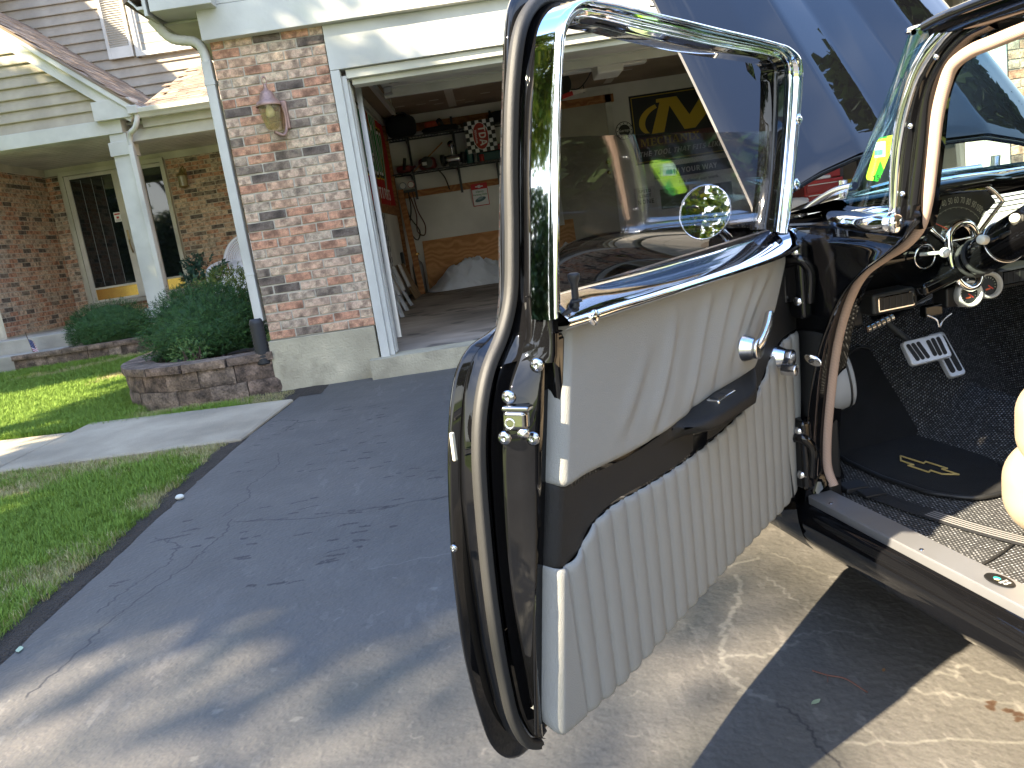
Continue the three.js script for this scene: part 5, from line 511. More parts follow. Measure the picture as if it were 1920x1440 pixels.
{ // chrome window frame with its ribbed channel
  const cv = (k) => new THREE.CatmullRomCurve3(DC[k].map((p) => new THREE.Vector3(p[0], p[1], 0)), false, 'centripetal'); const a = cv('frOut'), b = cv('frIn'); const prof = [[0, -0.03], [0.0, 0.0], [0.03, 0.008], [0.1, 0.0125], [0.2, 0.012], [0.28, 0.006], [0.31, -0.003], [0.36, -0.004], [0.4, 0.002], [0.48, 0.003], [0.53, -0.004], [0.58, -0.010], [0.66, -0.008], [0.72, -0.004], [0.8, -0.006], [0.86, -0.014], [0.93, -0.015], [1.0, -0.022], [1.0, -0.05]]; const rows = prof.map(([s, z]) => { const r = []; for (let i = 0; i <= 240; i++) { const t = i / 240, A = a.getPoint(t), B = b.getPoint(t); r.push([lerp(A.x, B.x, s), lerp(A.y, B.y, s) + 0.0009 * (fbm(i * 0.12, s * 9) - 0.5), z + 0.0018 * (fbm(i * 0.1, s * 7, 3) - 0.5)]); } return r; });
  mesh('window_frame', grid(rows.slice(0, 11)), M.chrome, door); const cut = 168; mesh('run_channel', grid(rows.slice(10).map((r) => r.slice(0, cut + 1))), M.chrome, door); mesh('run_channel', grid(rows.slice(10).map((r) => r.slice(cut))), paint, door);
  // felt channel and garnish rail
  const gt = smooth(DC.garT.map((p) => [p[0], p[1], 0]), 60), gb = smooth(DC.garB.map((p) => [p[0], p[1], 0]), 60);
  const R = (fn) => gt.map((p, i) => fn(p, gb[i])); const gr = [R((t, b2) => [t[0], t[1] + 0.004, -0.045]), R((t) => [t[0], t[1] + 0.005, -0.03]), R((t) => [t[0], t[1] + 0.002, -0.022]), R((t, b2) => [t[0], lerp(t[1], b2[1], 0.10), -0.006]), R((t, b2) => [t[0], lerp(t[1], b2[1], 0.28), 0.009]), R((t, b2) => [t[0], lerp(t[1], b2[1], 0.46), 0.0225]), R((t, b2) => [t[0], lerp(t[1], b2[1], 0.60), 0.030]), R((t, b2) => [b2[0], lerp(t[1], b2[1], 0.72), 0.033]), R((t, b2) => [b2[0], lerp(t[1], b2[1], 0.86), 0.027]), R((t, b2) => [b2[0], lerp(t[1], b2[1], 0.95), 0.018]), R((t, b2) => [b2[0], b2[1] - 0.001, 0.010]), R((t, b2) => [b2[0], b2[1] - 0.001, -0.01])];
  mesh('garnish_rail', [grid(gr), aim(new THREE.SphereGeometry(0.026, 20, 12).scale(1, 0.5, 1), [0.04, 0.621, 0.004], [1, 0, 0])], M.chrome, door);
  mesh('glass_channel', [bx(-0.83, 0.02, 0.60, 0.642, -0.06, -0.046)], M.rubber, door);
  const gs = [[-0.82, 0.60], [-0.0, 0.60], ...DC.glassTop.slice().reverse()]; const gg = extr(gs, 0.004).translate(0.4, 0, 0).rotateY(-0.044).translate(-0.4, 0, -0.043); mesh('window_glass', gg, phys(0.74, 0.73, 0.74, 0.0, { transmission: 1, thickness: 0, ior: 1.52, specularIntensity: 1 }), door);
  mesh('lock_knob', [lathe([[0, -0.02], [0.0055, -0.02], [0.005, 0.018], [0.0085, 0.026], [0.009, 0.032], [0.006, 0.034], [0, 0.033]], 16).translate(-0.795, 0.645, 0.005), lathe([[0, 0], [0.009, 0], [0.008, 0.004], [0, 0.004]], 16).translate(-0.795, 0.638, 0.006)], M.blackPlastic, door);
}
// trim panels between a lower and an upper outline
const lineAt = (pts) => (x) => { if (x <= pts[0][0]) return pts[0][1]; for (let i = 1; i < pts.length; i++) if (x <= pts[i][0]) return lerp(pts[i - 1][1], pts[i][1], (x - pts[i - 1][0]) / (pts[i][0] - pts[i - 1][0])); return pts[pts.length - 1][1]; };
function trim(name, lo, up, nu, nv, zf, mat, edge = {}) { const A = smooth(lo.map((p) => [p[0], p[1], 0]), nu), B = smooth(up.map((p) => [p[0], p[1], 0]), nu), rows = [];
  const put = (u, v, z) => [u, v, z]; const tv = [0]; for (let j = 0; j < nv; j++) tv.push(tv[j] + 1); const ts = tv.map((_, j) => { const t = j / nv; return 0.5 - 0.5 * Math.cos(t * Math.PI); });
  const r0 = edge.rear ?? 0.03;
  for (let i = 0; i < nu; i++) { const r = [], a = A[i], b = B[i], L = Math.hypot(b[0] - a[0], b[1] - a[1]), dr = Math.hypot(a[0] - A[0][0], a[1] - A[0][1]) , df = Math.abs(A[nu - 1][0] - a[0]);
    for (const t of ts) { const u = lerp(a[0], b[0], t), v = lerp(a[1], b[1], t); const rearU = lerp(A[0][0], B[0][0], t), de = u - rearU, frontU = lerp(A[nu - 1][0], B[nu - 1][0], t), dfr = frontU - u; const dv = Math.min(t * L, (1 - t) * L); let z = zf(u, v, t, L);
      const pr = clamp(de / r0, 0, 1), inset = 0.020 * (1 - pr); z = lerp(edge.z0 ?? -0.012, z, Math.sqrt(1 - (1 - pr) * (1 - pr))); const pv = clamp(dv / 0.012, 0, 1), pf = clamp(dfr / 0.02, 0, 1); z -= (edge.tuck ?? 0.007) * (1 - Math.sqrt(1 - (1 - pv) ** 2)); z = lerp(-0.01, z, Math.sqrt(1 - (1 - pf) ** 2)); r.push(put(u + inset, v, z - 0.013)); } rows.push(r); }
  return mesh(name, grid(rows, false, true), mat, door); }
{ const seam0 = -0.9105 + 0.056, PS = 0.0415; trim('pleated_panel', DC.pBot, DC.swLow, 420, 34, (u, v) => { const lean = u + 0.06 * (v - 0.1); let z = 0.016 + 0.002 * fbm(u * 7, v * 5, 2); if (lean > seam0 - PS * 0.15) { const f = (lean - seam0) / PS, q = f - Math.floor(f); z = 0.010 + 0.0085 * Math.pow(Math.sin(Math.PI * q), 0.55) * (0.9 + 0.2 * fbm(Math.floor(f) * 3, v * 4)); } return z; }, vinylGrey, { rear: 0.042, z0: -0.024 });
  const stitches = []; for (let k = 0; k < 22; k++) for (let v = 0.01; v < 0.30; v += 0.0065) { const u = seam0 + PS * k - 0.06 * (v - 0.1); if (u > 0.02 || v > lineAt(DC.swLow)(u) - 0.012 || v < lineAt(DC.pBot)(u) + 0.012) continue; stitches.push(bx(u - 0.0008, u + 0.0008, v, v + 0.0042, -0.0028, -0.0018)); } stuff(mesh('stitching', stitches, std(0.16, 0.155, 0.15, 0.8), door));
  const creases = [[-0.62, 0.40, -0.52, 0.55, 0.0075], [-0.50, 0.40, -0.38, 0.56, 0.0085], [-0.40, 0.42, -0.29, 0.565, 0.008], [-0.31, 0.44, -0.20, 0.57, 0.0075], [-0.24, 0.47, -0.13, 0.575, 0.006], [-0.70, 0.42, -0.63, 0.52, 0.004]];
  trim('upper_panel', DC.swUp, DC.pTop, 220, 60, (u, v) => { let z = 0.017 + 0.003 * (fbm(u * 6, v * 6, 4) - 0.5); for (const [a, b, c, d2, h] of creases) { const L = Math.hypot(c - a, d2 - b), tx = (c - a) / L, ty = (d2 - b) / L, s = (u - a) * tx + (v - b) * ty, w = -(u - a) * ty + (v - b) * tx + 0.012 * Math.sin(s * 14 + a * 9); const e = sstep(-0.05, 0.05, s) * sstep(L + 0.05, L - 0.05, s); z += h * e * (Math.exp(-(w * w) / 0.00035) - 0.8 * Math.exp(-((w + 0.024) ** 2) / 0.0002)); } return z; }, vinylGrey, { rear: 0.042, z0: -0.024, tuck: 0.009 });
  const up = [...DC.swUp, [0.046, 0.532], [0.0721, 0.467]]; trim('swoosh_panel', DC.swLow, up, 200, 26, (u, v) => 0.0085 + 0.002 * fbm(u * 9, v * 9), vinylBlack, { rear: 0.042, z0: -0.024, tuck: 0.003 });
}
{ // armrest growing out of the swoosh, its outer lip swept rearwards
  const rows = [], up = lineAt(DC.swUp); for (let i = 0; i <= 70; i++) { const s = i / 70, u = lerp(-0.575, -0.195, s), k = Math.pow(sstep(0, 0.55, s), 0.8) * (s > 0.9 ? Math.sqrt(clamp((1 - s) / 0.10, 0, 1)) : 1), zm = -0.007 + 0.058 * k, vt = up(Math.min(u, -0.20)) + 0.002, vb = lerp(vt - 0.010, 0.350, sstep(0, 0.45, s)), q = (v, z) => [u - 1.5 * Math.max(0, z), v, z]; rows.push([q(vt + 0.003, -0.012), q(vt + 0.003, Math.min(0, zm)), q(vt - 0.001, zm * 0.4), q(vt - 0.006, zm * 0.75), q(vt - 0.010, zm * 0.93), q(vt - 0.016, zm), q(vb + 0.006, zm), q(vb, zm * 0.96), q(vb - 0.006, zm * 0.8), q(vb - 0.016, zm * 0.35), q(vb - 0.022, -0.012)]); }
  mesh('armrest', grid(rows, false, true), vinylBlack, door);
  mesh('window_switch', [bx(-0.425, -0.350, 0.378, 0.3865, 0.006, 0.032, 0.003)], M.chrome, door); mesh('switch_rocker', [bx(-0.420, -0.389, 0.382, 0.3895, 0.010, 0.028, 0.002), bx(-0.385, -0.356, 0.382, 0.388, 0.010, 0.028, 0.002)], M.blackPlastic, door);
  const cone = (L, r0, r1) => lathe([[r0, 0], [r0, 0.003], [r0 * 0.97, 0.004], [r1, L * 0.86], [r1 * 0.97, L * 0.9], [r1 * 1.0, L * 0.92], [r1 * 1.0, L], [0, L]], 36);
  mesh('door_handle', [aim(cone(0.028, 0.029, 0.020), [-0.246, 0.441, 0.0], [0, 0, 1]), tube([[-0.250, 0.444, 0.028], [-0.236, 0.456, 0.033], [-0.212, 0.476, 0.034], [-0.188, 0.496, 0.030]], 0.0095, 24, 10).scale(1, 1, 1), new THREE.SphereGeometry(0.0095, 12, 8).translate(-0.188, 0.496, 0.030), aim(lathe([[0.0205, 0], [0.0205, 0.006], [0.018, 0.008], [0, 0.008]], 30), [-0.246, 0.441, 0.027], [0, 0, 1])], M.satin, door);
  mesh('window_crank', [aim(cone(0.030, 0.027, 0.019), [-0.080, 0.380, -0.006], [0, 0, 1]), aim(lathe([[0.0195, 0], [0.0195, 0.012], [0.017, 0.014], [0, 0.014]], 30), [-0.080, 0.380, 0.020], [0, 0, 1]), plank([-0.082, 0.380, 0.028], [-0.115, 0.368, 0.029], 0.022, 0.01, [0.5, 0.8, 0]), aim(lathe([[0, 0], [0.0125, 0], [0.0125, 0.028], [0.0105, 0.031], [0, 0.031]], 24), [-0.119, 0.366, 0.026], [0, 0, 1])], M.satin, door);
}
{ // latch, screws and the small drain plugs of the jamb
  const nrm = [-0.86, 0.12, 0.3]; const screw = (p, r = 0.0085, parent = door) => mesh('screw', [aim(lathe([[0, 0.0012], [r * 0.25, 0.0012], [r * 0.3, 0.0035], [r * 0.6, 0.003], [r * 0.9, 0.0012], [r * 1.15, 0.0006], [r * 1.2, -0.002]], 18), p, nrm)], M.jambScrew || (M.jambScrew = std(0.42, 0.42, 0.42, 0.15, { metalness: 1 })), parent);
  screw([-0.868, 0.562, -0.018]); screw([-0.910, 0.525, -0.04]); screw([-0.925, 0.470, -0.042]); screw([-0.893, 0.462, -0.018]); screw([-0.975, 0.305, -0.12], 0.005);
  const l = group('latch', door); const b = new THREE.Matrix4().makeBasis(new THREE.Vector3(0.35, 0, 0.94).normalize(), new THREE.Vector3(0.13, 0.99, -0.05).normalize(), new THREE.Vector3(-0.94, 0.1, 0.35).normalize()); l.quaternion.setFromRotationMatrix(b); l.position.set(-0.906, 0.495, -0.028);
  mesh('housing', [new RoundedBoxGeometry(0.036, 0.030, 0.022, 4, 0.008).translate(0, 0, 0.009)], M.latch = std(0.30, 0.29, 0.28, 0.12, { metalness: 1 }), l); mesh('cover_plate', [new RoundedBoxGeometry(0.040, 0.008, 0.024, 3, 0.0035).translate(0.002, 0.016, 0.008)], M.latch, l); mesh('pivot', aim(new THREE.TorusGeometry(0.0065, 0.0016, 8, 22).rotateX(Math.PI / 2), [-0.006, -0.004, 0.0195], [0, 0, 1]), M.satin, l); mesh('bolt', aim(lathe([[0, 0], [0.009, 0], [0.008, 0.008], [0, 0.011]], 16), [0.010, -0.017, 0.009], [0.2, -0.4, 1]), M.satin, l);
  const s2 = (p) => mesh('screw', [aim(lathe([[0, 0.0045], [0.004, 0.005], [0.0075, 0.002], [0.011, 0.001], [0.0115, -0.002]], 18), p, [0, 0, 1])], M.chrome, door); s2([-0.79, 0.615, 0.032]); s2([0.012, 0.735, 0.012]); s2([0.028, 0.865, 0.013]);
  mesh('bumper_tab', bx(-0.957, -0.950, 0.435, 0.478, -0.118, -0.112, 0.002), std(0.45, 0.43, 0.35, 0.5), door);
}
{ // round mirror on a short arm outside the door
  const mg = group('side_mirror', door); const p = [-0.060, 0.693, -0.165], toCam = new THREE.Vector3(-1.701 - p[0], 0.826 - p[1], 0.673 - p[2]).normalize(), look = new THREE.Vector3(-0.85, 0.39, -0.345).normalize(), n = toCam.add(look).normalize();
  mesh('shell', aim(lathe([[0, -0.05], [0.02, -0.048], [0.045, -0.03], [0.058, -0.008], [0.0605, 0.0], [0.0605, 0.003], [0.058, 0.0035], [0.0575, 0.001]], 44), p, [n.x, n.y, n.z]), M.chrome, mg); mesh('mirror_glass', aim(new THREE.CylinderGeometry(0.0578, 0.0578, 0.001, 44).translate(0, 0.0012, 0), p, [n.x, n.y, n.z]), std(0.93, 0.93, 0.93, 0.0, { metalness: 1 }), mg); mesh('arm', [tube([[p[0], p[1] - 0.03, p[2] - 0.03], [0.0, 0.645, -0.16], [0.035, 0.605, -0.145]], 0.010, 16, 10), bx(0.0, 0.06, 0.596, 0.606, -0.165, -0.125, 0.004)], M.chrome, mg); }

// ---- body around the door opening (car frame: x right, y up, z back)
const mirX = (x) => 2 * CX - x;
{ // sill, rocker and scuff plate
  const sec = [[0.11, 0.36], [0.046, 0.378], [0.043, 0.366], [0.020, 0.364], [0.008, 0.358], [0.0, 0.345], [0.002, 0.325], [0.006, 0.318], [0.004, 0.308], [0.012, 0.292], [0.03, 0.27], [0.08, 0.245], [0.2, 0.23]]; const rows = []; for (const z of [-0.13, -0.08, -0.05, 0, 0.4, 0.9, 1.7, 2.6]) rows.push(sec.map(([x, y]) => [x + (z < -0.05 ? (-0.05 - z) * 0.35 : 0), y, z])); mesh('rocker_panel', grid(rows), paint, car);
  mesh('scuff_plate', [bx(0.042, 0.103, 0.3785, 0.386, -0.008, 1.55, 0.003), bx(0.040, 0.0425, 0.366, 0.3845, -0.004, 1.55, 0.001)], std(0.34, 0.34, 0.35, 0.45, { metalness: 0.7, roughnessMap: tex(256, 256, (x, y) => { const n = 0.55 + 0.6 * tnoise(x, y, 6, 5); return [n, n, n]; }, false, [3, 3]) }), car);
  for (const z of [0.06, 0.34, 0.8]) mesh('scuff_screw', lathe([[0, 0.0022], [0.003, 0.002], [0.005, 0]], 14).translate(0.055, 0.386, z), M.satin, car);
  const b = mesh('body_badge', lathe([[0, 0.002], [0.9, 0.0018], [1, 0]], 40).scale(0.017, 1, 0.030).translate(0.078, 0.3862, 0.50), M.blackPlastic, car); const pr = mesh('emblem', new THREE.CircleGeometry(1, 30).rotateX(-Math.PI / 2).scale(0.0155, 1, 0.028).translate(0.078, 0.3886, 0.50), std(0.9, 0.9, 0.9, 0.4, { map: canvas(128, 128, (c) => { c.fillStyle = '#111'; c.fillRect(0, 0, 128, 128); c.fillStyle = '#2fa59a'; c.beginPath(); c.ellipse(64, 52, 22, 16, 0, 0, 7); c.fill(); c.fillStyle = '#c9c39a'; c.beginPath(); c.ellipse(50, 58, 14, 9, 0.4, 0, 7); c.fill(); c.fillStyle = '#ddd'; c.font = 'bold 18px sans-serif'; c.textAlign = 'center'; c.fillText('BODY BY', 64, 90); c.fillText('FISHER', 64, 108); }) }), b); }
{ // hinge pillar, cowl side, door hinges
  const wl = [[0.004, 0.408], [-0.009, 0.437], [-0.007, 0.504], [0.015, 0.613], [0.046, 0.73], [0.076, 0.805], [0.111, 0.866], [0.152, 0.911], [0.217, 0.947], [0.276, 0.974], [0.311, 1.004], [0.329, 1.046]]; // z, y of the wind lace
  const inner = smooth(wl.map(([z, y]) => [0.092, y, z]), 60), outer = smooth([[0.03, 0.30, -0.02], [0.028, 0.42, 0.01], [0.026, 0.50, 0.02], [0.026, 0.62, 0.045], [0.026, 0.73, 0.085], [0.028, 0.805, 0.125], [0.03, 0.87, 0.17], [0.034, 0.92, 0.225], [0.038, 0.955, 0.285], [0.04, 0.985, 0.335], [0.045, 1.005, 0.355], [0.05, 1.02, 0.37]], 60);
  const front = outer.map((p) => [p[0] - 0.004, p[1], Math.min(p[2] - 0.03, -0.09 + 0.06 * sstep(0.9, 1.0, p[1]))]), fold = outer.map((p) => [p[0] + 0.012, p[1], p[2] - 0.012]);
  const md = (t, dx = 0) => inner.map((p, i) => [lerp(p[0], outer[i][0], t) + dx, lerp(p[1], outer[i][1], t), lerp(p[2], outer[i][2], t)]);
  mesh('hinge_pillar', [grid([inner.map((p) => [p[0] + 0.05, p[1], p[2] - 0.01]), inner, md(0.15, -0.012), md(0.35, -0.014), md(0.42, -0.004), md(0.7, 0.0), md(0.78, -0.012), outer, fold, front.map((p, i) => [p[0] + 0.02, lerp(p[1], outer[i][1], 1), lerp(p[2], outer[i][2], 0.5)]), front])], paint, car);
  for (const [y, z] of [[0.905, 0.045], [0.50, 0.012]]) { const h = group('door_hinge', car); mesh('pocket', [new RoundedBoxGeometry(0.03, 0.17, 0.05, 3, 0.012).translate(0.022, y, z)], paint, h); mesh('strap', [tube([[0.0, y + 0.04, z - 0.01], [0.012, y + 0.045, z + 0.02], [0.03, y + 0.02, z + 0.025], [0.03, y - 0.05, z + 0.02]], 0.012, 18, 8), bx(-0.01, 0.03, y - 0.05, y + 0.05, z - 0.03, z - 0.01, 0.006)], paint, h); for (const k of [-0.045, 0.06]) mesh('bolt', aim(lathe([[0, 0.008], [0.008, 0.007], [0.01, 0], [0.013, -0.001]], 6), [0.008, y + k, z + 0.012], [-1, 0, 0.3]), M.satin, h); }
  const sw = group('courtesy_switch', car); mesh('plate', aim(lathe([[0, 0.003], [0.9, 0.002], [1, 0]], 30).scale(0.011, 1, 0.021), [0.012, 0.735, 0.09], [-0.93, 0, 0.36]), M.chrome, sw); mesh('plunger', aim(lathe([[0, 0.012], [0.004, 0.011], [0.005, 0]], 14), [0.012, 0.735, 0.09], [-0.93, 0, 0.36]), M.blackPlastic, sw);
  const path = [[0.1, 1.300, 0.75], [0.1, 1.298, 0.6], [0.1, 1.292, 0.533], [0.1, 1.286, 0.475], [0.1, 1.281, 0.432], [0.1, 1.265, 0.394], [0.1, 1.235, 0.376], [0.1, 1.189, 0.359], [0.1, 1.119, 0.345], [0.1, 1.046, 0.329], [0.1, 1.004, 0.311], [0.1, 0.974, 0.276], [0.1, 0.947, 0.217], [0.1, 0.911, 0.152], [0.1, 0.866, 0.111], [0.1, 0.805, 0.076], [0.1, 0.73, 0.046], [0.1, 0.613, 0.015], [0.1, 0.504, -0.007], [0.1, 0.437, -0.009], [0.103, 0.40, 0.006]];
  const wlTex = tex(64, 64, (x, y) => { const n = 0.93 + 0.07 * Math.sin((x + y) * 6.283 * 4); return [n, n * 0.97, n * 0.94]; }, true); const wm = std(0.47, 0.355, 0.295, 0.9, { map: rep(wlTex, 90, 2) }); mesh('wind_lace', tube(path, 0.0108, 160, 14), wm, car);
}
{ // A pillar, windshield, roof edge
  const cL = smooth([[0.052, 1.02, 0.285], [0.055, 1.034, 0.286], [0.058, 1.152, 0.296], [0.062, 1.242, 0.324], [0.068, 1.286, 0.345], [0.078, 1.318, 0.37], [0.09, 1.336, 0.39]], 40), cM = smooth([[0.046, 1.02, 0.298], [0.049, 1.034, 0.298], [0.053, 1.152, 0.308], [0.057, 1.242, 0.338], [0.063, 1.286, 0.362], [0.073, 1.32, 0.39], [0.082, 1.336, 0.42]], 40), cR = smooth([[0.052, 1.01, 0.303], [0.055, 1.024, 0.304], [0.06, 1.15, 0.319], [0.064, 1.235, 0.348], [0.07, 1.276, 0.372], [0.08, 1.312, 0.41], [0.09, 1.33, 0.45]], 40);
  const bR = smooth([[0.09, 1.00, 0.325], [0.09, 1.03, 0.330], [0.092, 1.143, 0.35], [0.093, 1.225, 0.365], [0.096, 1.262, 0.385], [0.1, 1.295, 0.43], [0.1, 1.305, 0.48]], 40); const mm = (A, B, t, dx, dz = 0) => A.map((p, i) => [lerp(p[0], B[i][0], t) + dx, lerp(p[1], B[i][1], t), lerp(p[2], B[i][2], t) + dz]);
  mesh('pillar_moulding', [grid([cL.map((p) => [p[0] + 0.02, p[1], p[2] - 0.002]), cL, mm(cL, cM, 0.5, -0.003), cM, mm(cM, cR, 0.5, -0.001, 0.002), cR, cR.map((p) => [p[0] + 0.012, p[1], p[2] + 0.001])])], M.chrome, car);
  mesh('pillar_post', [grid([cR.map((p) => [p[0] + 0.006, p[1], p[2] - 0.002]), mm(cR, bR, 0.12, -0.002), mm(cR, bR, 0.25, -0.004), mm(cR, bR, 0.3, 0.004), mm(cR, bR, 0.42, 0.004), mm(cR, bR, 0.48, -0.003), mm(cR, bR, 0.65, -0.001), mm(cR, bR, 1, 0), bR.map((p) => [p[0] + 0.05, p[1], p[2] - 0.02])])], paint, car);
  for (const k of [6, 18, 30]) mesh('pillar_screw', aim(lathe([[0, 0.003], [0.003, 0.0028], [0.005, 0]], 14), [cR[k][0] + 0.004, cR[k][1], cR[k][2] + 0.008], [-0.9, 0, 0.4]), M.satin, car);
  const half = (p) => [...p, ...p.slice(0, -1).reverse().map(([x, y, z]) => [mirX(x), y, z])]; const bot = smooth(half([[0.060, 1.034, 0.29], [0.052, 1.034, 0.24], [0.066, 1.034, 0.175], [0.14, 1.036, 0.03], [0.27, 1.04, -0.12], [0.45, 1.044, -0.22], [CX, 1.046, -0.27]]), 90), top = smooth(half([[0.085, 1.325, 0.37], [0.10, 1.335, 0.30], [0.17, 1.35, 0.235], [0.28, 1.362, 0.19], [0.45, 1.372, 0.16], [0.58, 1.376, 0.15], [CX, 1.378, 0.147]]), 90);
  const rows = []; for (let k = 0; k <= 8; k++) rows.push(bot.map((p, i) => { const t = k / 8, q = top[i]; return [lerp(p[0], q[0], t), lerp(p[1], q[1], t), lerp(p[2], q[2], t) - 0.02 * Math.sin(t * 3.14) * Math.sin(i / 89 * 3.14)]; })); const gl = grid(rows); const p = gl.attributes.position, cc = new Float32Array(p.count * 3); for (let i = 0; i < p.count; i++) { const t = sstep(1.26, 1.36, p.getY(i)); cc[i * 3] = lerp(0.72, 0.25, t); cc[i * 3 + 1] = lerp(0.90, 0.55, t); cc[i * 3 + 2] = lerp(0.88, 0.62, t); } gl.setAttribute('color', new THREE.BufferAttribute(cc, 3));
  mesh('windshield', gl, phys(1, 1, 1, 0, { vertexColors: true, transmission: 1, thickness: 0, ior: 1.5 }), car);
  const tb = []; const c = new THREE.CatmullRomCurve3([[0.028, 1.02, 0.335], [0.020, 1.02, 0.30], ...[[0.034, 1.022, 0.235], [0.052, 1.022, 0.17], [0.128, 1.024, 0.025], [0.255, 1.028, -0.13], [0.44, 1.032, -0.235], [CX, 1.034, -0.285], [mirX(0.44), 1.032, -0.235], [mirX(0.128), 1.024, 0.025], [mirX(0.034), 1.022, 0.235]]].map(v3)); for (let i = 0; i <= 120; i++) { const q = c.getPoint(i / 120), t = c.getTangent(i / 120), n = new THREE.Vector3(t.z, 0, -t.x).normalize(), r = []; for (let j = 0; j <= 14; j++) { const a = j / 14 * 6.2832, k = i < 3 ? 0.75 + i * 0.08 : 1; r.push([q.x + n.x * Math.cos(a) * 0.024 * k, q.y + Math.sin(a) * 0.019 * k + 0.002 + 0.010 * Math.max(0, -Math.cos(a)) * (n.x > 0 ? -1 : 1) * 0, q.z + n.z * Math.cos(a) * 0.024 * k]); } tb.push(r); }
  mesh('windshield_trim', [grid(tb), aim(new THREE.SphereGeometry(0.0185, 16, 10).scale(1, 0.6, 1), [0.028, 1.02, 0.336], [0.2, 0, 1])], M.chrome, car);
  { const tb2 = bot.slice(0, 14).map((q, i) => [q[0] + 0.004, q[1] + 0.005, q[2]]); mesh('reveal_moulding', grid([bot.map((q) => [q[0] - 0.012 * (q[0] < CX ? 1 : -1), q[1] - 0.006, q[2]]), bot.map((q) => [q[0] - 0.006 * (q[0] < CX ? 1 : -1), q[1] + 0.008, q[2] + 0.002]), bot.map((q) => [q[0] + 0.002 * (q[0] < CX ? 1 : -1), q[1] + 0.014, q[2] + 0.004])]), M.chrome, car); }
  // roof with drip rail
  const rf = []; for (let i = 0; i <= 40; i++) { const x = lerp(0.07, mirX(0.07), i / 40), e = Math.abs(x - CX) / (CX - 0.07), r = []; const zf = lerp(0.135, 0.385, Math.pow(e, 5)), yf = lerp(1.392, 1.343, Math.pow(e, 2.4)); for (let j = 0; j <= 26; j++) { const t = j / 26, z = lerp(zf, 2.0, t); const yc = 1.392 + 0.10 * Math.sin(Math.min(1, t * 1.35) * 1.5), y = lerp(yc, 1.345 + 0.01 * Math.sin(t * 3), Math.pow(e, 2.6)) ; r.push([x, j === 0 ? yf - 0.004 : y, z]); } rf.push(r); } mesh('roof', grid(rf), paint, car);
  mesh('drip_rail', [tube([[0.066, 1.335, 0.375], [0.064, 1.340, 0.42], [0.064, 1.345, 0.6], [0.064, 1.35, 1.0], [0.064, 1.35, 1.9]], 0.009, 50, 8)], paint, car); mesh('header_trim', [grid([[0.30, 0.375], [0.315, 0.45], [0.32, 0.7], [0.32, 1.9]].map(([a, z]) => [[0.07, 1.336, z], [0.075, 1.318, z + 0.0], [0.098, 1.312, z], [0.125, 1.30, z]]))], paint, car);
  mesh('header_chrome', tube(top.slice(3, -3).map((q) => [q[0], q[1] + 0.005, q[2] - 0.002]), 0.005, 90, 8), M.chrome, car);
  mesh('headliner', (() => { const r = []; for (let i = 0; i <= 10; i++) { const x = lerp(0.11, mirX(0.11), i / 10), e = Math.abs(x - CX) / (CX - 0.11); r.push([[x, 1.36 - 0.06 * e * e, 0.30 + 0.12 * e ** 4], [x, 1.40 - 0.09 * e * e, 0.8], [x, 1.40 - 0.09 * e * e, 1.9]]); } return grid(r); })(), std(0.42, 0.36, 0.30, 0.9), car);
  // rest of the cabin shell that shades the inside
  mesh('rear_quarter', [bx(0.02, 0.06, 0.30, 1.0, 1.25, 2.9, 0.015), bx(0.06, 0.10, 1.0, 1.33, 1.22, 1.32, 0.01)], paint, car); mesh('passenger_side', [bx(mirX(0.05), mirX(0.0), 0.30, 0.95, -0.1, 2.9, 0.015), bx(mirX(0.10), mirX(0.06), 0.95, 1.33, 1.2, 1.3), bx(mirX(0.095), mirX(0.06), 1.0, 1.33, 0.29, 0.40)], paint, car); mesh('rear_bulkhead', bx(0.06, mirX(0.06), 0.3, 1.0, 1.9, 1.95), vinylBlack, car); mesh('underbody', bx(0.1, mirX(0.1), 0.24, 0.33, -0.6, 2.8), M.darkSteel, car);
  const w = group('registration_sticker', car); const pts = [[0.281, 1.160], [0.276, 1.172], [0.24, 1.171], [0.231, 1.162], [0.203, 1.103], [0.206, 1.097], [0.236, 1.092], [0.243, 1.098]];
  const sx = canvas(128, 192, (c) => { c.fillStyle = '#d7f23c'; c.fillRect(0, 0, 128, 192); c.fillStyle = '#2fa04a'; c.fillRect(30, 6, 60, 8); c.fillStyle = '#eef6f0'; c.fillRect(40, 26, 44, 62); c.fillStyle = '#6fae9a'; c.fillRect(40, 58, 34, 22); c.fillStyle = '#5f8f20'; c.font = 'bold 15px monospace'; c.save(); c.translate(92, 30); c.rotate(Math.PI / 2); c.fillText('ILLINOIS', 0, 0); c.restore(); c.fillStyle = '#a9c828'; for (let y = 98; y < 126; y += 8) c.fillRect(30, y, 70, 3); c.fillStyle = '#2fb02a'; c.beginPath(); c.moveTo(64, 104); c.lineTo(30, 192); c.lineTo(98, 192); c.fill(); c.fillStyle = '#0d3010'; c.font = 'bold 30px sans-serif'; c.textAlign = 'center'; c.fillText('1589', 64, 182); });
  const sg = extr(pts.map(([z, y]) => [z, y]), 0.0006); const sp = sg.attributes.position, su = sg.attributes.uv; for (let i = 0; i < sp.count; i++) su.setXY(i, (sp.getX(i) - 0.20) / 0.085, (sp.getY(i) - 1.09) / 0.085); sg.applyMatrix4(new THREE.Matrix4().makeBasis(new THREE.Vector3(0, 0, 1), new THREE.Vector3(0.06, 1, 0), new THREE.Vector3(-1, 0, 0))); sg.translate(0.010, 0, 0); mesh('label', sg, std(0.6, 0.6, 0.6, 0.5, { map: sx, side: THREE.DoubleSide }), w);
}
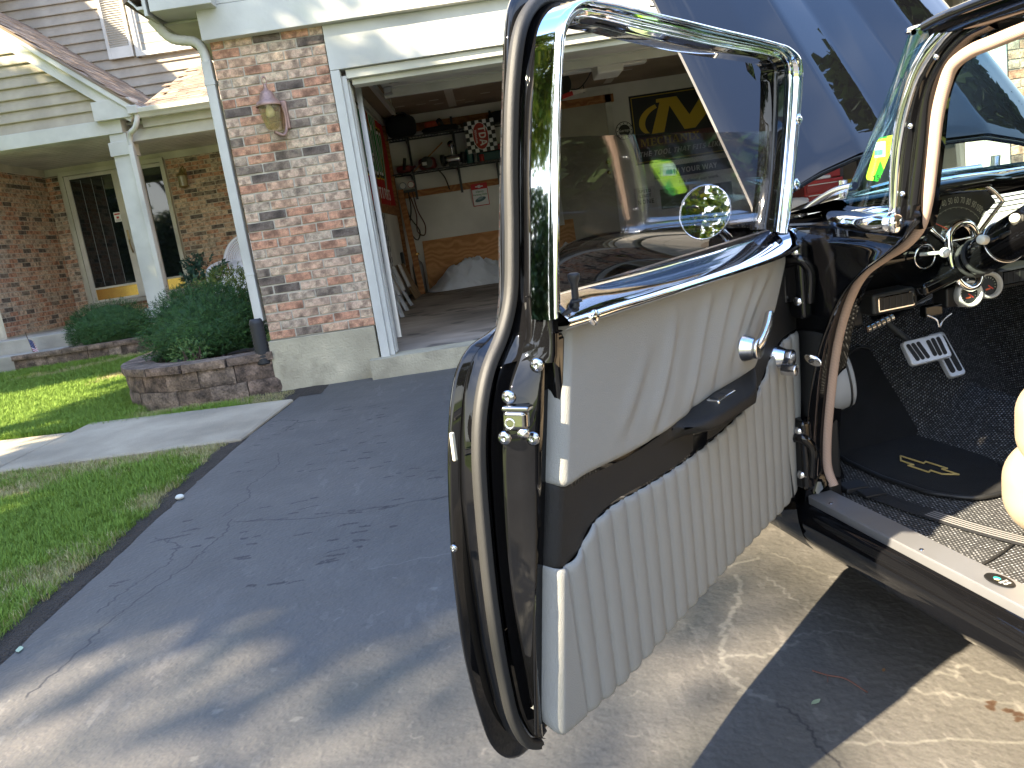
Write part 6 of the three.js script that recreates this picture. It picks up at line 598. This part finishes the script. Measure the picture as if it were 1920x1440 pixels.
{ // hood, raised; crown with a step each side of the middle
  const A = 52 * Math.PI / 180, dir = [0, Math.sin(A), -Math.cos(A)], nor = [0, Math.cos(A), Math.sin(A)]; const rows = [], xs = []; for (let i = 0; i <= 90; i++) xs.push(lerp(0.178, mirX(0.178), i / 90));
  const rear = lineAt([[0.178, 1.044], [0.19, 1.053], [0.267, 1.077], [0.371, 1.115], [0.495, 1.145], [0.62, 1.169], [CX, 1.170], [0.78, 1.169], [0.905, 1.145], [1.03, 1.115], [1.13, 1.077], [1.21, 1.053], [1.222, 1.044]]);
  for (const x of xs) { const e = Math.abs(x - CX), r = [], side = clamp((0.205 - e) / 0.125, 0, 1), hgt = -0.034 * side + 0.008 * (1 - Math.min(1, e / 0.5) ** 2) - 0.02 * Math.pow(Math.min(1, e / 0.522), 14); for (let j = 0; j <= 30; j++) { const t = j / 30 * 1.15; const nx = x + (x < CX ? 1 : -1) * 0.04 * t * Math.min(1, e / 0.5); const hh = hgt - 0.05 * t * t * 0.6 - (t < 0.02 ? 0.006 : 0); r.push([nx, rear(x) + dir[1] * t + nor[1] * hh, -0.35 + dir[2] * t + nor[2] * hh]); } rows.push(r); }
  const outer = grid(rows); const under = grid(rows.map((r) => r.map((p) => [lerp(p[0], CX, 0.012), p[1] - nor[1] * 0.02, p[2] - nor[2] * 0.02]))); const h = group('hood', car); mesh('hood_skin', outer, paint, h); mesh('hood_inner', under, M.darkSteel, h); mesh('hood_edge', tube(xs.filter((_, i) => i % 3 === 0).map((x, i, a) => { const e = Math.abs(x - CX), hg = -0.034 * clamp((0.205 - e) / 0.125, 0, 1); return [x, rear(x) + nor[1] * (hg - 0.016), -0.35 + nor[2] * (hg - 0.016)]; }), 0.008, 60, 8), paint, h);
  mesh('hood_hinge', [tube([[0.20, 1.0, -0.235], [0.2, 1.022, -0.20], [0.2, 1.045, -0.15], [0.2, 1.07, -0.07], [0.2, 1.078, 0.0]].map(([x, y, z]) => [x + 0.02, y, z - 0.02]), 0.009, 30, 8), tube([[0.45, 0.98, -0.38], [0.45, 1.08, -0.37]], 0.012, 8, 8), tube([[0.95, 0.98, -0.38], [0.95, 1.08, -0.37]], 0.012, 8, 8)], M.satin, car);
  // cowl and fenders
  mesh('cowl', (() => { const r = []; for (let i = 0; i <= 30; i++) { const x = lerp(0.04, mirX(0.04), i / 30), e = Math.abs(x - CX) / 0.66; r.push([[x, 0.98, -0.42], [x, 1.0 + 0.015 * (1 - e), -0.40], [x, 1.012 + 0.012 * (1 - e * e), -0.33], [x, 1.016 + 0.01 * (1 - e * e), -0.12 + 0.2 * e ** 3], [x, 1.012, 0.05 + 0.25 * e ** 6]]); } return grid(r); })(), paint, car); mesh('wiper_arm', [tube([[0.40, 1.035, -0.26], [0.52, 1.052, -0.262], [0.66, 1.06, -0.275]], 0.006, 16, 8), tube([[0.45, 1.05, -0.265], [0.62, 1.062, -0.28], [0.82, 1.06, -0.29]], 0.008, 16, 8), lathe([[0, 0], [0.012, 0], [0.01, 0.02], [0, 0.025]], 14).translate(0.40, 1.02, -0.26)], M.satin, car);
  const fender = (side) => { const st = [[0.02, 1.0], [-0.08, 1.0], [-0.3, 1.0], [-0.6, 1.0], [-1.0, 1.0], [-1.4, 0.985], [-1.7, 0.955], [-1.86, 0.91], [-1.95, 0.84]], r = []; for (const [z, yt] of st) { const k = (yt - 0.45) / 0.55, w = z < -1.6 ? lerp(1, 0.8, (-1.6 - z) / 0.35) : 1; r.push([[0.03, 0.26], [-0.005, 0.34], [-0.02, 0.6], [-0.015, 0.78], [0.0, 0.88], [0.03, 0.945], [0.075, 0.985], [0.13, 1.0], [0.19, 0.992], [0.24, 0.965], [0.26, 0.93], [0.26, 0.8]].map(([x, y]) => [side < 0 ? lerp(0.12, x, w) : mirX(lerp(0.12, x, w)), y > 0.4 ? 0.45 + (y - 0.45) * k : y, z + (y - 0.9) * (z < -1.5 ? 0.12 : 0)])); } const g = grid(smoothRows(r, 6)); return g; };
  mesh('front_fender', fender(-1), paint, car); mesh('front_fender', fender(1), paint, car); mesh('headlight_bezel', aim(lathe([[0.07, -0.03], [0.095, 0.0], [0.1, 0.02], [0.085, 0.03], [0.08, 0.02]], 36), [0.12, 0.80, -1.97], [0, 0, -1]), M.chrome, car); mesh('grille_panel', bx(0.2, mirX(0.2), 0.35, 0.9, -1.98, -1.9, 0.03, 3), M.chrome, car); mesh('engine_bay', [bx(0.26, mirX(0.26), 0.3, 0.85, -1.9, -0.65), bx(0.2, mirX(0.2), 0.3, 1.0, -0.66, -0.60)], M.darkSteel, car);
  for (const [x, z] of [[0.02, -1.25], [mirX(0.12), -1.25]]) { const wh = group('wheel', car); mesh('tyre', new THREE.TorusGeometry(0.26, 0.085, 14, 40).rotateY(Math.PI / 2).translate(x + 0.08, 0.335, z), M.rubber, wh); mesh('rim', aim(lathe([[0, -0.02], [0.1, -0.03], [0.19, 0.0], [0.2, 0.03]], 30), [x + 0.06, 0.335, z], [-1, 0, 0]), M.chrome, wh); }
}
function smoothRows(r, n) { const out = []; for (let i = 0; i < r.length - 1; i++) for (let k = 0; k < n; k++) { const t = k / n; out.push(r[i].map((p, j) => p.map((c, q) => { const p0 = r[Math.max(0, i - 1)][j][q], p1 = c, p2 = r[i + 1][j][q], p3 = r[Math.min(r.length - 1, i + 2)][j][q]; return 0.5 * (2 * p1 + (p2 - p0) * t + (2 * p0 - 5 * p1 + 4 * p2 - p3) * t * t + (3 * p1 - p0 - 3 * p2 + p3) * t * t * t); }))); } out.push(r[r.length - 1]); const tr = (a) => a[0].map((_, j) => a.map((x) => x[j])); const q = tr(out); const o2 = []; for (let i = 0; i < q.length - 1; i++) for (let k = 0; k < 4; k++) { const t = k / 4; o2.push(q[i].map((p, j) => p.map((c, m) => { const p0 = q[Math.max(0, i - 1)][j][m], p2 = q[i + 1][j][m], p3 = q[Math.min(q.length - 1, i + 2)][j][m]; return 0.5 * (2 * c + (p2 - p0) * t + (2 * p0 - 5 * c + 4 * p2 - p3) * t * t + (3 * c - p0 - 3 * p2 + p3) * t * t * t); }))); } o2.push(q[q.length - 1]); return o2; }
{ // cabin: carpet, toe board, kick panel, seat, belt
  const toe = (s) => s < 0 ? [0.366 + 0.0, -s - 0.22 + 0] : [0.366 + s * 0.743, -0.22 - s * 0.669]; // s < 0 on the floor, s > 0 up the toe board
  const fr = []; for (let i = 0; i <= 12; i++) { const x = lerp(0.10, mirX(0.10), i / 12), hump = 0.12 * Math.exp(-((x - CX) ** 2) / 0.012), r = []; for (const s of [-1.9, -1.2, -0.6, -0.3, -0.1, -0.03, 0, 0.03, 0.1, 0.25, 0.45, 0.7]) { const [y, z] = toe(s); r.push([x, y + hump * (s > -0.3 ? 1 : 0.8), z]); } fr.push(r); } const cg = grid(fr); mesh('floor_carpet', cg, carpet, car);
  mesh('kick_panel', bx(0.10, 0.135, 0.36, 0.98, -0.55, 0.0 - 0.005, 0.008), M.blackPlastic, car);
  const spk = group('kick_speaker', car); mesh('pod', aim(lathe([[0, 0.03], [0.066, 0.03], [0.074, 0.026], [0.079, 0.0], [0.08, -0.03]], 40), [0.155, 0.645, -0.045], [0.85, 0.1, 0.3]), std(0.24, 0.25, 0.26, 0.6), spk); mesh('ring', aim(new THREE.TorusGeometry(0.0775, 0.0025, 8, 44).rotateX(Math.PI / 2), [0.170, 0.647, -0.040], [0.85, 0.1, 0.3]), M.blackPlastic, spk);
  const tan = phys(0.34, 0.275, 0.20, 0.55, { bumpMap: rep(leatherB, 20), bumpScale: 0.0004, specularIntensity: 0.4 }); const seat = group('front_seat', car);
  mesh('cushion', [new RoundedBoxGeometry(0.5, 0.19, 0.57, 6, 0.075).translate(0.475, 0.61, 0.632)], tan, seat); mesh('base', [new RoundedBoxGeometry(0.53, 0.20, 0.58, 6, 0.085).translate(0.485, 0.475, 0.605)], tan, seat); mesh('backrest', [new RoundedBoxGeometry(0.5, 0.6, 0.16, 5, 0.06).rotateX(-0.2).translate(0.475, 0.9, 1.0)], tan, seat); 
  const belt = group('seat_belt', car); const bm = std(0.014, 0.014, 0.015, 0.7, { bumpMap: rep(grain, 30, 4), bumpScale: 0.0008 }); const P = smooth([[0.165, 0.369, -0.012], [0.178, 0.372, 0.06], [0.195, 0.37, 0.16], [0.225, 0.369, 0.30], [0.262, 0.37, 0.42], [0.31, 0.372, 0.55]], 40); const br = [-1, -0.5, 0, 0.5, 1].map((s) => P.map((p, i) => { const q = P[Math.min(39, i + 1)], o = P[Math.max(0, i - 1)], L = Math.hypot(q[0] - o[0], q[2] - o[2]), nx = (q[2] - o[2]) / L, nz = -(q[0] - o[0]) / L; return [p[0] + nx * s * 0.023, p[1] + 0.003 + (Math.abs(s) < 0.6 ? 0.001 : 0), p[2] + nz * s * 0.023]; })); mesh('webbing', grid(br), bm, belt); const gl = std(0.22, 0.21, 0.20, 0.8); for (const s of [-0.55, -0.18, 0.18, 0.55]) mesh('stripe', grid([s - 0.1, s + 0.1].map((k) => P.slice(14).map((p, i) => { const j = i + 14, q = P[Math.min(39, j + 1)], o = P[j - 1], L = Math.hypot(q[0] - o[0], q[2] - o[2]), nx = (q[2] - o[2]) / L, nz = -(q[0] - o[0]) / L; return [p[0] + nx * k * 0.023, p[1] + 0.0052, p[2] + nz * k * 0.023]; }))), gl, belt); mesh('buckle', [new RoundedBoxGeometry(0.056, 0.014, 0.05, 3, 0.004).rotateY(-0.15).translate(0.166, 0.377, -0.01), new RoundedBoxGeometry(0.05, 0.006, 0.045, 2, 0.002).rotateY(-0.15).translate(0.174, 0.379, 0.045)], M.blackPlastic, belt);
  mesh('carpet_seam', [tube([[0.105, 0.368, 0.42], [0.18, 0.369, 0.40], [0.28, 0.369, 0.36]], 0.003, 12, 6)], M.blackPlastic, car);
}
{ // floor mat with a gold outlined emblem
  const t = tag(group('floor_mat'), 'black velour floor mat with a gold outlined emblem in the driver footwell', 'floor mat'); t.position.copy(car.position); t.quaternion.copy(car.quaternion); const mm = std(0.014, 0.014, 0.015, 1, { map: rep(mottle, 6), bumpMap: rep(grain, 40), bumpScale: 0.002 });
  // outline in x and s (s < 0 on the floor, s > 0 up the toe board)
  const toeY = (s) => s < 0 ? 0.366 : 0.366 + s * 0.743, toeZ = (s) => s < 0 ? -0.22 - s : -0.22 - s * 0.669; const L = lineAt([[-0.41, 0.34], [-0.395, 0.315], [-0.33, 0.275], [-0.2, 0.258], [-0.05, 0.266], [0.06, 0.292], [0.18, 0.36], [0.26, 0.42], [0.285, 0.455], [0.30, 0.50]]), Rr = lineAt([[-0.41, 0.42], [-0.40, 0.44], [-0.36, 0.475], [-0.2, 0.57], [-0.03, 0.66], [0.05, 0.665], [0.13, 0.61], [0.22, 0.59], [0.285, 0.55], [0.30, 0.51]]);
  const rows = []; for (let i = 0; i <= 60; i++) { const s = lerp(-0.41, 0.30, i / 60), a = L(s), b = Rr(s), r = []; for (let j = 0; j <= 24; j++) { const x = lerp(a, b, j / 24), e = Math.min(1, Math.min(j, 24 - j) / 1.5, Math.min(i, 60 - i) / 2); r.push([x, toeY(s) + 0.006 + 0.008 * Math.sqrt(e) + 0.002 * (fbm(x * 9, s * 9) - 0.5), toeZ(s) + (s > 0 ? 0.006 : 0)]); } rows.push(r); } mesh('pile', grid(rows), mm, t);
  const edge = []; for (let i = 0; i <= 60; i += 2) edge.push(rows[i][0]); for (let i = 60; i >= 0; i -= 2) edge.push(rows[i][24]); mesh('binding', tube(edge.map((p) => [p[0], p[1] + 0.003, p[2]]), 0.006, 160, 8, true), M.blackPlastic, t);
  const lg = [[0.373, -0.099], [0.396, -0.081], [0.384, -0.029], [0.398, -0.036], [0.398, 0.023], [0.385, 0.031], [0.386, 0.074], [0.36, 0.072], [0.345, 0.045], [0.352, -0.012], [0.342, -0.018], [0.352, -0.062]]; void lg; const o = [0.371, -0.012], ux = [0.08, 0.997], vx = [0.997, -0.08]; const bow = [[-0.088, -0.012], [-0.063, 0.012], [-0.022, 0.012], [-0.027, 0.024], [0.035, 0.024], [0.03, 0.012], [0.063, 0.012], [0.088, -0.012], [0.04, -0.012], [0.044, -0.024], [-0.02, -0.024], [-0.015, -0.012]].map(([a, b]) => [o[0] + ux[0] * a - vx[0] * b, 0.3825, o[1] + ux[1] * a - vx[1] * b]); const l = []; bow.forEach((p, i) => l.push(bar(p, bow[(i + 1) % bow.length], 0.0022, 6), new THREE.SphereGeometry(0.0022, 6, 4).translate(...p))); mesh('emblem', l, std(0.50, 0.36, 0.12, 0.6), t);
}
{ // ---- dashboard
  const dash = group('dashboard', car); const prof = [[-0.20, 1.020], [-0.10, 1.038], [0.0, 1.053], [0.055, 1.060], [0.078, 1.058], [0.09, 1.050], [0.092, 1.040], [0.085, 1.033], [0.066, 1.028], [0.058, 1.01], [0.055, 0.945], [0.06, 0.936], [0.066, 0.925], [0.064, 0.905], [0.05, 0.86], [0.02, 0.835], [-0.06, 0.825]]; const rows = []; for (let i = 0; i <= 70; i++) { const x = lerp(0.115, mirX(0.115), i / 70), hump = Math.exp(-(((x - 0.405) / 0.10) ** 4)); rows.push(prof.map(([z, y]) => [x, y + (y > 1.0 ? 0.006 * hump : 0) - (y > 1.0 && y < 1.045 && z > 0.06 ? 0.0 : 0), z + (y > 1.03 && z > 0.02 ? 0.022 * hump : 0)])); } mesh('dash_panel', grid(rows), paint, dash);
  // fan shaped speedometer
  const c0 = [0.402, 0.918], Rr = 0.138; const fan = []; for (let k = 0; k <= 30; k++) { const a = lerp(0.62, Math.PI - 0.62, k / 30); fan.push([c0[0] + Rr * Math.cos(a), c0[1] + Rr * Math.sin(a)]); } const low = [[c0[0] - 0.035, c0[1] + 0.018], [c0[0] + 0.035, c0[1] + 0.018]]; const shape = [...fan, ...low];
  const tx = canvas(512, 320, (c, w, h) => { c.fillStyle = '#20201a'; c.fillRect(0, 0, w, h); const X = (x) => (x - (c0[0] - 0.115)) / 0.23 * w, Y = (y) => h - (y - (c0[1] + 0.01)) / 0.135 * h; c.fillStyle = '#b9b7a4'; c.textAlign = 'center'; for (let k = 0; k <= 11; k++) { const a = lerp(Math.PI - 0.66, 0.66, k / 11), r = 0.098; c.save(); c.translate(X(c0[0] + r * Math.cos(a)), Y(c0[1] + r * Math.sin(a))); c.rotate((Math.PI / 2 - a) * 0.85); c.font = '34px sans-serif'; c.scale(0.72, 1.25); c.fillText(String(k * 10), 0, 10); c.restore(); } for (let k = 0; k <= 44; k++) { const a = lerp(Math.PI - 0.66, 0.66, k / 44), r = 0.083; c.fillRect(X(c0[0] + r * Math.cos(a)) - 1.5, Y(c0[1] + r * Math.sin(a)) - 3, 3, k % 4 ? 4 : 8); } c.strokeStyle = '#8d8b7a'; c.lineWidth = 3; c.strokeRect(X(c0[0] - 0.03), Y(c0[1] + 0.045), 70, 18); c.beginPath(); c.arc(X(c0[0] + 0.045), Y(c0[1] + 0.042), 11, 0, 7); c.stroke(); c.font = '15px monospace'; c.fillText('02956', X(c0[0] - 0.03) + 35, Y(c0[1] + 0.045) + 15); c.fillStyle = '#c43a20'; c.save(); c.translate(X(c0[0]), Y(c0[1] + 0.03)); c.rotate(-1.05); c.fillRect(-2, -150, 4, 130); c.restore(); });
  const sp = group('speedometer', dash); const g = extr(shape, 0.002); const pp = g.attributes.position, uu = g.attributes.uv; for (let i = 0; i < pp.count; i++) uu.setXY(i, (pp.getX(i) - (c0[0] - 0.115)) / 0.23, (pp.getY(i) - (c0[1] + 0.01)) / 0.135); g.translate(0, 0, 0.062); mesh('dial', g, std(0.8, 0.8, 0.8, 0.5, { map: tx }), sp); mesh('lens', extr(shape, 0.0015).translate(0, 0, 0.080), phys(1, 1, 1, 0, { transmission: 1, thickness: 0 }), sp); mesh('bezel', [...fan, [c0[0] - 0.04, c0[1] + 0.014], [c0[0] + 0.04, c0[1] + 0.014]].map((p, i, a) => bar([p[0], p[1], 0.083], [a[(i + 1) % a.length][0], a[(i + 1) % a.length][1], 0.083], 0.0042, 8)), M.chrome, sp);
  // ribbed bright insert
  const ins = group('dash_insert', dash); mesh('plate', extr([[0.452, 0.942], [0.512, 1.016], [1.25, 1.016], [1.25, 0.942]], 0.004).translate(0, -0.98, 0).rotateX(-0.17).translate(0, 0.98, 0.060), std(0.80, 0.78, 0.66, 0.12, { metalness: 1 }), ins); for (let k = 0; k < 6; k++) mesh('groove', bx(0.475 + k * 0.007, 1.24, 0.952 + k * 0.0105, 0.954 + k * 0.0105, 0.064, 0.0652), M.blackPlastic, ins);
  // column, shroud, levers
  const colm = group('steering_column', car); const a = [0.402, 0.865, 0.07], dr = new THREE.Vector3(-0.14, 0.40, 0.90).normalize(); const at = (s, ox = 0, oy = 0) => [a[0] + dr.x * s + ox, a[1] + dr.y * s + oy, a[2] + dr.z * s]; mesh('jacket', [bar(at(-0.35), at(0.055), 0.030, 24), bar(at(0.055), at(0.12), 0.036, 24), bar(at(0.12), at(0.42), 0.042, 24)], paint, colm); mesh('collar', [aim(new THREE.TorusGeometry(0.034, 0.006, 10, 32).rotateX(Math.PI / 2), at(0.06), dr.toArray()), aim(new THREE.TorusGeometry(0.037, 0.005, 10, 32).rotateX(Math.PI / 2), at(0.085), dr.toArray())], M.rubber, colm); mesh('bowl_ring', aim(new THREE.TorusGeometry(0.043, 0.002, 8, 36).rotateX(Math.PI / 2), at(0.165), dr.toArray()), M.satin, colm);
  const u = [[0.366, 0.945, 0.088], [0.364, 0.90, 0.094], [0.372, 0.855, 0.10], [0.388, 0.832, 0.104], [0.405, 0.825, 0.106], [0.424, 0.832, 0.104], [0.436, 0.855, 0.10], [0.44, 0.90, 0.094], [0.434, 0.945, 0.088], [0.42, 0.962, 0.088], [0.40, 0.968, 0.088], [0.38, 0.962, 0.088]]; mesh('column_bezel', [tube(u, 0.0085, 100, 10, true), extr(u.map((p) => [p[0], p[1]]), 0.004).translate(0, 0, 0.082)], M.chrome, dash);
  for (const [s, o, e] of [[0.16, 0.03, [-0.055, 0.01, 0.02]], [0.22, 0.03, [-0.035, 0.02, 0.025]]]) { const l = group('column_lever', colm), p = at(s); const q = [p[0] + e[0] * 1.1, p[1] + e[1] + 0.005, p[2] + e[2]]; mesh('stalk', bar([p[0], p[1], p[2]], q, 0.004), M.satin, l); const dv = v3(q).sub(v3(p)).normalize(); mesh('tip', aim(lathe([[0, 0], [0.008, 0], [0.0095, 0.003], [0.0095, 0.018], [0.008, 0.021], [0, 0.022]], 18), q, dv.toArray()), std(0.62, 0.60, 0.52, 0.35), l); }
  // white ringed gauges
  for (const [x, y] of [[0.405, 0.812], [0.458, 0.822]]) { const gp = group('gauge_pod', dash); const n = [-0.12, 0.15, 1]; mesh('ring', aim(lathe([[0.0, -0.03], [0.028, -0.03], [0.030, 0.0], [0.0295, 0.006], [0.0255, 0.008], [0.0225, 0.004], [0.0215, -0.004]], 40), [x, y, 0.10], n), std(0.50, 0.49, 0.46, 0.4), gp); const d = mesh('dial', aim(new THREE.CircleGeometry(0.022, 30).rotateX(-Math.PI / 2), [x, y - 0.0004, 0.0975], n), std(0.9, 0.9, 0.9, 0.4, { map: canvas(96, 96, (c) => { c.fillStyle = '#141618'; c.fillRect(0, 0, 96, 96); c.strokeStyle = '#b9c0a8'; c.lineWidth = 3; for (let k = 0; k < 14; k++) { const q = 2.2 + k * 0.35; c.beginPath(); c.moveTo(48 + 34 * Math.cos(q), 48 + 34 * Math.sin(q)); c.lineTo(48 + 42 * Math.cos(q), 48 + 42 * Math.sin(q)); c.stroke(); } c.strokeStyle = '#d03a1a'; c.lineWidth = 6; c.beginPath(); c.moveTo(48, 48); c.lineTo(70, 72); c.stroke(); c.fillStyle = '#d05a2a'; c.fillRect(30, 62, 26, 8); }) }), gp); void d; }
  mesh('gauge_panel', bx(0.36, 0.50, 0.785, 0.83, 0.04, 0.085, 0.005), M.blackPlastic, dash);
  // air vents hung below the dash
  for (const [x0, x1, y0, y1] of [[0.165, 0.28, 0.802, 0.85], [0.49, 0.61, 0.805, 0.852]]) { const v = group('air_vent', dash); mesh('box', bx(x0, x1, y0, y1, -0.02, 0.092, 0.008), M.blackPlastic, v); const z = 0.094, i0 = x0 + 0.012, i1 = x1 - 0.012, j0 = y0 + 0.008, j1 = y1 - 0.008; mesh('bezel', [bx(i0, i1, j0, j0 + 0.0025, z - 0.003, z), bx(i0, i1, j1 - 0.0025, j1, z - 0.003, z), bx(i0, i0 + 0.0025, j0, j1, z - 0.003, z), bx(i1 - 0.0025, i1, j0, j1, z - 0.003, z)], M.chrome, v); for (let k = 1; k < 6; k++) mesh('vane', bx(lerp(i0, i1, k / 6) - 0.0008, lerp(i0, i1, k / 6) + 0.0008, j0, j1, z - 0.003, z - 0.001), M.darkSteel, v); }
  const kn = group('light_switch', dash); mesh('escutcheon', aim(new THREE.TorusGeometry(0.026, 0.002, 8, 36).rotateX(Math.PI / 2), [0.312, 0.908, 0.078], [0, 0, 1]), M.chrome, kn); mesh('knob', [bar([0.312, 0.912, 0.06], [0.325, 0.916, 0.115], 0.004), new THREE.SphereGeometry(0.011, 18, 12).translate(0.326, 0.916, 0.12)], std(0.62, 0.62, 0.58, 0.3), kn);
  mesh('under_dash_bracket', [new RoundedBoxGeometry(0.12, 0.03, 0.08, 3, 0.01).rotateZ(0.25).translate(0.33, 0.855, 0.08), bx(0.30, 0.345, 0.775, 0.80, 0.07, 0.09, 0.003)], paint, dash); mesh('hood_release', [tube([[0.298, 0.782, 0.095], [0.318, 0.768, 0.10], [0.323, 0.752, 0.102], [0.335, 0.765, 0.10], [0.36, 0.775, 0.096]], 0.0025, 24, 6)], M.satin, dash);
  const pb = group('parking_brake', car); mesh('bracket', [bx(0.125, 0.175, 0.775, 0.83, -0.02, 0.05, 0.01)], M.blackPlastic, pb); mesh('handle', [bar([0.14, 0.780, 0.10], [0.205, 0.795, 0.10], 0.008, 14)], M.chrome, pb); for (let k = 0; k < 5; k++) mesh('rib', aim(new THREE.TorusGeometry(0.0085, 0.0015, 6, 16).rotateX(Math.PI / 2), [0.148 + k * 0.012, 0.782 + k * 0.0028, 0.10], [0.97, 0.22, 0]), M.blackPlastic, pb);
  // pedals
  const pad = (w, h, t) => { const s = new THREE.Shape(); const r = 0.008; s.moveTo(-w / 2 + r, -h / 2); s.lineTo(w / 2 - r, -h / 2); s.quadraticCurveTo(w / 2, -h / 2, w / 2, -h / 2 + r); s.lineTo(w / 2, h / 2 - r); s.quadraticCurveTo(w / 2, h / 2, w / 2 - r, h / 2); s.lineTo(-w / 2 + r, h / 2); s.quadraticCurveTo(-w / 2, h / 2, -w / 2, h / 2 - r); s.lineTo(-w / 2, -h / 2 + r); s.quadraticCurveTo(-w / 2, -h / 2, -w / 2 + r, -h / 2); return new THREE.ExtrudeGeometry(s, { depth: t, bevelEnabled: true, bevelSize: 0.003, bevelThickness: 0.003, bevelSegments: 2 }); };
  const strip = (x, y, L, w, ang) => { const s = new THREE.Shape(); s.absarc(0, L / 2 - w / 2, w / 2, 0, Math.PI); s.absarc(0, -L / 2 + w / 2, w / 2, Math.PI, 2 * Math.PI); return new THREE.ExtrudeGeometry(s, { depth: 0.003, bevelEnabled: false }).rotateZ(ang).translate(x, y, 0.010); };
  const pedal = (name, pos, rot, w, h, strips) => { const p = group(name, car); p.position.set(...pos); p.rotation.set(...rot); mesh('pad', pad(w, h, 0.008), M.pedal || (M.pedal = std(0.75, 0.75, 0.76, 0.4, { metalness: 0.5 })), p); for (const s of strips) mesh('grip_strip', strip(...s), M.rubber, p); return p; };
  const bp = pedal('brake_pedal', [0.502, 0.628, -0.15], [-0.55, 0.0, 0.02], 0.118, 0.062, [-0.045, -0.030, -0.014].map((x) => [x, 0, 0.05, 0.0105, 0.22]).concat([[0.012, 0.0, 0.046, 0.0105, 0.05], [0.027, 0, 0.05, 0.0105, 0.02], [0.043, 0, 0.05, 0.0105, 0.0]])); mesh('pedal_arm', [tube([[0, 0.0, -0.01], [-0.012, 0.05, -0.03], [-0.05, 0.11, -0.02], [-0.055, 0.22, 0.03]], 0.009, 20, 8)], M.darkSteel, bp);
  pedal('gas_pedal', [0.612, 0.585, -0.205], [-0.6, 0, 0.03], 0.046, 0.125, [[-0.011, 0, 0.108, 0.015, 0], [0.011, 0, 0.108, 0.015, 0]]);
}
// small things on the ground
{ const gp = (x, z, d = 0.004) => [x, gy(z) + d, z]; let t = tag(group('dry_twig'), 'thin reddish dry twig lying in the door shadow', 'twig'); mesh('stem', tube([gp(0.585, -1.69), gp(0.61, -1.665), gp(0.64, -1.645), gp(0.665, -1.585)], 0.0018, 20, 6), std(0.14, 0.06, 0.04, 0.9), t); mesh('side_shoot', tube([gp(0.61, -1.665), gp(0.60, -1.64)], 0.001, 6, 5), std(0.14, 0.06, 0.04, 0.9), t);
  const leafT = (name, label, x, z, r, s, col) => { const q = tag(group(name), label, 'leaf'); const P = []; for (let i = 0; i <= 8; i++) { const u = i / 8, w = Math.sin(u * 3.14) * 0.22 + 0.01 * Math.sin(u * 30); P.push([[u - 0.5, 0.004 + 0.03 * (u - 0.5) ** 2 * 4, -w], [u - 0.5, 0.0 + 0.02 * (u - 0.5) ** 2, 0], [u - 0.5, 0.02, w]]); } const m = mesh('blade', grid(P), std(...col, 0.7, { side: THREE.DoubleSide }), q); q.position.set(...gp(x, z, 0.003)); q.rotation.y = r; q.scale.setScalar(s); void m; };
  leafT('fallen_leaf', 'pale green fallen leaf in the door shadow', 0.549, -1.581, 0.5, 0.03, [0.30, 0.36, 0.22]); leafT('fallen_leaf', 'small brown leaf at the edge of the door shadow', 0.735, -1.655, 1.0, 0.016, [0.25, 0.12, 0.04]); leafT('fallen_leaf', 'light green leaf on the grass beside the driveway edge', -1.69, -2.40, 2.0, 0.05, [0.35, 0.42, 0.28]);
  t = tag(mesh('pebble', (() => { const g = new THREE.IcosahedronGeometry(0.018, 2); const p = g.attributes.position; for (let i = 0; i < p.count; i++) { const k = 1 + 0.3 * (vnoise(p.getX(i) * 60, p.getY(i) * 60, p.getZ(i) * 60) - 0.5); p.setXYZ(i, p.getX(i) * k * 1.2, p.getY(i) * k * 0.7, p.getZ(i) * k); } g.computeVertexNormals(); return g; })(), std(0.6, 0.58, 0.5, 0.8)), 'pale pebble on the soil at the driveway edge', 'pebble'); t.position.set(...gp(-1.675, -3.73, 0.012));
}

renderer.render(scene, camera);
